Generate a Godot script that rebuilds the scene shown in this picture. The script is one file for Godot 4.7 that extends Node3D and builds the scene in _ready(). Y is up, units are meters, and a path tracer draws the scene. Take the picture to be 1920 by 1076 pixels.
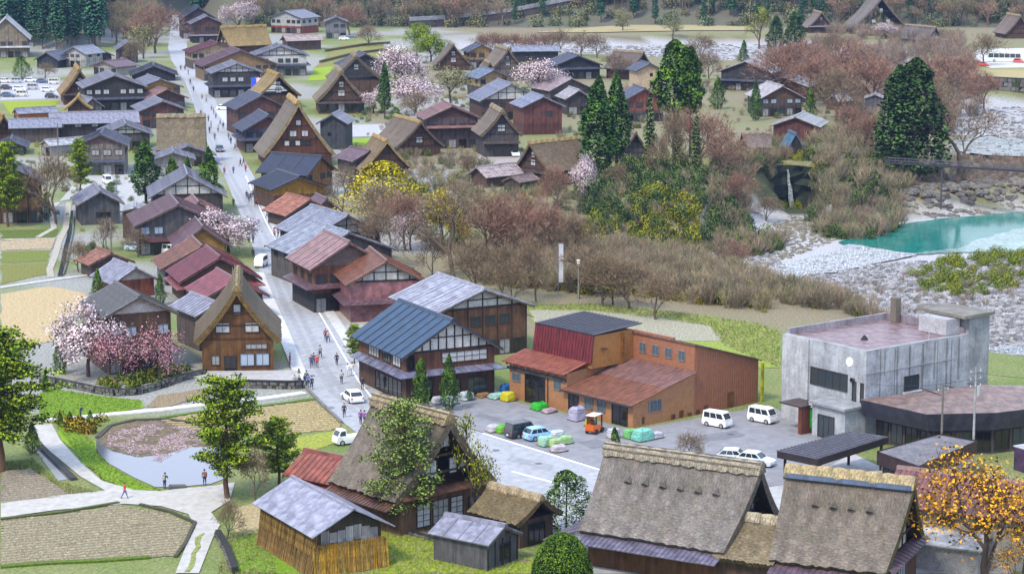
extends Node3D
# A mountain village seen from a hillside lookout: steep thatched farmhouses, low metal-roofed houses along a street, a pond, fields and a river.
# Metres, y up. The village floor is y = 0; the river bed lies 9 m lower; the lookout is 65 m above the floor.

class MB:
	var v := PackedVector3Array()
	var n := PackedVector3Array()
	var c := PackedColorArray()
	var col := Color.WHITE
	var xf := Transform3D.IDENTITY
	func tri(a: Vector3, b: Vector3, d: Vector3) -> void:
		a = xf * a; b = xf * b; d = xf * d
		var nn := (b - a).cross(d - a).normalized()
		v.append(a); v.append(d); v.append(b)
		n.append(nn); n.append(nn); n.append(nn)
		c.append(col); c.append(col); c.append(col)
	func trin(a: Vector3, b: Vector3, d: Vector3, nn: Vector3) -> void:
		v.append(xf * a); v.append(xf * d); v.append(xf * b)
		n.append(nn); n.append(nn); n.append(nn)
		c.append(col); c.append(col); c.append(col)
	func tri3(a: Vector3, b: Vector3, d: Vector3, na: Vector3, nb: Vector3, nd: Vector3) -> void:
		v.append(xf * a); v.append(xf * d); v.append(xf * b)
		n.append((xf.basis * na).normalized()); n.append((xf.basis * nd).normalized()); n.append((xf.basis * nb).normalized())
		c.append(col); c.append(col); c.append(col)
	func quad(a: Vector3, b: Vector3, d: Vector3, e: Vector3) -> void:
		tri(a, b, d); tri(a, d, e)
	func box(x: float, y: float, z: float, sx: float, sy: float, sz: float) -> void:
		hexa(Vector3(x - sx / 2, y - sy / 2, z - sz / 2), Vector3(sx, 0, 0), Vector3(0, sy, 0), Vector3(0, 0, sz))
	func hexa(o: Vector3, a: Vector3, b: Vector3, d: Vector3) -> void:
		quad(o + d, o + d + a, o + d + a + b, o + d + b)
		quad(o + a, o, o + b, o + a + b)
		quad(o, o + d, o + d + b, o + b)
		quad(o + a + d, o + a, o + a + b, o + a + d + b)
		quad(o + b, o + b + d, o + a + b + d, o + a + b)
		quad(o, o + a, o + a + d, o + d)
	func slab(a: Vector3, b: Vector3, d: Vector3, e: Vector3, t: float) -> void:
		# a b d e counter-clockwise seen from above; t is the thickness downwards along the normal
		var k := (b - a).cross(d - a).normalized() * -t
		quad(a, b, d, e); quad(a + k, e + k, d + k, b + k)
		quad(a, a + k, b + k, b); quad(b, b + k, d + k, d); quad(d, d + k, e + k, e); quad(e, e + k, a + k, a)
	func tube(p: Vector3, q: Vector3, r0: float, r1: float, k: int) -> void:
		var d := (q - p).normalized()
		var a := d.cross(Vector3(0.31, 0.2, 0.93)).normalized()
		if a.length() < 0.5: a = Vector3.RIGHT
		var b := d.cross(a)
		for i in k:
			var t0 := TAU * i / k
			var t1 := TAU * (i + 1) / k
			var e0 := a * cos(t0) + b * sin(t0)
			var e1 := a * cos(t1) + b * sin(t1)
			tri3(p + e0 * r0, p + e1 * r0, q + e1 * r1, e0, e1, e1)
			if r1 > 0.001: tri3(p + e0 * r0, q + e1 * r1, q + e0 * r1, e0, e1, e0)
	func disc(p: Vector3, d: Vector3, r: float, k: int) -> void:
		var a := d.cross(Vector3(0.31, 0.2, 0.93)).normalized()
		var b := d.cross(a)
		for i in k:
			tri(p, p + (a * cos(TAU * i / k) + b * sin(TAU * i / k)) * r, p + (a * cos(TAU * (i + 1) / k) + b * sin(TAU * (i + 1) / k)) * r)
	func prism(poly: PackedVector2Array, z0: float, z1: float, caps := 3) -> void:
		# poly counter-clockwise in xy, extruded from z0 up to z1
		var t := Geometry2D.triangulate_polygon(poly)
		for i in range(0, t.size(), 3):
			var a := poly[t[i]]; var b := poly[t[i + 1]]; var d := poly[t[i + 2]]
			if (b - a).cross(d - a) < 0:
				var s := b; b = d; d = s
			if caps & 1: tri(Vector3(a.x, a.y, z1), Vector3(b.x, b.y, z1), Vector3(d.x, d.y, z1))
			if caps & 2: tri(Vector3(a.x, a.y, z0), Vector3(d.x, d.y, z0), Vector3(b.x, b.y, z0))
		for i in poly.size():
			var a := poly[i]; var b := poly[(i + 1) % poly.size()]
			quad(Vector3(a.x, a.y, z0), Vector3(b.x, b.y, z0), Vector3(b.x, b.y, z1), Vector3(a.x, a.y, z1))
	func side(poly: Array, half: Callable) -> void:
		# a car body: profile in (z, y), half width given by height
		var pts := PackedVector2Array(poly)
		var t := Geometry2D.triangulate_polygon(pts)
		for i in range(0, t.size(), 3):
			var a := pts[t[i]]; var b := pts[t[i + 1]]; var d := pts[t[i + 2]]
			if (b - a).cross(d - a) < 0:
				var s := b; b = d; d = s
			tri(Vector3(-half.call(a.y), a.y, a.x), Vector3(-half.call(b.y), b.y, b.x), Vector3(-half.call(d.y), d.y, d.x))
			tri(Vector3(half.call(a.y), a.y, a.x), Vector3(half.call(d.y), d.y, d.x), Vector3(half.call(b.y), b.y, b.x))
		for i in pts.size():
			var a := pts[i]; var b := pts[(i + 1) % pts.size()]
			quad(Vector3(half.call(a.y), a.y, a.x), Vector3(half.call(b.y), b.y, b.x), Vector3(-half.call(b.y), b.y, b.x), Vector3(-half.call(a.y), a.y, a.x))
	func mesh() -> ArrayMesh:
		for i in range(0, c.size(), 3):
			var k := c[i]
			var g := 0.3 * k.r + 0.59 * k.g + 0.11 * k.b
			k = Color(maxf(0, g + (k.r - g) * 1.22), maxf(0, g + (k.g - g) * 1.22), maxf(0, g + (k.b - g) * 1.22))
			c[i] = k; c[i + 1] = k; c[i + 2] = k
		var arr := []
		arr.resize(Mesh.ARRAY_MAX)
		arr[Mesh.ARRAY_VERTEX] = v; arr[Mesh.ARRAY_NORMAL] = n; arr[Mesh.ARRAY_COLOR] = c
		var m := ArrayMesh.new()
		m.add_surface_from_arrays(Mesh.PRIMITIVE_TRIANGLES, arr)
		return m

var M := {}
var rng := RandomNumberGenerator.new()
var nz := FastNoiseLite.new()
var cache := {}
var taken := {}
var beds := []
var pick := 0
var bed_box := []

func C(r: float, g: float, b: float) -> Color: return Color(r, g, b)
func rr(a: float, b: float) -> float: return rng.randf_range(a, b)
func vary(c: Color, k := 0.12) -> Color:
	var f := 1.0 + rr(-k, k)
	return Color(c.r * f * (1 + rr(-k, k) * 0.3), c.g * f, c.b * f * (1 + rr(-k, k) * 0.3))

func _ready() -> void:
	var cam := Camera3D.new()
	cam.name = "camera"
	cam.position = Vector3(0, 65, 0)
	cam.rotation_degrees = Vector3(-9.932, 0, 0)
	cam.fov = 13.635
	cam.near = 1.0; cam.far = 4000.0
	add_child(cam)
	cam.current = true
	var we := WorldEnvironment.new()
	we.name = "environment"
	var e := Environment.new()
	e.background_mode = Environment.BG_SKY
	var sm := ProceduralSkyMaterial.new()
	sm.sky_top_color = Color(0.66, 0.74, 0.88); sm.sky_horizon_color = Color(0.86, 0.87, 0.9); sm.sky_curve = 0.25
	sm.ground_bottom_color = Color(0.25, 0.26, 0.24); sm.ground_horizon_color = Color(0.6, 0.62, 0.64)
	sm.sun_angle_max = 20
	var sky := Sky.new()
	sky.sky_material = sm
	e.sky = sky
	e.tonemap_mode = Environment.TONE_MAPPER_LINEAR
	e.tonemap_exposure = 2.75
	e.fog_enabled = true; e.fog_density = 0.00005; e.fog_light_color = Color(0.62, 0.76, 1.0)
	e.sdfgi_enabled = true; e.ssao_enabled = true; e.ssil_enabled = true
	we.environment = e
	add_child(we)
	var sun := DirectionalLight3D.new()
	sun.name = "sun"
	sun.light_energy = 0.5; sun.light_angular_distance = 10.0
	sun.light_color = Color(1.0, 0.95, 0.87)
	sun.rotation_degrees = Vector3(-52, -38, 0)
	sun.shadow_enabled = true
	add_child(sun)
	rng.seed = 11; nz.seed = 4; nz.frequency = 0.02; nz.fractal_octaves = 3
	make_materials()
	beds = [pv([121.7, -521.64, 96.79, -513.44, 83.98, -505.49, 72.02, -493.25, 67.28, -499.3, 62.22, -513.44, 58.5, -511.03, 50.08, -484.45, 38.61, -463.72, 30.37, -449.59, 23.57, -435.68, 26.46, -418.75, 40.07, -403.06, 48.92, -386.12, 61.09, -364.2, 67.88, -335.48, 84.8, -326.85, 121.78, -348.32, 177.99, -515.06]), pv([114.05, -623.41, 105.94, -581.84, 112.94, -567.75, 141.57, -555.33, 190.18, -636.38, 162.16, -700.34, 136.33, -687.79, 125.62, -671.24, 129.15, -744.44, 124.05, -846.66, 108.43, -842.04, 71.75, -828.49, 52.63, -846.66, 17.29, -865.64, -11.66, -875.44, -27.5, -885.47, -28.3, -911.56, 16.46, -927.95, 70.79, -939.21, 124.93, -939.21, 140.65, -880.43, 131.18, -710.06]), pv([78.84, -506.06, 117.6, -525.06, 161.62, -538.84, 175.74, -586.98, 129.23, -578.2, 106.48, -573.9, 90.02, -543.59]), pv([58, -508, 58.5, -529, 65, -529, 66, -508])]
	for b in beds:
		var box := Rect2(b[0], Vector2.ZERO)
		for p in b: box = box.expand(p)
		bed_box.append(box)
	terrain()
	lay_ground()
	village()
	warehouse()
	concrete_office()
	low_hall()
	reed_barn()
	hedge_dome()
	river_and_far()
	grow_trees()
	yard_and_people()
	details()
	for k in cache:
		if cache[k] is Node: cache[k].free()

# ---------- naming and tagging
func numbered(called: String) -> String:
	taken[called] = taken.get(called, -1) + 1
	return called if taken[called] == 0 else "%s_%03d" % [called, taken[called]]
func tag(o: Node, label: String, category := "", group := "", kind := "") -> void:
	if label: o.set_meta("label", label)
	if category: o.set_meta("category", category)
	if group: o.set_meta("group", group)
	if kind: o.set_meta("kind", kind)
func thing(called: String, label: String, category: String, at: Vector3, yaw := 0.0, group := "") -> Node3D:
	var o := Node3D.new()
	o.name = numbered(called)
	add_child(o)
	o.position = at; o.rotation_degrees.y = yaw
	tag(o, label, category, group)
	return o
func obj(called: String, m: Mesh, material: Material, parent: Node = null) -> MeshInstance3D:
	var o := MeshInstance3D.new()
	o.mesh = m; o.material_override = material
	if parent == null:
		o.name = numbered(called); add_child(o)
	else:
		o.name = called; parent.add_child(o, true)
	return o
func dup(o: Node3D, at: Vector3, yaw: float, label := "", group := "") -> Node3D:
	var r: Node3D = o.duplicate()
	var nm := String(o.get_meta("base_name"))
	r.name = numbered(nm)
	add_child(r)
	r.position = at; r.rotation_degrees.y = yaw
	if label: r.set_meta("label", label)
	if group: r.set_meta("group", group)
	return r
func structure(called: String, m: Mesh, material: Material) -> MeshInstance3D:
	var o := obj(called, m, material)
	o.set_meta("kind", "structure")
	return o

# ---------- textures and materials
func noise_bytes(n: int, f: float, s: int, oct := 4) -> PackedByteArray:
	var q := FastNoiseLite.new()
	q.seed = s; q.frequency = f; q.fractal_octaves = oct; q.noise_type = FastNoiseLite.TYPE_SIMPLEX_SMOOTH
	var im := q.get_seamless_image(n, n)
	im.convert(Image.FORMAT_L8)
	return im.get_data()
func tex(n: int, f: Callable) -> ImageTexture:
	var d := PackedByteArray()
	d.resize(n * n)
	for y in n:
		for x in n:
			d[y * n + x] = clampi(int(f.call(x, y) * 255.0), 0, 255)
	return ImageTexture.create_from_image(Image.create_from_data(n, n, false, Image.FORMAT_L8, d))
func mat(called: String, t: Texture2D, scale: Vector3, rough: float, world := false) -> StandardMaterial3D:
	var m := StandardMaterial3D.new()
	m.resource_name = called
	m.vertex_color_use_as_albedo = true
	m.roughness = rough
	if t:
		m.albedo_texture = t
		m.uv1_triplanar = true; m.uv1_world_triplanar = world
		m.uv1_scale = scale
		m.uv1_triplanar_sharpness = 6.0
	M[called] = m
	return m
func relief(m: StandardMaterial3D, t: Texture2D, cm: float) -> void:
	m.heightmap_enabled = true; m.heightmap_texture = t; m.heightmap_scale = cm

func make_materials() -> void:
	var N := 256
	var fine := noise_bytes(N, 0.06, 3, 5)
	var big := noise_bytes(N, 0.012, 5, 5)
	var mid := noise_bytes(N, 0.03, 9, 4)
	var hair := noise_bytes(N, 0.12, 11, 3)
	var b := func(a: PackedByteArray, x: int, y: int) -> float: return a[(posmod(y, N)) * N + posmod(x, N)] / 255.0
	var t_fine := tex(N, func(x, y): return 0.62 + 0.28 * b.call(fine, x, y) + 0.16 * (b.call(big, x, y) - 0.3))
	var t_ground := tex(N, func(x, y): return 0.28 + 0.75 * b.call(fine, x, y) * (0.55 + 0.75 * b.call(mid, y, x)))
	var t_soil := tex(N, func(x, y): return 0.5 + 0.3 * b.call(fine, x, y) + 0.22 * b.call(hair, y, x) * (0.4 + b.call(mid, y, x)))
	var t_thatch := tex(N, func(x, y): return 0.42 + 0.36 * b.call(hair, x, y / 7) * (0.6 + 0.8 * b.call(mid, x + 40, y / 2)) + 0.3 * b.call(fine, x, y / 2) + 0.2 * (b.call(big, x, y) - 0.5))
	var t_wood := tex(N, func(x, y):
		var k: int = x / 16
		var tone: float = 0.72 + 0.28 * b.call(hair, k * 37, k * 91)
		var gr: float = 0.8 + 0.25 * b.call(hair, x * 2, y / 9)
		var stain: float = 0.82 + 0.3 * b.call(big, x, y / 2)
		return tone * gr * stain * (0.35 if x % 16 == 0 else 1.0))
	var t_metal := tex(N, func(x, y): return 0.52 + 0.34 * b.call(big, x, y) + 0.24 * b.call(hair, x, y / 8) * b.call(mid, y, x))
	var t_road := tex(N, func(x, y): return 0.78 + 0.12 * b.call(fine, x, y) + 0.1 * b.call(mid, x, y))
	var t_conc := tex(N, func(x, y):
		var st: float = b.call(hair, x / 2, y / 16)
		return clampf(0.64 + 0.22 * b.call(big, x, y) + 0.14 * b.call(fine, x, y) + 0.13 * (st - 0.5), 0, 1))
	var t_rust := tex(N, func(x, y): return 0.42 + 0.42 * b.call(mid, x, y / 3) + 0.25 * b.call(hair, x, y / 10))
	mat("plain", null, Vector3.ONE, 0.8)
	mat("plaster", t_fine, Vector3.ONE * 0.3, 0.9)
	mat("wood", t_wood, Vector3.ONE * 0.31, 0.85)
	var th := mat("thatch", t_thatch, Vector3.ONE * 0.3, 1.0)
	relief(th, t_thatch, 3.0)
	mat("metal", t_metal, Vector3.ONE * 0.23, 0.42)
	mat("panel", t_road, Vector3.ONE * 0.12, 0.55)
	mat("tile", t_metal, Vector3.ONE * 0.4, 0.5)
	mat("rust", t_rust, Vector3.ONE * 0.16, 0.7)
	mat("concrete", t_conc, Vector3.ONE * 0.12, 0.9)
	mat("asphalt", t_road, Vector3.ONE * 0.05, 0.9, true)
	mat("road", t_road, Vector3.ONE * 0.07, 0.85, true)
	mat("ground", t_soil, Vector3.ONE * 0.13, 1.0, true)
	var fd := mat("field", t_ground, Vector3(0.3, 0.3, 0.3), 1.0, true)
	relief(fd, t_ground, 9.0)
	mat("rock", t_ground, Vector3.ONE * 0.6, 0.95)
	var lf := mat("leaf", null, Vector3.ONE, 0.75)
	lf.backlight_enabled = true; lf.backlight = Color(0.25, 0.28, 0.1)
	var pt := mat("petal", null, Vector3.ONE, 0.8)
	pt.backlight_enabled = true; pt.backlight = Color(0.35, 0.3, 0.3)
	mat("bark", t_fine, Vector3(1.5, 0.4, 1.5), 0.95)
	mat("cloth", null, Vector3.ONE, 0.9)
	mat("tarp", t_fine, Vector3.ONE * 0.8, 0.55)
	var pa := mat("paint", null, Vector3.ONE, 0.3)
	pa.clearcoat_enabled = true; pa.clearcoat = 0.6
	mat("rubber", null, Vector3.ONE, 0.8)
	var gl := mat("glass", null, Vector3.ONE, 0.08)
	gl.metallic_specular = 0.6
	mat("paper", t_fine, Vector3.ONE * 0.7, 0.8)
	var st := mat("steel", null, Vector3.ONE, 0.4)
	st.metallic = 0.7
	var w := mat("pool", t_fine, Vector3.ONE * 0.05, 0.12, true)
	w.metallic_specular = 0.4
	var wr := mat("rapids", t_ground, Vector3(0.16, 0.2, 0.05), 0.5, true)
	wr.metallic_specular = 0.5
	var p := mat("pond", null, Vector3.ONE, 0.06)
	p.metallic = 0.75

# ---------- small building parts
func plane_xf(x: float, y: float, z: float, facing: float) -> Transform3D:
	return Transform3D(Basis(Vector3.UP, deg_to_rad(facing)), Vector3(x, y, z))
func window(root: Node, xf: Transform3D, w: float, h: float, kind := "shoji", nx := 2, ny := 1, called := "window") -> void:
	# frame proud of the wall, pane a little behind its face; local z points out of the wall
	var key := "w%.2f_%.2f_%s_%d_%d" % [w, h, kind, nx, ny]
	if not cache.has(key):
		var f := MB.new()
		var fc := {"shoji": C(0.06, 0.04, 0.03), "glass": C(0.07, 0.055, 0.045), "blue": C(0.12, 0.12, 0.13), "steel": C(0.3, 0.32, 0.34), "dark": C(0.03, 0.025, 0.02), "lit": C(0.1, 0.07, 0.05)}
		f.col = fc.get(kind, C(0.06, 0.04, 0.03))
		var t := 0.09
		f.box(0, h / 2, 0.04, w + t, t, 0.12); f.box(0, -h / 2, 0.05, w + t, t, 0.14)
		f.box(-w / 2, 0, 0.04, t, h - t, 0.12); f.box(w / 2, 0, 0.04, t, h - t, 0.12)
		for i in range(1, nx): f.box(-w / 2 + w * i / nx, 0, 0.035, 0.055, h - t, 0.08)
		for i in range(1, ny): f.box(0, -h / 2 + h * i / ny, 0.033, w - t, 0.05, 0.075)
		var g := MB.new()
		var pc := {"shoji": C(0.62, 0.64, 0.66), "glass": C(0.035, 0.045, 0.05), "blue": C(0.3, 0.36, 0.44), "steel": C(0.08, 0.1, 0.11), "dark": C(0.012, 0.012, 0.012), "lit": C(0.4, 0.42, 0.42)}
		g.col = pc.get(kind, C(0.6, 0.6, 0.6))
		g.box(0, 0, 0.012, w, h, 0.03)
		cache[key] = [f.mesh(), g.mesh()]
	var fr := obj(called, cache[key][0], M.wood, root)
	fr.transform = xf
	obj("pane", cache[key][1], M.paper if kind in ["shoji", "lit"] else M.glass, fr)
func beam(root: Node, a: Vector3, b: Vector3, w: float, d: float, col: Color, out := Vector3.BACK, called := "beam") -> void:
	var m := MB.new()
	m.col = col
	var dir := (b - a)
	var s := dir.normalized().cross(out) * w
	m.hexa(a - s / 2, dir, s, out * d)
	obj(called, m.mesh(), M.wood, root)
func roof_slab(m: MB, a: Vector3, b: Vector3, d: Vector3, e: Vector3, t: float, seam: float, col: Color) -> void:
	# a-b is the eave, d-e the ridge side (counter-clockwise from above); ribs run from eave to ridge
	m.col = col
	m.slab(a, b, d, e, t)
	if seam > 0:
		var k := (b - a).cross(d - a).normalized()
		var n := int((b - a).length() / seam)
		for i in range(1, n):
			var p := a.lerp(b, float(i) / n)
			var q := e.lerp(d, float(i) / n)
			var s := (b - a).normalized() * 0.03
			m.col = Color(col.r * 0.9, col.g * 0.9, col.b * 0.9)
			m.hexa(p - s + k * 0.002, s * 2, q - p, k * 0.06)

# ---------- a steep thatched farmhouse; local +z is the gable that faces the lookout
func gassho(label: String, x: float, z: float, yaw: float, W: float, l: float, he: float, hr: float, o := {}) -> Node3D:
	var root := thing("thatched_farmhouse" if hr > 6 else "thatched_shed", label, "farmhouse" if hr > 6 else "shed", Vector3(x, 0, z), yaw)
	var t: float = o.get("t", clampf(hr * 0.062, 0.35, 0.75))
	var thc: Color = o.get("tc", C(0.2, 0.165, 0.13))
	var rc: Color = o.get("rc", C(0.34, 0.29, 0.2))
	var ec: Color = o.get("ec", Color(thc.r * 0.85, thc.g * 0.8, thc.b * 0.7))
	var wc: Color = o.get("wc", C(0.11, 0.065, 0.04))
	var near: int = o.get("near", 0)
	var ovz: float = o.get("ov", 0.5)
	var wx := W / 2 - 1.0 if W > 6 else W / 2 - 0.45
	var nu := 8 if near else 5
	var nv := 34 if near else 8
	for sd in [-1, 1]:
		var m := MB.new()
		var top := []; var bot := []
		var slope := Vector2(W / 2, -(hr - he)).normalized()
		for i in nu + 1:
			var u := float(i) / nu
			var r1 := []; var r2 := []
			for j in nv + 1:
				var w := float(j) / nv
				var zz: float = (l / 2 + ovz + (1 - u) * o.get("lean", 0.7)) * (2 * w - 1)
				var wob := nz.get_noise_3d(x + zz * 1.7 + sd * 90, u * hr * 2.0, z * 0.7) * (0.16 if near else 0.12)
				var sag := -0.25 * sin(PI * u) * W / 12.0 + (0.16 * u * u)
				var px := W / 2 * u + slope.y * 0
				var nrm := Vector2(-slope.y, slope.x)
				var p := Vector2(px, hr - (hr - he) * u) + nrm * (sag + wob)
				if i == nu and near: p += Vector2(slope.x, slope.y) * rr(-0.13, 0.1)
				if u == 0: p.x = -0.02
				var tt := t * (0.8 + 0.35 * u)
				var q := p - nrm * tt
				if u == 0: q = Vector2(-0.02, hr - tt * 1.55)
				if i == nu: q = p - nrm * tt + Vector2(slope.x, slope.y) * -0.1
				r1.append(Vector3(p.x * sd, p.y, zz)); r2.append(Vector3(q.x * sd, q.y, zz))
			top.append(r1); bot.append(r2)
		for i in nu:
			for j in nv:
				var wz: float = top[i][j].z
				var stk := 1.0 + 0.24 * nz.get_noise_2d(wz * 22 + sd * 77 + x * 3, i * 3.0) + 0.2 * (float(i) / nu - 0.5)
				var moss := clampf(nz.get_noise_2d(wz * 6 + z, i * 26.0 + sd * 40) * 2.2 - 0.45, 0, 0.3)
				m.col = vary(Color(thc.r * stk, thc.g * stk, thc.b * stk).lerp(Color(thc.r * 0.7, thc.g * 0.74, thc.b * 0.55), moss), 0.07)
				var a: Vector3 = top[i][j]; var b: Vector3 = top[i + 1][j]; var d: Vector3 = top[i + 1][j + 1]; var e: Vector3 = top[i][j + 1]
				if sd > 0: m.quad(e, d, b, a)
				else: m.quad(a, b, d, e)
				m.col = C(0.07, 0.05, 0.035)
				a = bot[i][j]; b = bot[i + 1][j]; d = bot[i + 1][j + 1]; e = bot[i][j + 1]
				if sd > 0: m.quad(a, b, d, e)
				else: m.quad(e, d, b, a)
			m.col = vary(ec, 0.06)
			if sd > 0:
				m.quad(top[i + 1][nv], top[i][nv], bot[i][nv], bot[i + 1][nv]); m.quad(top[i][0], top[i + 1][0], bot[i + 1][0], bot[i][0])
			else:
				m.quad(top[i][nv], top[i + 1][nv], bot[i + 1][nv], bot[i][nv]); m.quad(top[i + 1][0], top[i][0], bot[i][0], bot[i + 1][0])
		for j in nv:
			m.col = vary(ec, 0.1)
			if sd > 0: m.quad(top[nu][j + 1], bot[nu][j + 1], bot[nu][j], top[nu][j])
			else: m.quad(top[nu][j], bot[nu][j], bot[nu][j + 1], top[nu][j + 1])
		obj("thatch_slope", m.mesh(), M.thatch, root)
	# ridge bundles, each a bale of straw laid over the top
	var L: float = l + 2 * ovz + 2 * o.get("lean", 0.7)
	var nb: int = o.get("bundles", maxi(4, int(L / 1.6)))
	var variants := []
	for k in 3:
		var m := MB.new()
		var bl := L / nb
		var rad := t * 0.62
		var prev := []
		for j in 4:
			var zz := bl * (j / 3.0 - 0.5) * 1.02
			var rk := rad * (1.0 + 0.09 * sin(j * 2.3 + k * 2.0)) * (0.93 if j == 0 or j == 3 else 1.05)
			var ring := []
			for i in 8:
				var an := PI * i / 7.0
				var fl := 1.0 + 0.75 * absf(cos(an))
				ring.append(Vector3(cos(an) * rk * fl * 0.9, sin(an) * rk * 0.95 - absf(cos(an)) * absf(cos(an)) * rk * 1.3, zz))
			if j > 0:
				for i in 7:
					m.col = vary(rc, 0.14)
					m.quad(prev[i], ring[i], ring[i + 1], prev[i + 1])
			if j == 0 or j == 3:
				m.col = Color(rc.r * 0.8, rc.g * 0.75, rc.b * 0.65)
				for i in range(0, 6):
					if j == 3: m.tri(ring[0], ring[i + 1], ring[i + 2]) if i < 6 else null
					else: m.tri(ring[0], ring[i + 2], ring[i + 1])
			prev = ring
		variants.append(m.mesh())
	if near:
		for k in nb:
			var bnd := obj("ridge_bundle", variants[k % 3], M.thatch, root)
			bnd.position = Vector3(rr(-0.05, 0.05), hr + rr(-0.06, 0.05), L * ((k + 0.5) / nb - 0.5))
		if o.get("poles", true):
			for sd in [-1, 1]:
				for k in 2:
					var m := MB.new()
					m.col = C(0.2, 0.17, 0.12)
					m.tube(Vector3(sd * (t * (0.5 + 0.42 * k)), hr + t * (0.5 - 0.5 * k), -L / 2), Vector3(sd * (t * (0.5 + 0.42 * k)), hr + t * (0.5 - 0.5 * k), L / 2), 0.06, 0.06, 5)
					obj("ridge_pole", m.mesh(), M.wood, root)
	else:
		var st := SurfaceTool.new()
		for k in nb: st.append_from(variants[k % 3], 0, Transform3D(Basis(), Vector3(rr(-0.05, 0.05), hr + rr(-0.06, 0.05), L * ((k + 0.5) / nb - 0.5))))
		obj("ridge_cap", st.commit(), M.thatch, root)
	# walls: one pentagon prism under the thatch
	var ux := (W / 2 - wx) / (W / 2)
	var yw := he + (hr - he) * ux - t * 1.25
	var ya := hr - t * 2.0
	var m1 := MB.new()
	var fl := minf(he + 0.25, yw) if he > 1.2 else 0.0
	if fl > 0:
		m1.col = wc
		m1.prism(PackedVector2Array([Vector2(-wx, 0), Vector2(wx, 0), Vector2(wx, fl), Vector2(-wx, fl)]), -l / 2, l / 2)
		obj("wall", m1.mesh(), M.wood, root)
	for sd in [1, -1]:
		var m2 := MB.new()
		m2.col = o.get("gc", wc)
		m2.prism(PackedVector2Array([Vector2(-wx, fl + 0.003), Vector2(wx, fl + 0.003), Vector2(wx, yw), Vector2(0, ya), Vector2(-wx, yw)]), -0.1, 0.1)
		var g := obj("gable_wall", m2.mesh(), M.wood, root)
		g.position.z = sd * (l / 2 - 0.12)
	var zf := l / 2
	# posts, floor beams and windows on the front gable
	var bc := Color(wc.r * 0.5, wc.g * 0.5, wc.b * 0.5)
	if hr > 5 and o.get("beams", true):
		for k in range(0, 3):
			var y: float = fl + (ya - fl) * [0.02, 0.34, 0.63][k]
			var hx: float = wx * (1.0 if y <= yw else (ya - y) / (ya - yw)) - 0.1
			beam(root, Vector3(-hx, y, zf - 0.02), Vector3(hx, y, zf - 0.02), 0.22, 0.1, bc)
	for wnd in o.get("win", []):
		window(root, plane_xf(wnd[0], wnd[1], zf, 0), wnd[2], wnd[3], wnd[4], wnd[5] if wnd.size() > 5 else 2, wnd[6] if wnd.size() > 6 else 1, "door" if wnd[1] - wnd[3] / 2 < 0.15 else "window")
	if o.get("auto", 0) > 0:
		var yy := fl + (ya - fl) * 0.5
		var bw := clampf(W * 0.09, 0.7, 1.3)
		if o.auto & 1: window(root, plane_xf(0, fl + (ya - fl) * 0.66, zf, 0), bw, bw * 1.15, "shoji", 2, 1)
		if o.auto & 2:
			for sx in [-1, 1]: window(root, plane_xf(sx * wx * 0.27, fl + (ya - fl) * 0.28, zf, 0), bw * 1.2, bw * 1.1, "shoji", 2, 1)
		if o.auto & 4: window(root, plane_xf(0, fl + (ya - fl) * 0.3, zf, 0), bw * 1.4, bw * 1.2, "shoji", 2, 1)
		if o.auto & 8:
			var k := maxi(2, int(wx * 2 / 2.2))
			for i in k: window(root, plane_xf(-wx + (i + 0.5) * wx * 2 / k, fl * 0.5, zf, 0), wx * 1.4 / k, fl * 0.62, ["glass", "shoji", "dark"][(i * 7 + k) % 3], 2, 1)
	var sk: float = o.get("skirt", 0.0)
	if sk > 0:
		var m := MB.new()
		roof_slab(m, Vector3(-wx - 0.3, sk - 0.45, zf + 1.2), Vector3(wx + 0.3, sk - 0.45, zf + 1.2), Vector3(wx + 0.3, sk, zf - 0.02), Vector3(-wx - 0.3, sk, zf - 0.02), 0.1, 0.9, o.get("skc", C(0.12, 0.1, 0.09)))
		obj("skirt_roof", m.mesh(), M.metal, root)
	for sd in o.get("eaves", []):
		# a metal roof along the side, below the thatch
		var m := MB.new()
		var d: float = o.get("ed", 2.2)
		var a := Vector3(sd * (wx + d), he - 0.75, zf + 0.3); var b := Vector3(sd * (wx + d), he - 0.75, -zf - 0.3)
		var e := Vector3(sd * (wx - 0.05), he - 0.05, -zf - 0.3); var f := Vector3(sd * (wx - 0.05), he - 0.05, zf + 0.3)
		if sd > 0: roof_slab(m, a, b, e, f, 0.1, 0.5, o.get("skc", C(0.2, 0.19, 0.22)))
		else: roof_slab(m, b, a, f, e, 0.1, 0.5, o.get("skc", C(0.2, 0.19, 0.22)))
		obj("side_roof", m.mesh(), M.metal, root)
	if o.has("endroof"):
		var m := MB.new()
		var d: float = o.endroof
		roof_slab(m, Vector3(wx + 0.4, he - 0.9, -zf - d), Vector3(-wx - 2.4, he - 0.9, -zf - d), Vector3(-wx, he + 0.2, -zf), Vector3(wx, he + 0.2, -zf), 0.12, 1.2, o.get("skc", C(0.2, 0.19, 0.22)))
		obj("end_roof", m.mesh(), M.metal, root)
	for i in o.get("vents", 0):
		var m := MB.new()
		m.col = Color(thc.r * 0.8, thc.g * 0.78, thc.b * 0.75)
		var u := 0.33
		var c := Vector3(-W / 2 * u, hr - (hr - he) * u - 0.1, (l - 3.0) * ((i + 0.5) / o.vents - 0.5))
		var dn := Vector3(-W / 2, -(hr - he), 0).normalized()
		var tip := c + dn * 0.5 + Vector3(-0.3, 0.32, 0)
		m.tri(c - dn * 0.5, c + dn * 0.35 + Vector3(0, 0, -0.42), tip); m.tri(c - dn * 0.5, tip, c + dn * 0.35 + Vector3(0, 0, 0.42))
		m.col = C(0.02, 0.016, 0.012)
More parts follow.
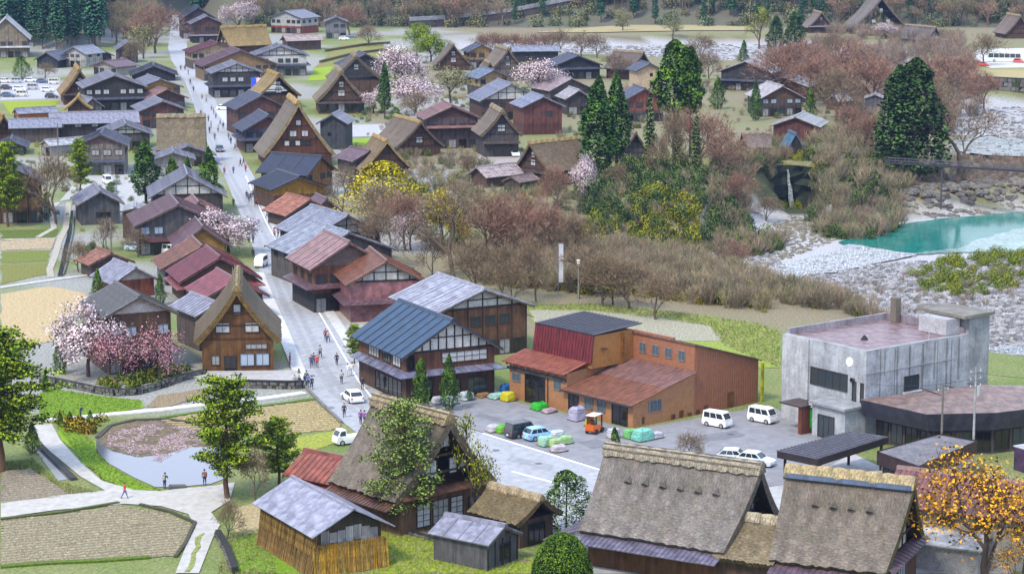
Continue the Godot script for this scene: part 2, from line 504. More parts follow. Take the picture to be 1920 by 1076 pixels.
		m.tri(tip, c + dn * 0.35 + Vector3(0, 0, -0.42), c + dn * 0.35 + Vector3(0, 0, 0.42))
		obj("smoke_vent", m.mesh(), M.thatch, root)
	if o.has("board"):
		beam(root, Vector3(-0.75, hr - 0.62, -L / 2 + 0.2), Vector3(-0.75, hr - 0.62, L / 2 - 0.2), 0.5, 0.2, o.board, Vector3(-0.75, 0.65, 0), "ridge_board")
	return root

# ---------- a low-pitched house with a metal or tiled roof; local +z is the gable facing the lookout
func house(label: String, x: float, z: float, yaw: float, W: float, l: float, he: float, hr: float, o := {}) -> Node3D:
	var root := thing(o.get("name", "metal_roofed_house"), label, o.get("cat", "house"), Vector3(x, 0, z), yaw)
	var rc: Color = o.get("rc", C(0.3, 0.3, 0.36))
	var wc: Color = o.get("wc", C(0.12, 0.075, 0.05))
	var uc: Color = o.get("uc", wc)
	var ov: float = o.get("ov", 0.9 if W > 6 else 0.45)
	var oz: float = o.get("oz", 0.8 if W > 6 else 0.4)
	var wx := W / 2 - ov
	var t := 0.16
	var k := (hr - he) / (W / 2)
	var yw := he + k * ov - t
	var ya := hr - t * 1.3
	var two := yw > 4.2
	var st: float = o.get("st", 2.9 if two else 0.0)
	var zf := l / 2
	var zr := zf + oz
	var seam: float = o.get("seam", 0.9)
	var rm: Material = M[o.get("rm", "metal")]
	for sd in [-1, 1]:
		var pn: int = o.get("pn", 0)
		var cnt := maxi(1, pn)
		for i in cnt:
			var z0 := -zr + 2 * zr * i / cnt + (0.03 if i > 0 else 0.0)
			var z1 := -zr + 2 * zr * (i + 1) / cnt - (0.03 if i < cnt - 1 else 0.0)
			var m := MB.new()
			var tone := vary(rc, 0.05) if cnt > 1 else rc
			if sd > 0: roof_slab(m, Vector3(W / 2, he, z1), Vector3(W / 2, he, z0), Vector3(0, hr, z0), Vector3(0, hr, z1), t, seam, tone)
			else: roof_slab(m, Vector3(-W / 2, he, z0), Vector3(-W / 2, he, z1), Vector3(0, hr, z1), Vector3(0, hr, z0), t, seam, tone)
			obj("roof_sheet" if cnt > 1 else "roof_slope", m.mesh(), rm, root)
		if cnt > 1:
			var m := MB.new()
			m.col = C(0.05, 0.05, 0.055)
			m.slab(Vector3(sd * (W / 2 - 0.04), he - t * 0.5, sd * zr * 0.995), Vector3(sd * (W / 2 - 0.04), he - t * 0.5, -sd * zr * 0.995), Vector3(0, hr - t * 0.5, -sd * zr * 0.995), Vector3(0, hr - t * 0.5, sd * zr * 0.995), t * 0.8)
			obj("roof_deck", m.mesh(), M.wood, root)
	var rdg := MB.new()
	rdg.col = o.get("ridge", Color(rc.r * 0.75, rc.g * 0.75, rc.b * 0.78))
	rdg.prism(PackedVector2Array([Vector2(-0.32, hr - 0.32 * k + 0.005), Vector2(0.32, hr - 0.32 * k + 0.005), Vector2(0.14, hr + 0.2), Vector2(-0.14, hr + 0.2)]), -zr - 0.05, zr + 0.05)
	obj("ridge_cap", rdg.mesh(), rm, root)
	for sz in [-1, 1]:
		for sd in [-1, 1]:
			var m := MB.new()
			m.col = o.get("bc", C(0.16, 0.12, 0.1))
			var y1 := hr - t - 0.02; var y0 := he - t - 0.02
			m.hexa(Vector3(0, y1 - 0.22, sz * (zr - 0.06) - 0.03), Vector3(sd * W / 2, y0 - y1, 0), Vector3(0, 0.22, 0), Vector3(0, 0, 0.06))
			obj("bargeboard", m.mesh(), M.wood, root)
	if two:
		var m := MB.new()
		m.col = wc
		m.prism(PackedVector2Array([Vector2(-wx, 0), Vector2(wx, 0), Vector2(wx, st), Vector2(-wx, st)]), -zf, zf)
		obj("wall", m.mesh(), M[o.get("wm", "wood")], root)
	var m2 := MB.new()
	m2.col = uc
	var b0 := st + 0.003 if two else 0.0
	m2.prism(PackedVector2Array([Vector2(-wx, b0), Vector2(wx, b0), Vector2(wx, yw), Vector2(-wx, yw)]), -zf, zf)
	obj("upper_wall" if two else "wall", m2.mesh(), M[o.get("um", "wood")], root)
	var gcol: Color = o.get("gc", uc)
	for sz in [1, -1]:
		var g := MB.new()
		g.col = gcol
		g.prism(PackedVector2Array([Vector2(-wx, yw + 0.003), Vector2(wx, yw + 0.003), Vector2(0, ya)]), -0.1, 0.1)
		var gm := obj("gable_wall", g.mesh(), M.plaster if o.has("gc") else M[o.get("um", "wood")], root)
		gm.position.z = sz * (zf - 0.1)
	var bc: Color = o.get("beamc", C(0.035, 0.025, 0.02))
	if o.get("timber", 0) > 0:
		var nb: int = o.timber
		for i in range(1, nb):
			var bx := -wx + 2 * wx * i / nb
			var top := yw + (ya - yw) * (1 - absf(bx) / wx) - 0.1
			beam(root, Vector3(bx, yw, zf - 0.01), Vector3(bx, top, zf - 0.01), 0.16, 0.09, bc)
		beam(root, Vector3(-wx, yw, zf - 0.01), Vector3(wx, yw, zf - 0.01), 0.24, 0.12, bc)
		var ym := yw + (ya - yw) * 0.45
		beam(root, Vector3(-wx * 0.5, ym, zf - 0.01), Vector3(wx * 0.5, ym, zf - 0.01), 0.14, 0.085, bc)
	if o.get("posts", 0) > 0:
		for i in int(o.posts) + 1:
			beam(root, Vector3(-wx + 2 * wx * i / o.posts, 0, zf - 0.01), Vector3(-wx + 2 * wx * i / o.posts, yw, zf - 0.01), 0.16, 0.08, bc, Vector3.BACK, "post")
	var sk: float = o.get("skirt", 0.0)
	var skd: float = o.get("skd", 1.3)
	if sk > 0:
		var skc: Color = o.get("skc", rc)
		var sides: String = o.get("sks", "FLR")
		var lx := wx + (skd if "L" in sides else 0.0); var rx := wx + (skd if "R" in sides else 0.0)
		if "F" in sides:
			var m := MB.new()
			roof_slab(m, Vector3(-lx, sk - 0.5, zf + skd), Vector3(rx, sk - 0.5, zf + skd), Vector3(wx, sk, zf - 0.02), Vector3(-wx, sk, zf - 0.02), 0.1, seam, skc)
			obj("skirt_roof", m.mesh(), rm, root)
		if "L" in sides:
			var m := MB.new()
			roof_slab(m, Vector3(-lx, sk - 0.5, -zf), Vector3(-lx, sk - 0.5, zf + (skd if "F" in sides else 0.0)), Vector3(-wx + 0.02, sk, zf), Vector3(-wx + 0.02, sk, -zf), 0.1, seam, skc)
			obj("skirt_roof", m.mesh(), rm, root)
		if "R" in sides:
			var m := MB.new()
			roof_slab(m, Vector3(rx, sk - 0.5, zf + (skd if "F" in sides else 0.0)), Vector3(rx, sk - 0.5, -zf), Vector3(wx - 0.02, sk, -zf), Vector3(wx - 0.02, sk, zf), 0.1, seam, skc)
			obj("skirt_roof", m.mesh(), rm, root)
	for wnd in o.get("win", []):
		window(root, plane_xf(wnd[0], wnd[1], zf, 0), wnd[2], wnd[3], wnd[4], wnd[5] if wnd.size() > 5 else 2, wnd[6] if wnd.size() > 6 else 1, "door" if wnd[1] - wnd[3] / 2 < 0.15 else "window")
	for wnd in o.get("winl", []):
		window(root, plane_xf(-wx, wnd[1], wnd[0], -90), wnd[2], wnd[3], wnd[4], wnd[5] if wnd.size() > 5 else 2, 1)
	for wnd in o.get("winr", []):
		window(root, plane_xf(wx, wnd[1], wnd[0], 90), wnd[2], wnd[3], wnd[4], wnd[5] if wnd.size() > 5 else 2, 1)
	var au: int = o.get("auto", 1)
	var ak: String = o.get("ak", "glass")
	if au > 0:
		var q := maxi(2, int(wx * 2 / 2.1))
		if two:
			for i in q:
				if (i * 5 + int(absf(x))) % 4 == 0: continue
				window(root, plane_xf(-wx + (i + 0.5) * wx * 2 / q, st + (yw - st) * 0.52, zf, 0), wx * 1.3 / q, minf(1.2, (yw - st) * 0.5), ak, 2, 1)
			for sd in [-1, 1]:
				var ql := maxi(1, int(l / 3.4))
				for i in ql: window(root, plane_xf(sd * wx, st + (yw - st) * 0.52, -zf + (i + 0.5) * l / ql, sd * 90), 1.5, minf(1.1, (yw - st) * 0.5), ak, 2, 1)
		var g := st if two else yw
		for i in q: window(root, plane_xf(-wx + (i + 0.5) * wx * 2 / q, minf(2.1, g * 0.8) / 2 + 0.06, zf, 0), wx * 1.45 / q, minf(2.0, g * 0.75), ["dark", "glass", "lit"][(i + int(absf(z))) % 3], 2, 1, "door")
	return root

# ---------- trees
func grow(m: MB, tips: Array, p: Vector3, d: Vector3, L: float, r: float, depth: int, o: Dictionary) -> void:
	var k := 7 if depth >= 4 else (4 if depth >= 2 else 3)
	var mid := p + d * L * 0.5 + Vector3(rr(-1, 1), rr(-0.5, 0.5), rr(-1, 1)) * L * 0.06
	var q := p + d * L + Vector3(rr(-1, 1), rr(-0.3, 0.6), rr(-1, 1)) * L * 0.09
	m.tube(p, mid, r, r * 0.82, k); m.tube(mid, q, r * 0.82, r * 0.62, k)
	if depth <= 0:
		tips.append([q, (q - mid).normalized(), r]); return
	if depth <= 2: tips.append([mid, d, r])
	var n: int = o.get("k", 3) + (1 if rng.randf() < o.get("extra", 0.3) else 0)
	var start := rr(0, TAU)
	for i in n:
		var side := d.cross(Vector3(rr(-1, 1), rr(-1, 1), rr(-1, 1))).normalized()
		var ax := d.cross(Vector3(0.3, 0.1, 0.9)).normalized()
		side = ax.rotated(d, start + TAU * i / n + rr(-0.4, 0.4))
		var nd: Vector3 = (d + side * o.get("spread", 0.75) * rr(0.6, 1.2) + Vector3.UP * o.get("up", 0.12)).normalized()
		var at := p.lerp(q, rr(0.35, 1.0)) if i > 0 else q
		grow(m, tips, at, nd, L * o.get("ratio", 0.72) * rr(0.8, 1.15), r * (0.66 if i == 0 else 0.5), depth - 1, o)
func fleck(m: MB, p: Vector3, s: float, out: Vector3) -> void:
	var a := Vector3(rr(-1, 1), rr(-1, 1), rr(-1, 1)).normalized()
	var b := a.cross(Vector3(rr(-1, 1), rr(-1, 1), rr(-1, 1))).normalized()
	var nn := (out + Vector3(rr(-1, 1), rr(-0.6, 1), rr(-1, 1)) * 0.7).normalized()
	m.trin(p + a * s, p - a * s * 0.5 + b * s * 0.8, p - a * s * 0.5 - b * s * 0.8, nn)
func lerpc(a: Color, b: Color, t: float) -> Color: return a.lerp(b, clampf(t, 0, 1))

func crown_cedar(m: MB, h: float, R: float, y0: float, a: Color, b: Color, layers: int, per: int, gap := 0.1) -> void:
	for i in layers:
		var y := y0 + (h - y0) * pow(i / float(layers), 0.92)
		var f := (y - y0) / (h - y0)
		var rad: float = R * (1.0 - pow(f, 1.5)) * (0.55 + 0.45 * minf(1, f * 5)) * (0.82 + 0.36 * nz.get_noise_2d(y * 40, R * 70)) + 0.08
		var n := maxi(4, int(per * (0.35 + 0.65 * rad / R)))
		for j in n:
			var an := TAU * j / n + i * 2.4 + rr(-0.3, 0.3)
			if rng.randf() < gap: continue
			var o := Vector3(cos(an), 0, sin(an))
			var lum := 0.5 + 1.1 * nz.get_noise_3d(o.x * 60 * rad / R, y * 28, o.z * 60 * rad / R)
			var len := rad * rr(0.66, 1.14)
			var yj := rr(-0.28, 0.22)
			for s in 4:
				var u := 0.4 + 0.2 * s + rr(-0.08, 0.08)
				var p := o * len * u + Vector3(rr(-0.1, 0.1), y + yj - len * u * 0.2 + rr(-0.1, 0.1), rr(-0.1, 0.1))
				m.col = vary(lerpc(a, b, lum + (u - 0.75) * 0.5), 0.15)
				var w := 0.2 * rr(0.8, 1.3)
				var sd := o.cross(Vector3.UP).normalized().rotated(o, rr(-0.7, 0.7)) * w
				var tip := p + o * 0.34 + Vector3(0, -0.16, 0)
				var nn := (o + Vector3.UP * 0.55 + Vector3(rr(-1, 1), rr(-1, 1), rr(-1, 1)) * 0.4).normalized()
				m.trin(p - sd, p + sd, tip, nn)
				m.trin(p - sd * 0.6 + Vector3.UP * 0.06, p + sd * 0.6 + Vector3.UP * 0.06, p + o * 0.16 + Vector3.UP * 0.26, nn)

func tree_proto(kind: String, variant: int) -> Node3D:
	var key := "tree_%s_%d" % [kind, variant]
	if cache.has(key): return cache[key]
	var root := Node3D.new()
	var tr := MB.new(); var cr := MB.new()
	var cm: Material = M.leaf
	var nm := "tree"
	var tips := []
	match kind:
		"sparse", "forest":
			nm = "cedar_tree"
			tr.col = C(0.1, 0.07, 0.05)
			var y0: float = {"sparse": 2.5, "forest": 2.2}[kind]
			tr.tube(Vector3.ZERO, Vector3(0, 9.6, 0), 0.17, 0.02, 7)
			var R: float = {"sparse": 1.2, "forest": 1.6}[kind]
			var a := C(0.03, 0.07, 0.022); var b := C(0.13, 0.23, 0.06)
			if kind == "forest": a = C(0.02, 0.06, 0.04); b = C(0.07, 0.16, 0.08)
			if kind == "sparse": a = C(0.05, 0.09, 0.035); b = C(0.16, 0.22, 0.07)
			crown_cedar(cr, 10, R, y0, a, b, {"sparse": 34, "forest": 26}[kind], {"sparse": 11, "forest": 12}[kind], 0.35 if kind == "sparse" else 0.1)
		"hiba", "ivy", "cedar", "cone", "oval", "gold":
			nm = "cypress_tree" if not kind in ["oval", "gold"] else "evergreen_tree"
			tr.col = C(0.1, 0.07, 0.05)
			tr.tube(Vector3.ZERO, Vector3(0, 9.6, 0), 0.16, 0.02, 7)
			var y0: float = {"hiba": 4.0, "ivy": 0.7, "cedar": 1.5, "cone": 0.25, "oval": 0.4, "gold": 0.9}[kind]
			var RR: float = {"hiba": 2.3, "ivy": 2.3, "cedar": 2.0, "cone": 2.9, "oval": 4.6, "gold": 5.4}[kind]
			var pw: float = {"hiba": 0.5, "ivy": 0.55, "cedar": 0.72, "cone": 0.68, "oval": 0.5, "gold": 0.48}[kind]
			var ca := C(0.035, 0.085, 0.016); var cb := C(0.17, 0.3, 0.045)
			if kind == "gold": ca = C(0.36, 0.3, 0.01); cb = C(0.78, 0.7, 0.03); nm = "yellow_tree"
			if kind == "ivy": cb = C(0.1, 0.17, 0.06)
			if kind == "cedar": cb = C(0.11, 0.22, 0.045)
			for i in 6800:
				var f := pow(rng.randf(), 0.8)
				var an := rr(0, TAU)
				var o := Vector3(cos(an), 0, sin(an))
				var R := RR * pow(1.0 - f, pw) * (0.78 + 0.75 * nz.get_noise_3d(cos(an) * 45 + variant * 50, f * 190, sin(an) * 45)) * minf(1.0, 0.3 + f * 4)
				var p := o * R * sqrt(rr(0.55, 1.0)) + Vector3(0, y0 + (10.1 - y0) * f, 0)
				cr.col = vary(lerpc(ca, cb, 0.42 + 1.5 * nz.get_noise_3d(p.x * 35, p.y * 30, p.z * 35)), 0.15)
				fleck(cr, p, 0.13, o + Vector3.UP * 0.5)
		"pine", "pine_tall":
			nm = "pine_tree"
			tr.col = C(0.14, 0.085, 0.055)
			var tall := kind == "pine_tall"
			var pts := [Vector3.ZERO]
			for i in 8: pts.append(Vector3(sin(i * 0.9 + variant * 2) * 0.16, (i + 1) * 1.2, cos(i * 1.3 + variant) * 0.13))
			for i in 8: tr.tube(pts[i], pts[i + 1], 0.2 - i * 0.022, 0.2 - (i + 1) * 0.022, 8)
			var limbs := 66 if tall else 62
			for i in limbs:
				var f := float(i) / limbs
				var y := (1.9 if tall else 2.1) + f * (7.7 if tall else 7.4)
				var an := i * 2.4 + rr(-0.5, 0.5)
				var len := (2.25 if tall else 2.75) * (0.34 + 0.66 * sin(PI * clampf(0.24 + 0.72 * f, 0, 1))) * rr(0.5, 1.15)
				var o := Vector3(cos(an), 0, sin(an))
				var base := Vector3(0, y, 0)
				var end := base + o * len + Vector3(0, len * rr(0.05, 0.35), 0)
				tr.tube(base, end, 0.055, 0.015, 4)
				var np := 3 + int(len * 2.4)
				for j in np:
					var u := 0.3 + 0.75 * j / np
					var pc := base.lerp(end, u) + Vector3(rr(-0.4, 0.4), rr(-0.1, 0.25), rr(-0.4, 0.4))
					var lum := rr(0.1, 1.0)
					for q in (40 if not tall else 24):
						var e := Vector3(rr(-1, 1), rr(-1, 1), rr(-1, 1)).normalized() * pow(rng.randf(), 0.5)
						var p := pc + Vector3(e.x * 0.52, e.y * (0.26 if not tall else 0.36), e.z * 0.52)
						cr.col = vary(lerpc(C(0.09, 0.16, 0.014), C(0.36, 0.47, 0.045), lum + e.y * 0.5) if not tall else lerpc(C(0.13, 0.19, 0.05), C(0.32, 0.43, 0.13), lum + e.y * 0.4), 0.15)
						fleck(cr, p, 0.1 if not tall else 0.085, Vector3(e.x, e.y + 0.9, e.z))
		"bare", "bare_red", "bare_low", "bare_big":
			nm = "bare_tree"
			var red := kind == "bare_red"
			tr.col = C(0.17, 0.13, 0.095) if not red else C(0.19, 0.13, 0.105)
			var o := {"k": 3, "spread": 0.86 if kind != "bare_big" else 0.72, "up": 0.14, "ratio": 0.79 if kind != "bare_big" else 0.76, "extra": 0.3}
			if kind == "bare_low": o = {"k": 3, "spread": 0.8, "up": 0.2, "ratio": 0.72, "extra": 0.0}
			var dp := 4 if kind == "bare_low" else (6 if kind == "bare_big" else 5)
			if kind == "bare_big": o.k = 2; o.extra = 0.7
			grow(tr, tips, Vector3.ZERO, Vector3(rr(-0.1, 0.1), 1, rr(-0.1, 0.1)).normalized(), 2.1 if kind != "bare_big" else 3.3, 0.17 if kind != "bare_big" else 0.3, dp, o)
			cr.col = C(0.32, 0.24, 0.16) if not red else C(0.38, 0.23, 0.17)
			cm = M.bark
			var base := cr.col
			for t in tips:
				cr.col = vary(base, 0.25)
				for i in (6 if kind != "bare_low" else 5):
					var d: Vector3 = (t[1] + Vector3(rr(-1, 1), rr(-0.5, 1), rr(-1, 1)) * 0.8).normalized()
					var s := d.cross(Vector3(rr(-1, 1), rr(-1, 1), rr(-1, 1))).normalized() * 0.022
					cr.tri(t[0] - s, t[0] + s, t[0] + d * rr(0.35, 0.9))
		"blossom", "weeping", "yellow", "leafy", "orange", "shrubtree", "willow", "bamboo":
			nm = {"blossom": "cherry_tree", "weeping": "weeping_cherry_tree", "yellow": "yellow_tree", "leafy": "young_leaf_tree", "orange": "orange_leaf_tree", "shrubtree": "evergreen_tree", "willow": "spring_leaf_tree", "bamboo": "bamboo_clump"}[kind]
			tr.col = C(0.1, 0.075, 0.06)
			grow(tr, tips, Vector3.ZERO, Vector3(rr(-0.08, 0.08), 1, rr(-0.08, 0.08)).normalized(), 2.7, 0.2, 5 if kind in ["blossom", "yellow", "weeping", "orange"] else 4, {"k": 3, "spread": 0.85, "up": 0.1, "ratio": 0.73, "extra": 0.15})
			var a: Color; var b: Color; var n := 7; var sz := 0.13; var sp := 0.4
			match kind:
				"blossom": a = C(0.66, 0.53, 0.56); b = C(0.92, 0.82, 0.85); cm = M.petal; n = 14; sp = 0.6
				"weeping": a = C(0.55, 0.25, 0.3); b = C(0.82, 0.52, 0.57); cm = M.petal; n = 9; sz = 0.09; sp = 0.55
				"yellow": a = C(0.42, 0.36, 0.015); b = C(0.72, 0.64, 0.04); n = 30; sp = 0.62
				"leafy": a = C(0.2, 0.24, 0.04); b = C(0.5, 0.5, 0.1); n = 16; sz = 0.1
				"willow": a = C(0.2, 0.19, 0.09); b = C(0.42, 0.42, 0.22); n = 30; sz = 0.1; sp = 0.5
				"bamboo": a = C(0.12, 0.2, 0.03); b = C(0.36, 0.46, 0.07); n = 60; sz = 0.12; sp = 0.7
				"orange": a = C(0.55, 0.26, 0.02); b = C(0.82, 0.48, 0.06); n = 9; sz = 0.09; sp = 0.55
				"shrubtree": a = C(0.03, 0.075, 0.018); b = C(0.14, 0.24, 0.05); n = 62; sz = 0.14; sp = 0.85
			for t in tips:
				var lum := rr(0, 1)
				if kind in ["orange", "leafy"] and rng.randf() < 0.15: continue
				for i in n:
					var e := Vector3(rr(-1, 1), rr(-1, 1), rr(-1, 1)) * sp
					var p: Vector3 = t[0] + e
					if kind == "weeping": p.y -= rng.randf() * 2.2
					cr.col = vary(lerpc(a, b, lum * 0.6 + rng.randf() * 0.5), 0.1)
					fleck(cr, p, sz * rr(0.7, 1.25), (t[0] - Vector3(0, 5, 0)).normalized() * 0.6 + e + Vector3.UP * 0.4)
	# scale to a 10 m tall tree
	var top := 0.1
	for p in cr.v: top = maxf(top, p.y)
	root.set_meta("base_name", nm)
	tag(root, "", "tree")
	var g := 10.0 / top
	var t1 := MeshInstance3D.new(); t1.name = "trunk"; t1.mesh = tr.mesh(); t1.material_override = M.bark; t1.scale = Vector3.ONE * g; root.add_child(t1)
	var t2 := MeshInstance3D.new(); t2.name = "crown"; t2.mesh = cr.mesh(); t2.material_override = cm; t2.scale = Vector3.ONE * g; root.add_child(t2)
	cache[key] = root
	return root
func tree(kind: String, label: String, x: float, z: float, h: float, wide := 1.0, group := "", y := 0.0) -> Node3D:
	pick += 1
	var r := dup(tree_proto(kind, pick % 2), Vector3(x, y + minf(0, ground_h(x, z)), z), pick * 77.0, label, group)
	if kind.begins_with("bare"): r.rotation_degrees = Vector3(rr(-6, 6), pick * 77.0, rr(-6, 6))
	r.scale = Vector3(h * wide / 10, h / 10, h * wide / 10)
	return r

# ---------- bodies: capsules joined by a smooth minimum, meshed as surface nets
func nets(out: MB, bones: Array, cell: float, pal: Array, k := 0.04) -> void:
	var lo := Vector3.ONE * 99; var hi := -lo
	for b in bones:
		for e in 2:
			var r: float = b[2 + e] + cell * 2.5
			lo = lo.min(b[e] - Vector3.ONE * r); hi = hi.max(b[e] + Vector3.ONE * r)
	var nx := int((hi.x - lo.x) / cell) + 2; var ny := int((hi.y - lo.y) / cell) + 2; var nzz := int((hi.z - lo.z) / cell) + 2
	var f := PackedFloat32Array(); f.resize(nx * ny * nzz); f.fill(1.0)
	var own := PackedInt32Array(); own.resize(nx * ny * nzz)
	var best := PackedFloat32Array(); best.resize(nx * ny * nzz); best.fill(9.0)
	for b in bones:
		var p: Vector3 = b[0]; var q: Vector3 = b[1]; var r0: float = b[2]; var r1: float = b[3]
		var pad := Vector3.ONE * (maxf(r0, r1) + cell * 2 + k)
		var a0 := ((p.min(q) - pad - lo) / cell).floor().max(Vector3.ZERO); var a1 := ((p.max(q) + pad - lo) / cell).ceil()
		var d := q - p; var dd := maxf(d.length_squared(), 1e-6)
		for iy in range(int(a0.y), mini(ny, int(a1.y))):
			for iz in range(int(a0.z), mini(nzz, int(a1.z))):
				for ix in range(int(a0.x), mini(nx, int(a1.x))):
					var c := lo + Vector3(ix, iy, iz) * cell
					var t := clampf((c - p).dot(d) / dd, 0, 1)
					var s := c.distance_to(p + d * t) - lerpf(r0, r1, t)
					var i := (iy * nzz + iz) * nx + ix
					if s < best[i]: best[i] = s; own[i] = b[4]
					var h := maxf(k - absf(f[i] - s), 0.0) / k
					f[i] = minf(f[i], s) - h * h * k * 0.25
	var vid := {}
	var pos := []; var nor := []; var cols := []
	for iy in ny - 1:
		for iz in nzz - 1:
			for ix in nx - 1:
				var i := (iy * nzz + iz) * nx + ix
				var mask := 0; var acc := Vector3.ZERO; var cnt := 0
				var cv := [f[i], f[i + 1], f[i + nx], f[i + nx + 1], f[i + nx * nzz], f[i + nx * nzz + 1], f[i + nx * nzz + nx], f[i + nx * nzz + nx + 1]]
				for j in 8: if cv[j] < 0: mask |= 1 << j
				if mask == 0 or mask == 255: continue
				for e in [[0, 1], [2, 3], [4, 5], [6, 7], [0, 2], [1, 3], [4, 6], [5, 7], [0, 4], [1, 5], [2, 6], [3, 7]]:
					if (cv[e[0]] < 0) != (cv[e[1]] < 0):
						var t: float = cv[e[0]] / (cv[e[0]] - cv[e[1]])
						var c0 := Vector3(e[0] & 1, e[0] >> 2, (e[0] >> 1) & 1); var c1 := Vector3(e[1] & 1, e[1] >> 2, (e[1] >> 1) & 1)
						acc += c0.lerp(c1, t); cnt += 1
				vid[i] = pos.size()
				pos.append(lo + (Vector3(ix, iy, iz) + acc / cnt) * cell)
				nor.append(Vector3(cv[1] - cv[0] + cv[3] - cv[2] + cv[5] - cv[4] + cv[7] - cv[6], cv[4] - cv[0] + cv[5] - cv[1] + cv[6] - cv[2] + cv[7] - cv[3], cv[2] - cv[0] + cv[3] - cv[1] + cv[6] - cv[4] + cv[7] - cv[5]).normalized())
				cols.append(pal[own[i]])
	var strides := [1, nx * nzz, nx]
	for i in vid:
		for ax in 3:
			var j: int = i + strides[ax]
			if j >= f.size() or (f[i] < 0) == (f[j] < 0): continue
			var u: int = strides[(ax + 1) % 3]; var w: int = strides[(ax + 2) % 3]
			if not (vid.has(i - u) and vid.has(i - w) and vid.has(i - u - w)): continue
			var q := [vid[i], vid[i - u], vid[i - u - w], vid[i - w]]
			if f[i] >= 0: q = [q[0], q[3], q[2], q[1]]
			out.col = cols[q[0]]
			out.tri3(pos[q[0]], pos[q[1]], pos[q[2]], nor[q[0]], nor[q[1]], nor[q[2]])
			out.tri3(pos[q[0]], pos[q[2]], pos[q[3]], nor[q[0]], nor[q[2]], nor[q[3]])

func person_mesh(pose: String, pal: Array) -> ArrayMesh:
	# pal: 0 skin, 1 top, 2 trousers, 3 shoes
	var b := []
	var st: float = {"stand": 0.05, "walk": 0.42, "walk2": -0.34, "photo": 0.04}[pose]
	var bend: float = 0.22 if pose == "photo" else 0.03
	var hip := Vector3(0, 0.92, 0)
	var ch := hip + Vector3(0, 0.4, 0.4 * bend)
	var nk := ch + Vector3(0, 0.15, 0.12 * bend)
	b.append([hip + Vector3(-0.07, 0, 0), hip + Vector3(0.07, 0, 0), 0.125, 0.125, 2])
	b.append([hip + Vector3(0, 0.06, 0), ch, 0.12, 0.135, 1])
	b.append([ch + Vector3(-0.1, 0.03, 0), ch + Vector3(0.1, 0.03, 0), 0.11, 0.11, 1])
	b.append([ch + Vector3(-0.17, 0.09, 0), ch + Vector3(0.17, 0.09, 0), 0.06, 0.06, 1])
	b.append([nk, nk + Vector3(0, 0.1, 0.02), 0.055, 0.05, 0])
	var hands := []
	for s in [-1, 1]:
		var sw: float = st * s
		var h := hip + Vector3(s * 0.09, -0.02, 0)
		var kn := h + Vector3(s * 0.015, -0.43 * cos(sw), 0.43 * sin(sw))
		var back := -0.25 if sw < -0.1 else 0.02
		var an := kn + Vector3(0, -0.4 * cos(sw * 0.6 + back), 0.4 * sin(sw * 0.6 + back))
		an.y = maxf(an.y, 0.07)
		b.append([h, kn, 0.095, 0.065, 2]); b.append([kn, an, 0.065, 0.045, 2])
		b.append([an + Vector3(0, -0.03, -0.03), an + Vector3(0, -0.04, 0.14), 0.042, 0.032, 3])
		var sh := ch + Vector3(s * 0.2, 0.09, 0)
		var el: Vector3; var wr: Vector3
		if pose == "photo":
			el = sh + Vector3(s * 0.08, -0.24, 0.14); wr = el + Vector3(-s * 0.14, 0.15, 0.16)
		else:
			el = sh + Vector3(s * 0.06, -0.28 * cos(sw), -0.28 * sin(sw)); wr = el + Vector3(0, -0.25 * cos(sw - 0.35), -0.25 * sin(sw - 0.35))
		b.append([sh, el, 0.058, 0.047, 1]); b.append([el, wr, 0.047, 0.034, 1])
		var hd := (wr - el).normalized()
		b.append([wr, wr + hd * 0.09, 0.032, 0.03, 0])
		hands.append([wr + hd * 0.07, hd, s])
	var m := MB.new()
	nets(m, b, 0.032, pal)
	var hc := nk + Vector3(0, 0.19, 0.035)
	nets(m, [[hc + Vector3(0, 0.03, -0.01), hc + Vector3(0, -0.05, 0.01), 0.098, 0.075, 0], [hc + Vector3(0, -0.02, 0.085), hc + Vector3(0, -0.035, 0.1), 0.014, 0.018, 0], [hc + Vector3(-0.098, -0.02, 0), hc + Vector3(-0.1, 0.02, 0), 0.018, 0.02, 0], [hc + Vector3(0.098, -0.02, 0), hc + Vector3(0.1, 0.02, 0), 0.018, 0.02, 0]], 0.017, pal, 0.02)
	m.col = C(0.02, 0.015, 0.012)
	for s in [-1, 1]: m.box(hc.x + s * 0.036, hc.y + 0.005, hc.z + 0.09, 0.022, 0.01, 0.01)
	m.col = C(0.25, 0.08, 0.07)
	m.box(hc.x, hc.y - 0.075, hc.z + 0.085, 0.045, 0.009, 0.01)
	m.col = pal[0]
	for h in hands:
		var side: Vector3 = h[1].cross(Vector3.RIGHT).normalized()
		for i in 4:
			var p: Vector3 = h[0] + side * (i - 1.5) * 0.019
			var L: float = [0.06, 0.075, 0.07, 0.055][i]
			var mid: Vector3 = p + h[1] * L * 0.55
			var inn: Vector3 = Vector3(-h[2], 0, 0)
			m.tube(p, mid, 0.0095, 0.009, 5); m.tube(mid, mid + (h[1] + inn * 0.7).normalized() * L * 0.5, 0.009, 0.006, 5)
		var tp: Vector3 = h[0] - h[1] * 0.03 - side * 0.03
		m.tube(tp, tp + (h[1] * 0.6 - side * 0.7).normalized() * 0.045, 0.011, 0.008, 5)
	return m.mesh()
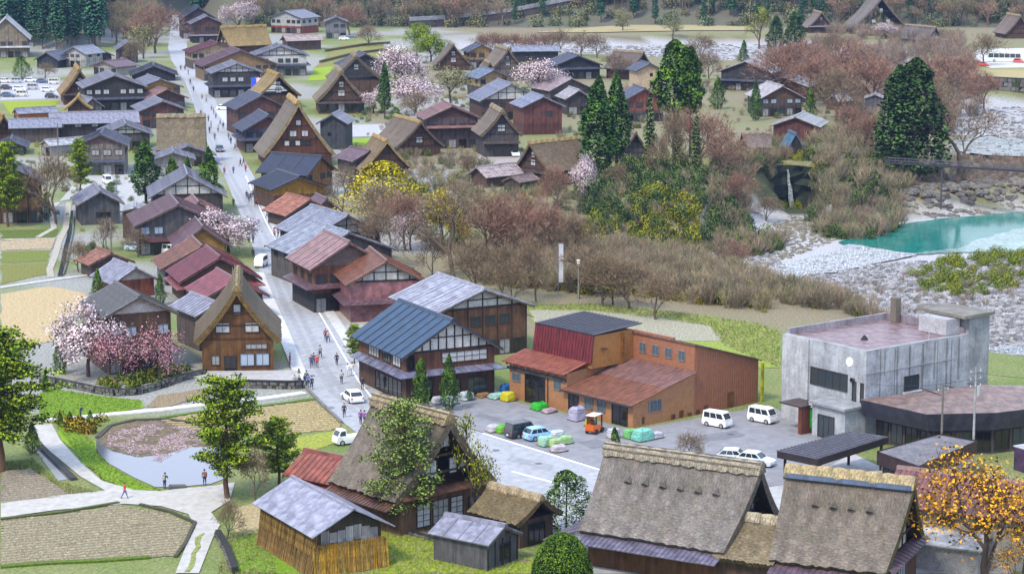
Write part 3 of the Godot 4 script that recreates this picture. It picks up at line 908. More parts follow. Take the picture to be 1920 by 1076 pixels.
func person(label: String, x: float, z: float, yaw: float, pose: String, top: Color, legs: Color, hairc := Color(0.02, 0.015, 0.012), extra := "", exc := Color(0.05, 0.05, 0.06), hgt := 1.7, group := "") -> void:
	var key := "p%s_%s_%s" % [pose, top.to_html(), legs.to_html()]
	if not cache.has(key): cache[key] = person_mesh(pose, [C(0.42, 0.27, 0.2), top, legs, C(0.05, 0.045, 0.04)])
	var root := thing("person", label, "person", Vector3(x, 0.03, z), yaw, group)
	root.scale = Vector3.ONE * hgt / 1.72
	obj("body", cache[key], M.cloth, root)
	var bend := 0.22 if pose == "photo" else 0.03
	var hc := Vector3(0, 1.66, 0.52 * bend + 0.03)
	var hm := MB.new()
	hm.col = hairc
	var prev := []
	for i in 6:
		var ph := PI * 0.62 * i / 5.0
		var ring := []
		for j in 10:
			var an := TAU * j / 10
			var fwd := sin(an)
			var p2 := ph if fwd < 0.35 else minf(ph, PI * 0.36)
			ring.append(hc + Vector3(cos(an) * sin(p2) * 0.112, cos(p2) * 0.118 + 0.025, fwd * sin(p2) * 0.118 - 0.012))
		if i > 0:
			for j in 10:
				hm.tri3(prev[j], prev[(j + 1) % 10], ring[(j + 1) % 10], prev[j] - hc, prev[(j + 1) % 10] - hc, ring[(j + 1) % 10] - hc)
				hm.tri3(prev[j], ring[(j + 1) % 10], ring[j], prev[j] - hc, ring[(j + 1) % 10] - hc, ring[j] - hc)
		prev = ring
	obj("hair", hm.mesh(), M.cloth, root)
	if extra == "bag":
		var e := MB.new()
		e.col = exc
		e.box(0, 1.22, -0.2 + 0.3 * bend, 0.28, 0.42, 0.14); e.box(0, 1.12, -0.29 + 0.3 * bend, 0.22, 0.2, 0.06)
		obj("backpack", e.mesh(), M.cloth, root)

# ---------- vehicles; local +z is the front
func vehicle(label: String, x: float, z: float, yaw: float, kind: String, col: Color, group := "", y := 0.03) -> Node3D:
	var sp: Dictionary = {
		"hatch": {"L": 4.2, "w": 1.72, "b": 0.9, "h": 1.5, "cab": [[-2.0, 0.9], [1.0, 0.9], [0.25, 1.46], [-0.3, 1.5], [-1.35, 1.44]], "name": "car"},
		"compact": {"L": 3.8, "w": 1.66, "b": 0.92, "h": 1.55, "cab": [[-1.82, 0.92], [1.0, 0.92], [0.35, 1.5], [-0.2, 1.55], [-1.4, 1.5]], "name": "car"},
		"suv": {"L": 4.7, "w": 1.82, "b": 1.02, "h": 1.85, "cab": [[-2.28, 1.02], [1.05, 1.02], [0.45, 1.8], [0.1, 1.85], [-2.1, 1.82]], "name": "car"},
		"van": {"L": 3.4, "w": 1.48, "b": 1.05, "h": 1.9, "cab": [[-1.66, 1.05], [1.62, 1.05], [1.15, 1.82], [0.85, 1.9], [-1.56, 1.86]], "name": "minivan"},
		"bus": {"L": 11.5, "w": 2.5, "b": 1.3, "h": 3.3, "cab": [[-5.7, 1.3], [5.72, 1.3], [5.55, 3.1], [5.2, 3.3], [-5.6, 3.28]], "name": "bus"},
		"truck": {"L": 3.4, "w": 1.48, "b": 1.05, "h": 1.8, "cab": [[0.45, 1.05], [1.62, 1.05], [1.2, 1.72], [1.0, 1.8], [0.5, 1.78]], "name": "truck"}}[kind]
	var root := thing(sp.name, label, sp.name, Vector3(x, y, z), yaw, group)
	var key := "v_%s_%s" % [kind, col.to_html()]
	if not cache.has(key):
		var L: float = sp.L / 2; var w: float = sp.w / 2; var b: float = sp.b
		var body := MB.new()
		body.col = col
		var wr: float = 0.48 if kind == "bus" else 0.31
		var hood := b - (0.0 if kind in ["van", "bus", "truck"] else 0.1)
		var deck: float = b if kind != "truck" else 0.62
		var hf := func(y: float) -> float: return w * (0.93 if y < 0.35 else (1.0 if y < b * 0.86 else 0.965))
		var low := [Vector2(-L + 0.06, 0.24), Vector2(-L * 0.82, 0.2), Vector2(L * 0.85, 0.2), Vector2(L - 0.05, 0.26), Vector2(L, 0.5), Vector2(L - 0.06, hood - 0.16), Vector2(L - 0.3, hood - 0.05), Vector2(sp.cab[1][0] if kind != "truck" else sp.cab[1][0], b)]
		if kind == "truck": low += [Vector2(0.45, b), Vector2(0.42, 0.66), Vector2(-L, 0.66)]
		else: low += [Vector2(sp.cab[0][0], b), Vector2(-L, b * 0.8)]
		low.append(Vector2(-L, 0.45))
		body.side(low, hf)
		var cabw := func(y: float) -> float: return w * (0.955 - 0.13 * (y - b) / (sp.h - b) * (0.6 if kind in ["van", "bus", "truck"] else 1.0))
		var cab := []
		for p in sp.cab: cab.append(Vector2(p[0], p[1] + 0.001))
		body.side(cab, cabw)
		if kind == "truck":
			for s in [-1, 1]: body.box(s * (w - 0.03), 0.8, -0.62, 0.04, 0.28, 2.1)
			body.box(0, 0.8, -L + 0.03, sp.w - 0.1, 0.28, 0.04)
		var win := MB.new()
		win.col = C(0.02, 0.025, 0.03)
		var cb: Array = sp.cab
		var p0 := Vector2(cb[0][0], cb[0][1]); var p1 := Vector2(cb[1][0], cb[1][1]); var p2 := Vector2(cb[2][0], cb[2][1]); var p4 := Vector2(cb[4][0], cb[4][1])
		var at := func(u: float, vv: float) -> Vector2: return p0.lerp(p1, u).lerp(p4.lerp(p2, u), vv)
		var splits := [[0.06, 0.33], [0.36, 0.62], [0.65, 0.93]]
		if kind == "truck": splits = [[0.12, 0.85]]
		if kind == "bus": splits = [[0.02, 0.17], [0.18, 0.33], [0.34, 0.49], [0.5, 0.65], [0.66, 0.81], [0.82, 0.97]]
		var wins := []
		for s in [-1, 1]:
			for r in splits:
				var mm := MB.new(); mm.col = win.col
				var q := []
				for e in [[r[0], 0.1], [r[1], 0.1], [r[1], 0.86], [r[0], 0.86]]:
					var zz: Vector2 = at.call(e[0], e[1])
					q.append(Vector3(s * (cabw.call(zz.y) + 0.012), zz.y, zz.x))
				if s > 0: mm.quad(q[1], q[0], q[3], q[2])
				else: mm.quad(q[0], q[1], q[2], q[3])
				wins.append([mm.mesh(), "side_window"])
		for fr in [[p1, p2, 1.0, "windscreen"], [p0, p4, -1.0, "rear_window"]]:
			var mm := MB.new(); mm.col = win.col
			var lo2: Vector2 = fr[0].lerp(fr[1], 0.1); var hi2: Vector2 = fr[0].lerp(fr[1], 0.9)
			var x0: float = cabw.call(lo2.y) - 0.07; var x1: float = cabw.call(hi2.y) - 0.07
			var dz: float = 0.014 * fr[2]
			if fr[2] > 0: mm.quad(Vector3(-x0, lo2.y + 0.005, lo2.x + dz), Vector3(x0, lo2.y + 0.005, lo2.x + dz), Vector3(x1, hi2.y + 0.005, hi2.x + dz), Vector3(-x1, hi2.y + 0.005, hi2.x + dz))
			else: mm.quad(Vector3(x0, lo2.y + 0.005, lo2.x + dz), Vector3(-x0, lo2.y + 0.005, lo2.x + dz), Vector3(-x1, hi2.y + 0.005, hi2.x + dz), Vector3(x1, hi2.y + 0.005, hi2.x + dz))
			wins.append([mm.mesh(), fr[3]])
		var ty := MB.new(); ty.col = C(0.018, 0.018, 0.018)
		ty.tube(Vector3(-0.1, 0, 0), Vector3(0.1, 0, 0), wr, wr, 16); ty.disc(Vector3(0.1, 0, 0), Vector3.RIGHT, wr, 16); ty.disc(Vector3(-0.1, 0, 0), Vector3.LEFT, wr, 16)
		var rim := MB.new(); rim.col = C(0.45, 0.46, 0.48)
		for s in [-1, 1]:
			rim.disc(Vector3(0.106 * s, 0, 0), Vector3(s, 0, 0), wr * 0.62, 12)
		var hl := MB.new(); hl.col = C(0.7, 0.72, 0.74); hl.box(0, 0, 0, 0.34, 0.15, 0.06)
		var tl := MB.new(); tl.col = C(0.35, 0.015, 0.012); tl.box(0, 0, 0, 0.16, 0.3, 0.05)
		var bp := MB.new(); bp.col = Color(col.r * 0.8, col.g * 0.8, col.b * 0.8); bp.box(0, 0, 0, sp.w * 0.94, 0.2, 0.1)
		var pl := MB.new(); pl.col = C(0.75, 0.7, 0.3) if kind in ["van", "truck"] else C(0.7, 0.7, 0.7); pl.box(0, 0, 0, 0.33, 0.165, 0.02)
		var mr := MB.new(); mr.col = col; mr.box(0, 0, 0, 0.16, 0.12, 0.09)
		cache[key] = {"body": body.mesh(), "wins": wins, "tyre": ty.mesh(), "rim": rim.mesh(), "hl": hl.mesh(), "tl": tl.mesh(), "bp": bp.mesh(), "pl": pl.mesh(), "mr": mr.mesh(), "wr": wr}
	var k: Dictionary = cache[key]
	obj("body", k.body, M.paint, root)
	for q in k.wins: obj(q[1], q[0], M.glass, root)
	var Lh: float = sp.L / 2; var wh: float = sp.w / 2
	for s in [-1, 1]:
		for e in [-0.6, 0.62]:
			var t := obj("wheel", k.tyre, M.rubber, root)
			t.position = Vector3(s * (wh - 0.085), k.wr, e * Lh)
			obj("rim", k.rim, M.steel, t)
		var a := obj("headlight", k.hl, M.glass, root); a.position = Vector3(s * (wh - 0.27), sp.b * 0.66, Lh - 0.035)
		var c := obj("tail_light", k.tl, M.paint, root); c.position = Vector3(s * (wh - 0.14), sp.b * 0.8 if kind != "truck" else 0.5, -Lh - 0.005)
		var d := obj("mirror", k.mr, M.paint, root); d.position = Vector3(s * (wh + 0.07), sp.b + 0.06, sp.cab[1][0] - 0.25)
		var f := obj("bumper", k.bp, M.paint, root); f.position = Vector3(0, 0.4, s * (Lh - 0.01))
		var g := obj("number_plate", k.pl, M.paint, root); g.position = Vector3(0, 0.46, s * (Lh + 0.05))
	return root

func pile(label: String, x: float, z: float, yaw: float, sx: float, sy: float, sz: float, col: Color, lumpy := 0.5) -> void:
	# bags on a pallet under a tied sheet
	var root := thing("covered_pile", label, "tarpaulin pile", Vector3(x, 0.05, z), yaw, "covered piles in the yard")
	var p := MB.new(); p.col = C(0.3, 0.22, 0.13)
	for i in 4: p.box(0, 0.11, (i - 1.5) * sz * 0.28, sx * 0.95, 0.03, sz * 0.16)
	for i in 3: p.box((i - 1) * sx * 0.42, 0.05, 0, 0.1, 0.1, sz * 0.95)
	obj("pallet", p.mesh(), M.wood, root)
	var m := MB.new()
	var nu := 18; var nv := 9
	var g := []
	for j in nv + 1:
		var row := []
		for i in nu:
			var an := TAU * i / nu
			var ph := PI * 0.5 * j / nv
			var e := 0.45
			var cx := signf(cos(an)) * pow(absf(cos(an)), e); var cz := signf(sin(an)) * pow(absf(sin(an)), e)
			var rad := pow(cos(ph), 0.32) if j < nv else 0.0
			var hy := pow(sin(ph), 0.75)
			var w := 1.0 + lumpy * 0.35 * nz.get_noise_3d(cx * 45 + x * 9, hy * 45, cz * 45 + z * 9)
			row.append(Vector3(cx * rad * sx / 2 * w, 0.13 + hy * sy * w, cz * rad * sz / 2 * w))
		g.append(row)
	for j in nv:
		for i in nu:
			m.col = vary(col, 0.06)
			m.quad(g[j][(i + 1) % nu], g[j][i], g[j + 1][i], g[j + 1][(i + 1) % nu])
	obj("tarpaulin", m.mesh(), M.tarp, root)
	var r := MB.new(); r.col = C(0.12, 0.12, 0.13)
	for k in [3, 5]:
		for i in nu: r.tube(g[k][i] * 1.01, g[k][(i + 1) % nu] * 1.01, 0.015, 0.015, 4)
	obj("rope", r.mesh(), M.cloth, root)

# ---------- ground sheets and scatter
func pv(a: Array) -> PackedVector2Array:
	var r := PackedVector2Array()
	for i in range(0, a.size(), 2): r.append(Vector2(a[i], a[i + 1]))
	return r
func sheet(called: String, pts: PackedVector2Array, y: float, col: Color, material: Material, thick := 0.0) -> MeshInstance3D:
	var m := MB.new()
	m.col = col
	if material in [M.ground, M.field, M.pool, M.rapids] and thick == 0.0:
		var w := PackedVector2Array()
		for i in pts.size():
			var a := pts[i]; var b := pts[(i + 1) % pts.size()]
			var k := mini(12, int(a.distance_to(b) / 2.5) + 1)
			for j in k:
				var p := a.lerp(b, float(j) / k)
				w.append(p + Vector2(nz.get_noise_2d(p.x * 9, p.y * 9), nz.get_noise_2d(p.x * 9 + 99, p.y * 9)) * (1.6 if y < -1 else 0.7))
		if not Geometry2D.triangulate_polygon(w).is_empty(): pts = w
	var t := Geometry2D.triangulate_polygon(pts)
	for i in range(0, t.size(), 3):
		var a := pts[t[i]]; var b := pts[t[i + 1]]; var d := pts[t[i + 2]]
		if (b - a).cross(d - a) > 0:
			var s := b; b = d; d = s
		m.tri(Vector3(a.x, y, a.y), Vector3(b.x, y, b.y), Vector3(d.x, y, d.y))
	if thick > 0:
		var cw := Geometry2D.is_polygon_clockwise(pts)
		for i in pts.size():
			var a := pts[i]; var b := pts[(i + 1) % pts.size()]
			if cw:
				var s := a; a = b; b = s
			m.quad(Vector3(b.x, y - thick, b.y), Vector3(a.x, y - thick, a.y), Vector3(a.x, y, a.y), Vector3(b.x, y, b.y))
	return structure(called, m.mesh(), material)
func furrows(label: String, pts: PackedVector2Array, y: float, dir: Vector2, gap: float, col: Color) -> void:
	var m := MB.new()
	var ctr := Vector2.ZERO
	for p in pts: ctr += p / pts.size()
	dir = dir.normalized()
	var nn := Vector2(-dir.y, dir.x)
	for k in range(-70, 71):
		var o := ctr + nn * k * gap
		var line := PackedVector2Array()
		for j in 61: line.append(o + dir * (j - 30) * 1.6 + nn * 0.25 * nz.get_noise_2d(j * 12, k * 3))
		for seg in Geometry2D.intersect_polyline_with_polygon(line, pts):
			for j in seg.size() - 1:
				if rng.randf() < 0.01: continue
				m.col = vary(col, 0.025)
				var a: Vector2 = seg[j]; var b: Vector2 = seg[j + 1]; var w := nn * gap * rr(0.24, 0.34)
				var t0 := Vector3(a.x, y + 0.09, a.y); var t1 := Vector3(b.x, y + 0.09, b.y)
				m.quad(Vector3(b.x - w.x, y, b.y - w.y), t1, t0, Vector3(a.x - w.x, y, a.y - w.y))
				m.quad(t0, t1, Vector3(b.x + w.x, y, b.y + w.y), Vector3(a.x + w.x, y, a.y + w.y))
	var o := obj("furrow_rows", m.mesh(), M.ground)
	tag(o, label, "furrows", "", "stuff")
func strip(called: String, pts: PackedVector2Array, w: float, y: float, col: Color, material: Material, thick := 0.0) -> MeshInstance3D:
	var l := PackedVector2Array(); var r := PackedVector2Array()
	for i in pts.size():
		var d := (pts[mini(i + 1, pts.size() - 1)] - pts[maxi(i - 1, 0)]).normalized()
		var nn := Vector2(-d.y, d.x) * w / 2
		l.append(pts[i] + nn); r.append(pts[i] - nn)
	r.reverse()
	return sheet(called, l + r, y, col, material, thick)
func scatter(called: String, m: Mesh, material: Material, xf: Array, cols: Array, label: String, category: String) -> void:
	var mm := MultiMesh.new()
	mm.transform_format = MultiMesh.TRANSFORM_3D
	mm.use_colors = true
	mm.mesh = m
	mm.instance_count = xf.size()
	for i in xf.size():
		mm.set_instance_transform(i, xf[i]); mm.set_instance_color(i, cols[i % cols.size()])
	var o := MultiMeshInstance3D.new()
	o.multimesh = mm; o.material_override = material
	o.name = numbered(called)
	add_child(o)
	tag(o, label, category, "", "stuff")
func inside(poly: PackedVector2Array, p: Vector2) -> bool: return Geometry2D.is_point_in_polygon(p, poly)
func poly_dist(poly: PackedVector2Array, p: Vector2) -> float:
	var d := 1e9
	for i in poly.size(): d = minf(d, p.distance_squared_to(Geometry2D.get_closest_point_to_segment(p, poly[i], poly[(i + 1) % poly.size()])))
	return sqrt(d)
func xform(x: float, y: float, z: float, s: float, sy := 1.0) -> Transform3D:
	return Transform3D(Basis(Vector3.UP, rr(0, TAU)).scaled(Vector3(s, s * sy, s)), Vector3(x, y, z))

# ---------- terrain
func ground_h(x: float, z: float) -> float:
	var h := 0.0
	for i in beds.size():
		var b: Rect2 = bed_box[i]
		var p := Vector2(x, z)
		if not b.grow(22).has_point(p): continue
		var dep: float = [9.0, 3.5, 4.5, 9.0][i]
		var w: float = [15.0, 9.0, 12.0, 4.0][i]
		if inside(beds[i], p): h = minf(h, -dep)
		else:
			var d := poly_dist(beds[i], p)
			if d < w: h = minf(h, -dep * (1.0 - smoothstep(0.0, w, d)))
	var rx := -117.0 + (z + 850.0) * 0.154
	if z < -870 and x < rx - 14: h += (-870.0 - z) * 0.3 * smoothstep(rx - 14, rx - 50, x)
	if z < -1000: h += (-1000.0 - z) * 0.3 * smoothstep(10, 25, absf(x - rx))
	return h
func tone(x: float, z: float, h: float) -> Color:
	var a := nz.get_noise_2d(x * 0.9, z * 0.9) * 0.5 + 0.5
	var b := nz.get_noise_2d(x * 4.0 + 300, z * 4.0) * 0.5 + 0.5
	var grass := C(0.2, 0.3, 0.05).lerp(C(0.44, 0.4, 0.18), clampf((b - 0.25) * 1.4, 0, 1))
	if z < -330 and x > -40: grass = C(0.36, 0.3, 0.18).lerp(C(0.28, 0.34, 0.08), clampf((a - 0.3) * 1.5, 0, 1))
	if z < -280 and x < -10: grass = grass.lerp(C(0.5, 0.49, 0.48), clampf((a - 0.42) * 5, 0, 0.85))
	if h < -0.4 and x > 75: grass = C(0.36, 0.3, 0.17).lerp(C(0.2, 0.22, 0.08), clampf((b - 0.4) * 3, 0, 1))
	elif h < -0.4: grass = C(0.27, 0.21, 0.14).lerp(C(0.16, 0.2, 0.06), a)
	if h < (-8.0 if x > 75 and z < -480 else -5.2) and z > -620: grass = C(0.66, 0.66, 0.68).lerp(C(0.5, 0.46, 0.36), clampf((a - 0.45) * 3, 0, 1))
	if h < -1.5 and z <= -620: grass = C(0.62, 0.62, 0.64)
	if x > 52 and x < 72 and z < -511 and z > -542 and h < -0.5: grass = C(0.07, 0.09, 0.03)
	if x > 150 and h > -4.0 and z > -860 and z < -600: grass = C(0.6, 0.5, 0.22).lerp(C(0.34, 0.36, 0.1), clampf((a - 0.45) * 3, 0, 1))
	if z < -985: grass = C(0.22, 0.19, 0.15).lerp(C(0.18, 0.2, 0.1), a)
	return grass
func terrain() -> void:
	var st := 5.0
	var x0 := -520.0; var z0 := -120.0
	var nx := 220; var nr := 270
	var v := PackedVector3Array(); var c := PackedColorArray(); var n := PackedVector3Array(); var idx := PackedInt32Array()
	for j in nr:
		for i in nx:
			var x := x0 + i * st; var z := z0 - j * st
			var h := ground_h(x, z)
			if h < -0.5: h += nz.get_noise_2d(x * 6, z * 6) * (0.1 if h < -8.8 else 0.5)
			v.append(Vector3(x, h, z)); c.append(tone(x, z, h))
	n.resize(v.size())
	for j in nr:
		for i in nx:
			var a := v[j * nx + maxi(i - 1, 0)]; var b := v[j * nx + mini(i + 1, nx - 1)]
			var d := v[maxi(j - 1, 0) * nx + i]; var e := v[mini(j + 1, nr - 1) * nx + i]
			n[j * nx + i] = (d - e).cross(b - a).normalized()
	for j in nr - 1:
		for i in nx - 1:
			var k := j * nx + i
			idx.append_array([k, k + nx, k + 1, k + 1, k + nx, k + nx + 1])
	var arr := []
	arr.resize(Mesh.ARRAY_MAX)
	arr[Mesh.ARRAY_VERTEX] = v; arr[Mesh.ARRAY_NORMAL] = n; arr[Mesh.ARRAY_COLOR] = c; arr[Mesh.ARRAY_INDEX] = idx
	var m := ArrayMesh.new()
	m.add_surface_from_arrays(Mesh.PRIMITIVE_TRIANGLES, arr)
	structure("ground", m, M.ground)

# ---------- meshes for scatter
func bush_mesh(a: Color, b: Color, n: int, s: float) -> ArrayMesh:
	var m := MB.new()
	for i in n:
		var e := Vector3(rr(-1, 1), rr(-0.2, 1), rr(-1, 1)).normalized() * pow(rng.randf(), 0.4)
		var p := Vector3(e.x * 0.6, maxf(0.05, e.y * 0.9), e.z * 0.6)
		m.col = vary(lerpc(a, b, 0.5 + 1.3 * nz.get_noise_3d(p.x * 70, p.y * 70, p.z * 70)), 0.15)
		fleck(m, p, s, e + Vector3.UP * 0.5)
	return m.mesh()
func twig_mesh() -> ArrayMesh:
	# a leafless shrub of many stems, one metre tall
	var m := MB.new()
	for i in 26:
		var d := Vector3(rr(-0.6, 0.6), 1, rr(-0.6, 0.6)).normalized()
		var p := Vector3(rr(-0.15, 0.15), 0, rr(-0.15, 0.15))
		var q := p + d * rr(0.5, 0.85)
		m.col = vary(C(0.75, 0.75, 0.75), 0.25)
		m.tube(p, q, 0.008, 0.005, 3)
		for k in 7:
			var s := p.lerp(q, rr(0.35, 1.0))
			var e: Vector3 = (d + Vector3(rr(-1, 1), rr(-0.2, 0.8), rr(-1, 1))).normalized()
			var w := e.cross(Vector3(rr(-1, 1), rr(-1, 1), rr(-1, 1))).normalized() * 0.008
			m.tri(s - w, s + w, s + e * rr(0.15, 0.38))
	return m.mesh()
func rock_mesh(sd: int) -> ArrayMesh:
	var m := MB.new()
	m.col = Color.WHITE
	var g := []
	for j in 5:
		var row := []
		for i in 8:
			var an := TAU * i / 8; var ph := PI * (j / 4.0 - 0.5)
			var d := Vector3(cos(an) * cos(ph), sin(ph) * 0.65, sin(an) * cos(ph))
			row.append(d * 0.5 * (1 + 0.45 * nz.get_noise_3d(d.x * 60 + sd * 77, d.y * 60, d.z * 60)))
		g.append(row)
	for j in 4:
		for i in 8: m.quad(g[j][(i + 1) % 8], g[j][i], g[j + 1][i], g[j + 1][(i + 1) % 8])
	return m.mesh()
func tuft_mesh() -> ArrayMesh:
	var m := MB.new()
	m.col = Color.WHITE
	for i in 9:
		var an := rr(0, TAU); var d := Vector3(cos(an), 0, sin(an))
		var p := d * rr(0, 0.25); var w := Vector3(-d.z, 0, d.x) * 0.03
		m.trin(p - w, p + w, p + d * rr(0.05, 0.3) + Vector3.UP * rr(0.5, 1.0), (Vector3.UP + d * 0.3).normalized())
	return m.mesh()
func fill(poly: PackedVector2Array, n: int) -> Array:
	var lo := Vector2.INF; var hi := -lo
	for p in poly: lo = lo.min(p); hi = hi.max(p)
	var r := []
	var tries := 0
	while r.size() < n and tries < n * 20:
		tries += 1
		var p := Vector2(rr(lo.x, hi.x), rr(lo.y, hi.y))
		if inside(poly, p): r.append(p)
	return r
func sow(called: String, mesh: Mesh, material: Material, poly: PackedVector2Array, n: int, s0: float, s1: float, cols: Array, label: String, category: String, tall := 1.0) -> void:
	var xs := []
	for p in fill(poly, n): xs.append(xform(p.x, ground_h(p.x, p.y) - 0.05, p.y, rr(s0, s1), tall * rr(0.8, 1.2)))
	scatter(called, mesh, material, xs, cols, label, category)

# ---------- particular buildings
func put(root: Node, called: String, m: MB, material: Material) -> MeshInstance3D: return obj(called, m.mesh(), material, root)
func boxed(root: Node, called: String, x0: float, x1: float, y0: float, y1: float, z0: float, z1: float, col: Color, material: Material) -> MeshInstance3D:
	var m := MB.new()
	m.col = col
	m.box((x0 + x1) / 2, (y0 + y1) / 2, (z0 + z1) / 2, x1 - x0, y1 - y0, z1 - z0)
	return put(root, called, m, material)
func zy_prism(poly: Array, x0: float, x1: float, col: Color) -> MB:
	# profile in (z, y) extruded along x
	var m := MB.new()
	m.col = col
	m.xf = Transform3D(Basis(Vector3(0, 0, 1), Vector3(0, 1, 0), Vector3(-1, 0, 0)), Vector3.ZERO)
	m.prism(PackedVector2Array(poly), -x1, -x0)
	return m

func warehouse() -> void:
	var r := thing("orange_warehouse", "large orange metal warehouse with red mansard roof and lean-to in the yard", "warehouse", Vector3(14.2, 0, -274.9), -49)
	var OR := C(0.36, 0.18, 0.1)
	var OR2 := C(0.31, 0.15, 0.095)
	# main hall, roof falling to the back
	var hall := zy_prism([Vector2(-21.4, 0), Vector2(-10.2, 0), Vector2(-10.2, 8.6), Vector2(-21.4, 5.4)], -21, -0.02, OR2)
	put(r, "hall_wall", hall, M.panel)
	var hr := MB.new()
	roof_slab(hr, Vector3(0.25, 5.3, -21.8), Vector3(-21.2, 5.3, -21.8), Vector3(-21.2, 8.78, -10.0), Vector3(0.25, 8.78, -10.0), 0.15, 0.8, C(0.16, 0.1, 0.09))
	put(r, "hall_roof", hr, M.metal)
	boxed(r, "parapet", -10.6, -3.6, 8.62, 9.0, -10.5, -10.15, OR2, M.panel)
	for i in 4: window(r, plane_xf(-8.9 + i * 2.25, 7.0, -10.2, 0), 1.1, 1.2, "steel", 2, 1)
	# ribs on the long right wall, one per sheet joint
	for i in 27:
		var z := -10.6 - i * 0.4
		var top := 8.6 - (-10.2 - z) * 3.2 / 11.2
		boxed(r, "wall_rib", -0.02, 0.03, 0.0, top - 0.25, z - 0.03, z + 0.03, OR2, M.panel)
	boxed(r, "wall_door", 0.0, 0.06, 0.0, 2.0, -17.0, -16.0, C(0.2, 0.09, 0.04), M.metal)
	for k in 5: boxed(r, "rust_patch", 0.03, 0.045, 0.1, 0.7 + 0.3 * sin(k * 2.0), -7.0 - k * 1.4, -6.3 - k * 1.4, C(0.16, 0.07, 0.03), M.rust)
	# lean-to
	put(r, "lean_to_wall", zy_prism([Vector2(-10.19, 0), Vector2(0, 0), Vector2(0, 2.9), Vector2(-10.19, 5.2)], -11.5, 0.0, C(0.38, 0.205, 0.11)), M.panel)
	for k in 2:
		var lr := MB.new()
		if k == 0: roof_slab(lr, Vector3(-12.0, 2.85, 0.7), Vector3(0.4, 2.85, 0.7), Vector3(0.4, 4.15, -4.9), Vector3(-12.0, 4.15, -4.9), 0.12, 0.45, C(0.29, 0.13, 0.085))
		else: roof_slab(lr, Vector3(-12.0, 4.2, -4.85), Vector3(0.4, 4.2, -4.85), Vector3(0.4, 5.42, -10.17), Vector3(-12.0, 5.42, -10.17), 0.12, 0.45, C(0.3, 0.17, 0.15))
		put(r, "lean_to_roof", lr, M.rust)
	boxed(r, "gutter", -12.0, 0.4, 2.62, 2.8, 0.6, 0.8, C(0.05, 0.05, 0.055), M.metal)
	window(r, plane_xf(-10.3, 1.15, 0, 0), 1.7, 2.3, "dark", 2, 1, "door")
	window(r, plane_xf(-7.6, 1.75, 0, 0), 1.4, 1.4, "steel", 2, 1)
	window(r, plane_xf(-5.4, 1.75, 0, 0), 1.4, 1.4, "steel", 2, 1)
	window(r, plane_xf(-2.2, 1.3, 0, 0), 2.6, 2.5, "dark", 2, 1, "door")
	window(r, plane_xf(0.0, 2.2, -3.6, 90), 2.0, 1.3, "steel", 3, 1)
	boxed(r, "vent", 0.0, 0.05, 0.3, 1.1, -1.9, -1.5, C(0.1, 0.05, 0.03), M.metal)
	# low left block with red roof and mansard
	put(r, "left_block_wall", zy_prism([Vector2(-10.18, 0), Vector2(0.0, 0), Vector2(0.0, 4.7), Vector2(-10.18, 5.5)], -22.1, -11.52, C(0.36, 0.195, 0.11)), M.panel)
	var lr2 := MB.new()
	roof_slab(lr2, Vector3(-22.6, 4.75, 0.9), Vector3(-11.2, 4.75, 0.9), Vector3(-11.2, 5.75, -3.0), Vector3(-22.6, 5.75, -3.0), 0.14, 0.45, C(0.36, 0.13, 0.09))
	put(r, "left_block_roof", lr2, M.rust)
	for i in 9: boxed(r, "eave_bracket", -22.0 + i * 1.25, -21.9 + i * 1.25, 4.35, 4.6, 0.02, 0.75, C(0.3, 0.26, 0.2), M.wood)
	boxed(r, "fascia", -22.3, -11.6, 3.7, 4.05, 0.003, 0.3, C(0.09, 0.09, 0.1), M.metal)
	window(r, plane_xf(-17.3, 1.75, 0, 0), 3.6, 3.5, "dark", 3, 1, "door")
	window(r, plane_xf(-20.8, 2.8, 0, 0), 1.5, 1.0, "steel", 2, 1)
	window(r, plane_xf(-13.2, 3.0, 0, 0), 1.2, 1.1, "steel", 2, 1)
	boxed(r, "drain_pipe", -15.0, -14.88, 0.0, 4.3, 0.02, 0.12, C(0.12, 0.06, 0.03), M.metal)
	# upper block: steep red face, orange end wall, dark roof
	put(r, "upper_wall", zy_prism([Vector2(-10.16, 5.0), Vector2(-3.25, 5.0), Vector2(-3.6, 9.0), Vector2(-10.16, 9.0)], -20.9, -10.62, C(0.36, 0.19, 0.08)), M.panel)
	var mr := MB.new()
	roof_slab(mr, Vector3(-21.2, 5.7, -2.95), Vector3(-10.5, 5.7, -2.95), Vector3(-10.5, 9.2, -3.5), Vector3(-21.2, 9.2, -3.5), 0.12, 0.5, C(0.17, 0.028, 0.035))
	put(r, "mansard_face", mr, M.rust)
	var dr := MB.new()
	roof_slab(dr, Vector3(-21.2, 9.21, -3.4), Vector3(-10.45, 9.21, -3.4), Vector3(-10.45, 9.7, -11.5), Vector3(-21.2, 9.7, -11.5), 0.14, 0.6, C(0.045, 0.04, 0.055))
	put(r, "upper_roof", dr, M.metal)
	boxed(r, "speaker_bracket", -10.6, -9.9, 7.2, 7.45, -5.2, -4.8, C(0.15, 0.08, 0.05), M.metal)
	boxed(r, "duct", -10.6, -10.3, 5.6, 8.9, -8.4, -8.1, C(0.28, 0.13, 0.05), M.metal)
	boxed(r, "end_post", 0.2, 0.5, 0.0, 5.0, -21.9, -21.6, C(0.5, 0.5, 0.08), M.metal)

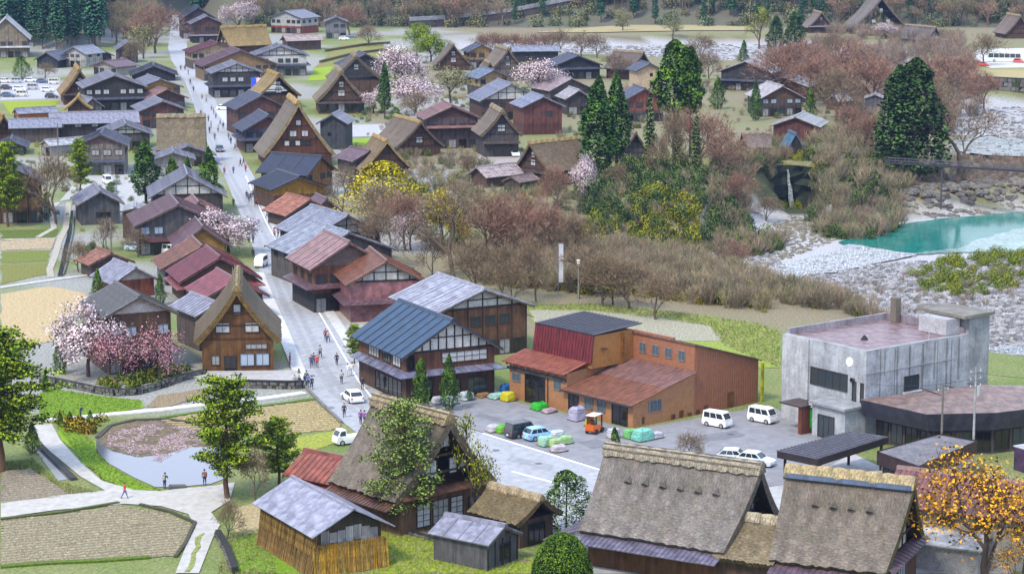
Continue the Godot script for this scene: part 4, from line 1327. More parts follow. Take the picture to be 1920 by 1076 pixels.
func concrete_office() -> void:
	var r := thing("concrete_office", "stained grey concrete two storey office with flat pink roof and stair tower", "office", Vector3(40.7, 0, -269.8), -52.6)
	var CC := C(0.45, 0.47, 0.5)
	boxed(r, "wall", -13.4, 0.0, 0.0, 10.1, -17.2, 0.0, CC, M.concrete)
	boxed(r, "roof_sheet", -13.0, -0.4, 10.11, 10.16, -16.8, -0.4, C(0.3, 0.21, 0.215), M.metal)
	boxed(r, "parapet", -13.4, 0.0, 10.105, 10.3, -0.35, 0.0, CC, M.concrete)
	boxed(r, "parapet", -0.35, 0.0, 10.105, 10.3, -17.2, -0.352, CC, M.concrete)
	boxed(r, "parapet", -13.4, -13.05, 10.105, 10.9, -17.2, -0.352, C(0.36, 0.34, 0.37), M.concrete)
	boxed(r, "parapet", -13.048, -0.352, 10.105, 11.0, -17.2, -16.8, C(0.25, 0.22, 0.26), M.concrete)
	boxed(r, "corner_pier", -13.55, -9.2, 0.0, 10.2, 0.003, 0.25, C(0.5, 0.51, 0.53), M.concrete)
	for i in 6: boxed(r, "board_joint", 0.002, 0.02, 0.2, 10.0, -2.4 - i * 2.4, -2.32 - i * 2.4, C(0.16, 0.16, 0.16), M.concrete)
	for i in 7:
		var w := 0.25 + 0.25 * absf(sin(i * 3.1))
		var L := 3.0 + 3.0 * absf(sin(i * 1.7))
		boxed(r, "rain_stain", 0.001, 0.012, 10.0 - L, 10.04, -3.2 - i * 2.1, -3.2 - i * 2.1 + w, C(0.27, 0.275, 0.28), M.concrete)
	boxed(r, "string_course", 0.002, 0.06, 7.5, 7.62, -15.0, -0.1, C(0.4, 0.4, 0.4), M.concrete)
	window(r, plane_xf(-5.9, 6.0, 0, 0), 6.0, 2.0, "glass", 5, 1)
	window(r, plane_xf(-1.75, 5.2, 0, 0), 0.55, 2.4, "glass", 1, 1)
	window(r, plane_xf(-0.5, 5.2, 0, 0), 0.45, 2.4, "glass", 1, 1)
	window(r, plane_xf(-7.3, 1.8, 0, 0), 3.0, 2.2, "glass", 4, 1)
	window(r, plane_xf(0.0, 5.6, -7.6, 90), 2.4, 1.7, "glass", 2, 1)
	boxed(r, "sill", 0.002, 0.35, 4.45, 4.6, -9.2, -6.2, C(0.6, 0.6, 0.6), M.concrete)
	var cl := MB.new(); cl.col = C(0.75, 0.77, 0.78)
	cl.tube(Vector3(-2.6, 8.6, 0.0), Vector3(-2.6, 8.6, 0.08), 0.55, 0.55, 20); cl.disc(Vector3(-2.6, 8.6, 0.08), Vector3.BACK, 0.55, 20)
	put(r, "round_emblem", cl, M.paint)
	var ln := MB.new(); ln.col = C(0.08, 0.08, 0.09)
	ln.tube(Vector3(-1.9, 6.6, 0), Vector3(-1.9, 6.6, 0.4), 0.2, 0.28, 10)
	put(r, "horn_speaker", ln, M.metal)
	# entrance block
	boxed(r, "entrance_block", -4.9, 0.4, 0.0, 3.8, 0.26, 3.6, CC, M.concrete)
	boxed(r, "entrance_slab", -5.2, 0.7, 3.82, 4.1, 0.1, 4.0, C(0.36, 0.37, 0.38), M.concrete)
	window(r, plane_xf(-2.6, 1.4, 3.6, 0), 2.6, 2.6, "glass", 3, 1, "door")
	boxed(r, "porch_wall", -6.2, -5.6, 0.0, 3.2, 2.0, 4.6, C(0.2, 0.07, 0.04), M.wood)
	boxed(r, "porch_roof", -9.2, -5.5, 3.22, 3.4, 1.6, 4.8, C(0.08, 0.05, 0.045), M.metal)
	# stair tower and roof pieces
	boxed(r, "stair_tower", -6.0, 0.12, 0.0, 12.2, -20.8, -17.15, C(0.35, 0.37, 0.385), M.concrete)
	boxed(r, "tower_slab", -7.2, 0.5, 12.22, 12.6, -21.2, -16.0, C(0.24, 0.23, 0.2), M.concrete)
	boxed(r, "roof_room", -5.4, -1.0, 10.2, 12.1, -16.78, -14.4, C(0.55, 0.55, 0.58), M.plaster)
	boxed(r, "chimney", -11.4, -10.5, 10.2, 13.2, -16.7, -15.8, C(0.2, 0.17, 0.14), M.concrete)
	var vn := MB.new(); vn.col = C(0.07, 0.07, 0.07)
	vn.tube(Vector3(-5.4, 10.16, -5.2), Vector3(-5.4, 10.7, -5.2), 0.5, 0.1, 8)
	put(r, "roof_vent", vn, M.metal)
	var an := MB.new(); an.col = C(0.6, 0.6, 0.62)
	an.tube(Vector3(-0.2, 7.2, -10.6), Vector3(-0.2, 13.4, -10.6), 0.06, 0.04, 6)
	put(r, "antenna_mast", an, M.steel)
	# sign board in front
	var s := thing("notice_board", "black framed notice board with a green picture beside the office entrance", "sign board", Vector3(35.2, 0, -272.0), -40)
	boxed(s, "frame", -0.95, 0.95, 0.2, 3.9, -0.12, 0.12, C(0.02, 0.02, 0.022), M.paint)
	boxed(s, "picture", -0.75, 0.75, 0.7, 2.9, 0.121, 0.14, C(0.03, 0.3, 0.05), M.paper)
	boxed(s, "header_panel", -0.75, 0.75, 3.1, 3.65, 0.121, 0.14, C(0.7, 0.7, 0.7), M.paper)
	var bl := MB.new(); bl.col = C(0.2, 0.6, 0.15)
	bl.disc(Vector3(0.1, 1.6, 0.146), Vector3.BACK, 0.45, 14)
	put(s, "picture_spot", bl, M.paper)

func low_hall() -> void:
	var r := thing("low_visitor_hall", "low dark hall with deep slate fascia and wide brown ribbed roof beside the concrete office", "hall", Vector3(48, 0, -266), 0)
	var out := PackedVector2Array([Vector2(-8.2, -2.1), Vector2(-1.8, 5.5), Vector2(6.1, 4.7), Vector2(22, -3), Vector2(22, -9), Vector2(8.5, -8.5)])
	var roof := MB.new()
	var fas := MB.new(); fas.col = C(0.05, 0.05, 0.075)
	var ctr := Vector3(6, 6.3, -4)
	for i in out.size():
		var a := out[i]; var b := out[(i + 1) % out.size()]
		var hi := 5.0
		roof.col = C(0.27, 0.19, 0.16)
		var ai := Vector3(a.x, hi, a.y); var bi := Vector3(b.x, hi, b.y)
		roof.tri(bi, ai, ctr)
		var o := Vector3(a.x, 3.0, a.y) + (Vector3(a.x, 0, a.y) - Vector3(6, 0, -4)) * -0.04
		var p := Vector3(b.x, 3.0, b.y) + (Vector3(b.x, 0, b.y) - Vector3(6, 0, -4)) * -0.04
		fas.quad(p, o, ai, bi)
	for i in 3:
		var t := (i + 1) / 4.0
		var p := Vector3(-1.8, 5.02, 5.5).lerp(Vector3(22, 5.02, -3), t); var q := Vector3(-8.2, 5.05, -2.1).lerp(Vector3(8.5, 5.3, -8.5), t)
		var rb := MB.new(); rb.col = C(0.08, 0.06, 0.06)
		rb.tube(p.lerp(ctr, 0.08) + Vector3.UP * 0.1, q.lerp(ctr, 0.3) + Vector3.UP * 0.5, 0.07, 0.07, 4)
		put(r, "roof_joint", rb, M.metal)
	put(r, "roof", roof, M.metal)
	put(r, "fascia", fas, M.metal)
	var wl := MB.new(); wl.col = C(0.12, 0.1, 0.09)
	for i in 5:
		var a := out[i] * 0.86 + Vector2(0.8, -0.5); var b := out[i + 1] * 0.86 + Vector2(0.8, -0.5)
		wl.quad(Vector3(b.x, 0, b.y), Vector3(a.x, 0, a.y), Vector3(a.x, 3.2, a.y), Vector3(b.x, 3.2, b.y))
	put(r, "wall", wl, M.wood)
	for e in [[out[0], out[1], 4], [out[1], out[2], 3], [out[2], out[3], 6]]:
		var a: Vector2 = e[0] * 0.86 + Vector2(0.8, -0.5); var b: Vector2 = e[1] * 0.86 + Vector2(0.8, -0.5)
		var d := b - a
		for k in e[2]:
			var p: Vector2 = a + d * (k + 0.5) / e[2]
			window(r, plane_xf(p.x, 1.5, p.y, rad_to_deg(atan2(-d.y, d.x))), d.length() / e[2] * 0.8, 2.2, ["dark", "glass", "lit"][k % 3] if k != 2 else "dark", 2, 1)
	# flat roofed block in front
	var f := thing("flat_roofed_annex", "flat roofed cream annex with broad dark brown fascia in front of the low hall", "annex", Vector3(44.5, 0, -249), 0)
	var o2 := PackedVector2Array([Vector2(-5.6, 0.4), Vector2(-2.2, 6.8), Vector2(6.0, -4.4), Vector2(2.4, -7.6)])
	var rf := MB.new(); rf.col = C(0.2, 0.195, 0.21)
	rf.quad(Vector3(o2[0].x, 3.6, o2[0].y), Vector3(o2[1].x, 3.6, o2[1].y), Vector3(o2[2].x, 3.6, o2[2].y), Vector3(o2[3].x, 3.6, o2[3].y))
	put(f, "flat_roof", rf, M.concrete)
	var fs := MB.new(); fs.col = C(0.055, 0.032, 0.03)
	var wl2 := MB.new(); wl2.col = C(0.5, 0.47, 0.4)
	for i in 4:
		var a := o2[i]; var b := o2[(i + 1) % 4]
		fs.quad(Vector3(a.x, 2.3, a.y), Vector3(b.x, 2.3, b.y), Vector3(b.x, 3.75, b.y), Vector3(a.x, 3.75, a.y))
		a *= 0.9; b *= 0.9
		wl2.quad(Vector3(a.x, 0, a.y), Vector3(b.x, 0, b.y), Vector3(b.x, 2.6, b.y), Vector3(a.x, 2.6, a.y))
	put(f, "fascia", fs, M.metal); put(f, "wall", wl2, M.plaster)
	var dd := (o2[1] - o2[0]) * 0.9
	for k in 2:
		var p := o2[0] * 0.9 + dd * (0.18 + 0.3 * k)
		window(f, plane_xf(p.x, 1.25, p.y, rad_to_deg(atan2(-dd.y, dd.x))), 1.7, 2.1, "glass", 2, 1)
	# ribbed porch roof
	var c := thing("ribbed_porch", "black ribbed porch roof on posts standing over the forecourt", "porch", Vector3(35, 0, -252.5), 0)
	var q := [Vector3(-6.5, 3.2, 1.7), Vector3(-2.6, 3.2, 5.4), Vector3(6.2, 3.7, -2.7), Vector3(2.5, 3.7, -5.5)]
	var rm := MB.new()
	roof_slab(rm, q[0], q[1], q[2], q[3], 0.12, 0.6, C(0.15, 0.15, 0.19))
	for i in 22:
		var p0: Vector3 = q[0].lerp(q[3], i / 22.0) + Vector3.UP * 0.05; var p1: Vector3 = q[1].lerp(q[2], i / 22.0) + Vector3.UP * 0.05
		rm.tube(p0, p1, 0.09, 0.09, 4)
	put(c, "roof", rm, M.tile)
	var pf := MB.new(); pf.col = C(0.035, 0.025, 0.025)
	for i in 4:
		var a: Vector3 = q[i]; var b: Vector3 = q[(i + 1) % 4]
		pf.quad(a + Vector3.DOWN * 0.75, b + Vector3.DOWN * 0.75, b + Vector3.UP * 0.02, a + Vector3.UP * 0.02)
	put(c, "fascia", pf, M.metal)
	for p in [q[0], q[1], q[2], q[3]]:
		var g: Vector3 = p * 0.86
		boxed(c, "post", g.x - 0.14, g.x + 0.14, 0, 3.0, g.z - 0.14, g.z + 0.14, C(0.05, 0.035, 0.03), M.wood)
	for a in [["purple shipping style store box behind the orange tree", 56.5, -255.0, 2.4, 2.6, 2.0, C(0.1, 0.06, 0.13)]]:
		var s := thing("store_box", a[0], "store box", Vector3(a[1], 0, a[2]), 30)
		boxed(s, "body", -a[3] / 2, a[3] / 2, 0, a[4], -a[5] / 2, a[5] / 2, a[6], M.metal)
		boxed(s, "lid", -a[3] / 2 - 0.1, a[3] / 2 + 0.1, a[4] + 0.002, a[4] + 0.12, -a[5] / 2 - 0.1, a[5] / 2 + 0.1, C(0.6, 0.6, 0.62), M.metal)
		window(s, plane_xf(0, 1.2, a[5] / 2, 0), 1.0, 2.0, "dark", 1, 1, "door")
	for k in 2:
		var s := thing("air_conditioner", ["taller white air conditioner unit with two fans at the right edge", "shorter white air conditioner unit with one fan at the right edge"][k], "air conditioner", Vector3(59.3 + k * 1.5, 1.0, -254.0), 10)
		var hh := 1.7 - 0.8 * k
		boxed(s, "case", -0.55, 0.55, 0, hh, -0.25, 0.25, C(0.68, 0.68, 0.66), M.paint)
		boxed(s, "stand", -0.6, 0.6, -1.0, -0.002, -0.3, 0.3, C(0.3, 0.3, 0.3), M.concrete)
		for j in 2 - k:
			var fm := MB.new(); fm.col = C(0.08, 0.08, 0.085)
			fm.disc(Vector3(0, 0.43 + j * 0.78, 0.256), Vector3.BACK, 0.33, 14)
			put(s, "fan", fm, M.metal)

func reed_barn() -> void:
	var r := thing("reed_walled_barn", "barn with lilac metal roof and walls hung with golden reeds at the bottom", "barn", Vector3(-18.15, 0, -222.3), 29)
	var hr := 6.2; var he := 4.0; var W := 8.6; var l := 13.0
	for sd in [-1, 1]:
		for i in 2:
			var z0 := -l / 2 - 0.6 + i * (l / 2 + 0.62); var z1 := z0 + l / 2 + 0.58
			var m := MB.new()
			var col := C(0.38, 0.38, 0.47)
			if sd > 0: roof_slab(m, Vector3(W / 2, he, z1), Vector3(W / 2, he, z0), Vector3(0, hr, z0), Vector3(0, hr, z1), 0.1, 0.0, col)
			else: roof_slab(m, Vector3(-W / 2, he, z0), Vector3(-W / 2, he, z1), Vector3(0, hr, z1), Vector3(0, hr, z0), 0.1, 0.0, col)
			put(r, "roof_sheet", m, M.metal)
	var rd := MB.new(); rd.col = C(0.3, 0.3, 0.38)
	rd.prism(PackedVector2Array([Vector2(-0.25, hr - 0.12), Vector2(0.25, hr - 0.12), Vector2(0.1, hr + 0.08), Vector2(-0.1, hr + 0.08)]), -l / 2 - 0.65, l / 2 + 0.62)
	put(r, "ridge_cap", rd, M.metal)
	var core := MB.new(); core.col = C(0.06, 0.045, 0.03)
	core.prism(PackedVector2Array([Vector2(-3.3, 0), Vector2(3.3, 0), Vector2(3.3, 4.2), Vector2(0, 5.9), Vector2(-3.3, 4.2)]), -6.0, 6.0)
	put(r, "frame_wall", core, M.wood)
	for i in 7: boxed(r, "grey_board", -2.9 + i * 0.84, -2.9 + i * 0.84 + 0.8, 2.85 + 0.1 * sin(i * 2.0), 4.15 + 0.25 * sin(i * 5.0), 6.003, 6.05 + 0.02 * (i % 2), vary(C(0.42, 0.41, 0.42), 0.15), M.wood)
	# reeds in two tiers on the long side and one on the end, each tier a band of separate stalk sheaves
	for tier in [[0, 0.0, 2.1, 0.95, C(0.3, 0.2, 0.09)], [0, 1.9, 3.9, 0.6, C(0.27, 0.18, 0.075)], [1, 0.0, 2.9, 0.8, C(0.46, 0.31, 0.12)]]:
		var st := MB.new()
		var n := 1000 if tier[0] == 0 else 620
		for i in n:
			var u := rr(0, 1)
			var tp: float = tier[2] + rr(-0.2, 0.15); var bt: float = tier[1] + rr(-0.05, 0.12)
			var dpt: float = tier[3] * rr(0.5, 1.0)
			st.col = vary(tier[4], 0.35)
			if tier[0] == 1 and rng.randf() < 0.3: st.col = vary(C(0.6, 0.36, 0.08), 0.2)
			var a: Vector3; var b: Vector3
			if tier[0] == 0:
				a = Vector3(-3.35 - dpt, bt, -6.4 + u * 13.0); b = Vector3(-3.35 - dpt * 0.5, tp, -6.4 + u * 13.0 + rr(-0.15, 0.15))
			else:
				a = Vector3(-3.9 + u * 7.6, bt, 6.1 + dpt); b = Vector3(-3.9 + u * 7.6 + rr(-0.12, 0.12), tp, 6.1 + dpt * 0.55)
			st.tube(a, b, 0.05, 0.03, 4)
		put(r, "reed_hanging", st, M.thatch).set_meta("kind", "stuff")

func hedge_dome() -> void:
	var r := thing("clipped_hedge", "tall clipped dome shaped evergreen hedge at the bottom edge", "hedge", Vector3(4.6, 0, -211.5), 0)
	var core := MB.new()
	var m := MB.new()
	core.col = C(0.02, 0.045, 0.012)
	for j in 8:
		for i in 14:
			var f := func(ii: int, jj: int) -> Vector3:
				var y := jj / 8.0
				var rad := 2.75 * pow(1 - pow(y, 2.2), 0.5)
				return Vector3(cos(TAU * ii / 14) * rad, y * 5.1, sin(TAU * ii / 14) * rad)
			core.quad(f.call(i + 1, j), f.call(i, j), f.call(i, j + 1), f.call(i + 1, j + 1))
	put(r, "inner_branches", core, M.bark)
	for i in 15000:
		var y := pow(rng.randf(), 0.85); var an := rr(0, TAU)
		var rad := 2.85 * pow(1 - pow(y, 2.2), 0.5) * rr(0.97, 1.03)
		var o := Vector3(cos(an), y * 0.9, sin(an)).normalized()
		var lum := 0.4 + 0.9 * nz.get_noise_3d(cos(an) * 50, y * 90, sin(an) * 50) + rr(-0.2, 0.2)
		m.col = vary(lerpc(C(0.06, 0.12, 0.014), C(0.2, 0.33, 0.04), lum), 0.15)
		if an > 5.6 and an < 6.1 and y > 0.42 and y < 0.62 and rng.randf() < 0.6: m.col = C(0.35, 0.2, 0.03)
		fleck(m, Vector3(cos(an) * rad, 0.05 + y * 5.15, sin(an) * rad), 0.085, o)
	put(r, "foliage", m, M.leaf)

func pole(label: String, x: float, z: float, h: float, arms: int, col := C(0.2, 0.18, 0.16)) -> void:
	var r := thing("utility_pole", label, "utility pole", Vector3(x, 0, z), 35)
	var m := MB.new(); m.col = col
	m.tube(Vector3.ZERO, Vector3(0, h, 0), 0.16, 0.1, 8)
	put(r, "mast", m, M.concrete)
	for k in arms:
		boxed(r, "crossarm", -0.9, 0.9, h - 0.7 - k * 0.8, h - 0.6 - k * 0.8, -0.06, 0.06, C(0.25, 0.25, 0.26), M.steel)
		for s in [-0.75, 0.0, 0.75]:
			var q := MB.new(); q.col = C(0.55, 0.55, 0.56)
			q.tube(Vector3(s, h - 0.6 - k * 0.8, 0.02), Vector3(s, h - 0.35 - k * 0.8, 0.02), 0.06, 0.04, 6)
			put(r, "insulator", q, M.paint)
	if arms > 1:
		var t := MB.new(); t.col = C(0.35, 0.36, 0.37)
		t.tube(Vector3(0.4, h - 3.2, 0), Vector3(0.4, h - 2.2, 0), 0.28, 0.28, 10); t.disc(Vector3(0.4, h - 2.2, 0), Vector3.UP, 0.28, 10)
		put(r, "transformer", t, M.paint)
func wire(label: String, a: Vector3, b: Vector3, sag: float) -> void:
	var m := MB.new(); m.col = C(0.03, 0.03, 0.035)
	for i in 10:
		var t0 := i / 10.0; var t1 := (i + 1) / 10.0
		m.tube(a.lerp(b, t0) - Vector3.UP * sag * 4 * t0 * (1 - t0), a.lerp(b, t1) - Vector3.UP * sag * 4 * t1 * (1 - t1), 0.025, 0.025, 3)
	tag(obj("overhead_wire", m.mesh(), M.rubber), label, "wire", "overhead wires")

func forklift() -> void:
	var r := thing("forklift", "orange forklift with white roof working among the bundles by the warehouse", "forklift", Vector3(9.7, 0.05, -272.6), 150)
	var OR := C(0.62, 0.16, 0.02)
	var b := MB.new(); b.col = OR
	b.side([Vector2(-1.25, 0.35), Vector2(0.8, 0.3), Vector2(0.85, 0.75), Vector2(0.2, 0.8), Vector2(0.1, 1.0), Vector2(-0.9, 1.05), Vector2(-1.3, 0.9)], func(_y): return 0.58)
	put(r, "body", b, M.paint)
	for sx in [-1, 1]:
		for z in [-1.05, 0.55]:
			boxed(r, "roof_post", sx * 0.52 - 0.04, sx * 0.52 + 0.04, 0.8, 2.15, z - 0.04, z + 0.04, C(0.05, 0.05, 0.05), M.paint)
		boxed(r, "mast_rail", sx * 0.38 - 0.05, sx * 0.38 + 0.05, 0.15, 2.3, 0.92, 1.02, C(0.05, 0.05, 0.05), M.steel)
		boxed(r, "fork", sx * 0.3 - 0.06, sx * 0.3 + 0.06, 0.18, 0.24, 1.03, 2.0, C(0.1, 0.1, 0.1), M.steel)
		for z in [-0.85, 0.6]:
			var t := MB.new(); t.col = C(0.02, 0.02, 0.02)
			t.tube(Vector3(-0.1, 0, 0), Vector3(0.1, 0, 0), 0.32, 0.32, 14); t.disc(Vector3(0.1, 0, 0), Vector3.RIGHT, 0.32, 14); t.disc(Vector3(-0.1, 0, 0), Vector3.LEFT, 0.32, 14)
			var o := put(r, "wheel", t, M.rubber)
			o.position = Vector3(sx * 0.6, 0.32, z)
	boxed(r, "roof", -0.62, 0.62, 2.152, 2.24, -1.2, 0.68, C(0.72, 0.7, 0.68), M.paint)
	boxed(r, "seat", -0.25, 0.25, 1.06, 1.2, -0.6, -0.15, C(0.03, 0.03, 0.03), M.cloth)
	boxed(r, "seat_back", -0.25, 0.25, 1.2, 1.65, -0.7, -0.6, C(0.03, 0.03, 0.03), M.cloth)
	boxed(r, "counterweight", -0.55, 0.55, 0.5, 1.15, -1.42, -1.28, C(0.5, 0.12, 0.02), M.paint)
	boxed(r, "side_sheet", 0.55, 0.6, 1.08, 2.14, -1.0, 0.5, C(0.6, 0.2, 0.05), M.tarp)

func stone_wall(called: String, label: String, pts: PackedVector2Array, h: float, w: float, s: float) -> void:
	var r := thing(called, label, "stone wall", Vector3.ZERO, 0)
	var core := MB.new(); core.col = C(0.05, 0.05, 0.045)
	var m := MB.new()
	for i in pts.size() - 1:
		var a := pts[i]; var b := pts[i + 1]; var d := b - a; var L := d.length(); d /= L
		var nn := Vector2(-d.y, d.x)
		core.hexa(Vector3(a.x - nn.x * w * 0.4, 0, a.y - nn.y * w * 0.4), Vector3(d.x, 0, d.y) * L, Vector3(0, h * 0.95, 0), Vector3(nn.x, 0, nn.y) * w * 0.8)
		var cnt := int(L / s)
		for row in maxi(1, int(h / s)):
			for k in cnt:
				var t := (k + rr(0.3, 0.7)) * s
				var p := a + d * t
				var g := rr(0.2, 0.42)
				m.col = C(g, g * rr(0.94, 1.0), g * rr(0.84, 0.98))
				if rng.randf() < 0.2: m.col = C(0.12, 0.15, 0.06)
				var q := Vector3(p.x, (row + 0.5) * s * 0.98 + rr(-0.04, 0.04), p.y)
				m.xf = Transform3D(Basis(Vector3.UP, atan2(-d.y, d.x) + rr(-0.2, 0.2)).rotated(Vector3(d.x, 0, d.y), rr(-0.2, 0.2)), q)
				m.box(0, 0, 0, s * rr(0.8, 1.05), s * rr(0.75, 0.98), w * rr(0.95, 1.15))
				m.xf = Transform3D.IDENTITY
	put(r, "rubble_core", core, M.rock)
	var o := put(r, "stones", m, M.rock)
	o.set_meta("kind", "stuff")

func river_and_far() -> void:
	structure_water()
	# stones of the river bed
	var rk := rock_mesh(1)
	var greys := []
	for i in 40:
		var g := rr(0.25, 0.95)
		greys.append(C(g, g * rr(0.96, 1.0), g * rr(0.93, 1.04)))
	sow("river_stones", rk, M.rock, pv([23.66, -437.45, 38.39, -461.09, 49.37, -477.34, 51.54, -439.83, 66.29, -445.88, 103.48, -459.78, 74.38, -326.85, 67.88, -335.48, 61.43, -366.28, 47.73, -390.82, 40.31, -405.59]), 11000, 0.35, 1.5, greys, "grey and white loose stones covering the river bed", "stones")
	sow("river_stones", rk, M.rock, pv([114.05, -623.41, 105.94, -581.84, 112.94, -567.75, 141.57, -555.33, 190.18, -636.38, 162.16, -700.34, 136.33, -687.79, 125.62, -671.24, 129.15, -744.44, 124.05, -846.66, 108.43, -842.04, 71.75, -828.49, 52.63, -846.66, 17.29, -865.64, -11.66, -875.44, -27.5, -885.47, -28.3, -911.56, 16.46, -927.95, 70.79, -939.21, 124.93, -939.21, 140.65, -880.43, 131.18, -710.06]), 5000, 0.5, 1.8, greys, "pale stones of the upper river bed by the grassy bank", "stones")
	sow("river_stones", rk, M.rock, pv([84.41, -530.81, 96.72, -539.98, 123.4, -551.41, 116.95, -521.93, 96.04, -509.98, 82.67, -505.03]), 480, 1.0, 2.4, [C(0.3, 0.27, 0.24), C(0.38, 0.35, 0.32), C(0.4, 0.36, 0.28), C(0.24, 0.21, 0.18)], "dark boulders piled along the far bank above the turquoise pool", "boulders")
	sow("river_stones", rk, M.rock, pv([38.5, -462.4, 50.67, -490.28, 59.64, -511.03, 68.91, -503.15, 70.5, -490.28, 63.94, -473.87, 48.08, -444.66, 33.52, -437.45]), 1600, 0.3, 1.1, [C(0.4, 0.35, 0.24), C(0.48, 0.42, 0.3), C(0.3, 0.27, 0.2)], "tan gravel and stones at the foot of the waterfall bank", "stones")
	sow("river_stones", rk, M.rock, pv([66.59, -470.02, 62.1, -459.96, 54.82, -450.95, 47.69, -441.05, 42.92, -432.73, 41.88, -426.98, 49.36, -429.26, 59.14, -437.45, 68.29, -445.95, 78.11, -456.7, 73.06, -463.94]), 260, 0.5, 1.6, greys, "scattered stones standing in the white rapids", "stones")
	# undergrowth
	var tw := twig_mesh()
	var br := []; var rd := []
	for i in 30:
		br.append(vary(lerpc(C(0.56, 0.42, 0.28), C(0.44, 0.4, 0.22), rng.randf()), 0.3)); rd.append(vary(C(0.5, 0.38, 0.28), 0.25))
	sow("riverbank_thicket", tw, M.bark, pv([-39.57, -553.26, -30.23, -563.72, -10.74, -533.43, 4.53, -506.18, 15.87, -506.18, 43.02, -519.46, 53.95, -524.04, 44.67, -452.07, 30.23, -419.86, 19.95, -402.59, 8.4, -371.9, -5.13, -379.14, -11.79, -402.59, -22.67, -438.62]), 620, 1.0, 3.6, br, "leafless brown thicket on the slope below the village", "thicket")
	sow("meadow_thicket", tw, M.bark, pv([2.17, -384.97, 10.92, -403.53, 22.12, -409, 38.05, -383.01, 46.15, -364.41, 58.24, -347.49, 56.96, -339.59, 41.77, -354.91, 38.09, -366.19, 24.62, -375.82, 12.02, -380.1]), 560, 1.4, 4.6, br, "leafless brown thicket between the meadow and the river", "thicket")
	sow("bar_thicket", tw, M.bark, pv([43.47, -418.75, 72.2, -432.77, 100.17, -444.66, 88.38, -390.82, 66.18, -395.63, 48.88, -400.55]), 120, 0.8, 2.0, rd, "low reddish brush on the stony river bar", "brush")
	sow("spit_thicket", tw, M.bark, pv([91.92, -555.33, 107.76, -573.9, 128.75, -576.04, 120.61, -538.84, 99.61, -529.58, 86.73, -523.28]), 420, 1.0, 2.6, rd, "reddish brush on the far spit behind the footbridge", "brush")
	sow("cliff_thicket", tw, M.bark, pv([55.23, -561.52, 64.01, -561.52, 62.96, -543.34, 61.42, -531.86, 51.05, -518.15, 47.26, -473.3, 54.76, -474.79, 53.76, -465.95, 44.67, -451.89, 39.15, -458.81, 45.23, -531.86]), 380, 1.5, 4.5, br, "grey brown thicket around the waterfall", "thicket")
	sow("far_bank_thicket", tw, M.bark, pv([90.5, -849.96, 127.72, -961.1, 173.22, -930.71, 136.58, -689.71, 110.43, -603.86, 92.92, -603.86, 87.99, -658.55, 78.86, -723.91]), 900, 3.0, 7.0, rd, "rust coloured undergrowth of the far river bank", "thicket")
	var gb := bush_mesh(C(0.04, 0.08, 0.025), C(0.17, 0.23, 0.07), 700, 0.05)
	var yb := bush_mesh(C(0.18, 0.19, 0.03), C(0.42, 0.4, 0.07), 600, 0.05)
	var vg := [C(1, 1, 1), C(0.7, 0.85, 0.8), C(1.1, 1.05, 0.9), C(0.8, 0.8, 1.0)]
	sow("cliff_creepers", gb, M.leaf, pv([13.79, -491.89, 25.9, -525.77, 43.2, -521.29, 48.92, -495.89, 37.56, -451.72, 33.08, -432.39, 13.43, -426.3]), 300, 1.2, 3.6, vg, "dark green creepers and bushes hanging on the river cliff", "creepers", 1.3)
	sow("cliff_creepers", yb, M.leaf, pv([29.05, -479.06, 37.65, -479.06, 33.57, -438.66, 23.5, -434.98, 13.11, -415.23, 12.84, -438.66]), 240, 1.0, 3.0, vg, "yellow green creepers at the foot of the river cliff", "creepers", 1.3)
	sow("fall_bushes", gb, M.leaf, pv([55.23, -561.52, 64.01, -561.52, 62.96, -543.34, 61.42, -531.86, 51.05, -518.15, 47.26, -473.3, 54.76, -474.79, 53.76, -465.95, 44.67, -451.89, 39.15, -458.81, 45.23, -531.86]), 220, 1.2, 3.5, vg, "dark green bushes around the waterfall", "bushes", 1.2)
	sow("island_bushes", yb, M.leaf, pv([72.67, -435.68, 81.22, -450.84, 104.34, -463.72, 95.1, -421.49, 77.91, -410.76, 71.82, -418.75]), 200, 0.8, 2.6, [C(0.5, 0.7, 0.6), C(0.65, 0.85, 0.8), C(0.8, 0.9, 0.9)], "green willow scrub on the stony river bar", "bushes")
	sow("copse_bushes", yb, M.leaf, pv([-39.57, -553.26, -30.23, -563.72, -10.74, -533.43, 4.53, -506.18, 15.87, -506.18, 43.02, -519.46, 53.95, -524.04, 44.67, -452.07, 30.23, -419.86, 19.95, -402.59, 8.4, -371.9, -5.13, -379.14, -11.79, -402.59, -22.67, -438.62]), 120, 0.8, 2.6, vg, "yellow green spring bushes under the bare copse", "bushes")
	sow("copse_bushes", gb, M.leaf, pv([-39.57, -553.26, -30.23, -563.72, -10.74, -533.43, 4.53, -506.18, 15.87, -506.18, 43.02, -519.46, 53.95, -524.04, 44.67, -452.07, 30.23, -419.86, 19.95, -402.59, 8.4, -371.9, -5.13, -379.14, -11.79, -402.59, -22.67, -438.62]), 160, 0.8, 2.8, vg, "green bushes under the bare copse", "bushes")
	sow("meadow_bushes", yb, M.leaf, pv([2.17, -384.97, 10.92, -403.53, 22.12, -409, 38.05, -383.01, 46.15, -364.41, 58.24, -347.49, 56.96, -339.59, 41.77, -354.91, 38.09, -366.19, 24.62, -375.82, 12.02, -380.1]), 70, 0.8, 2.2, vg, "yellow green bushes along the meadow edge", "bushes")
	sow("fall_bushes", gb, M.leaf, pv([69.29, -561.52, 86.29, -604.08, 97.08, -604.08, 90.84, -541.4, 79.99, -488.7, 72.67, -476.3, 65.19, -476.3, 61.68, -482.42, 65.29, -522.64]), 170, 1.2, 3.8, vg, "dark green bushes between the waterfall and the river conifers", "bushes", 1.2)
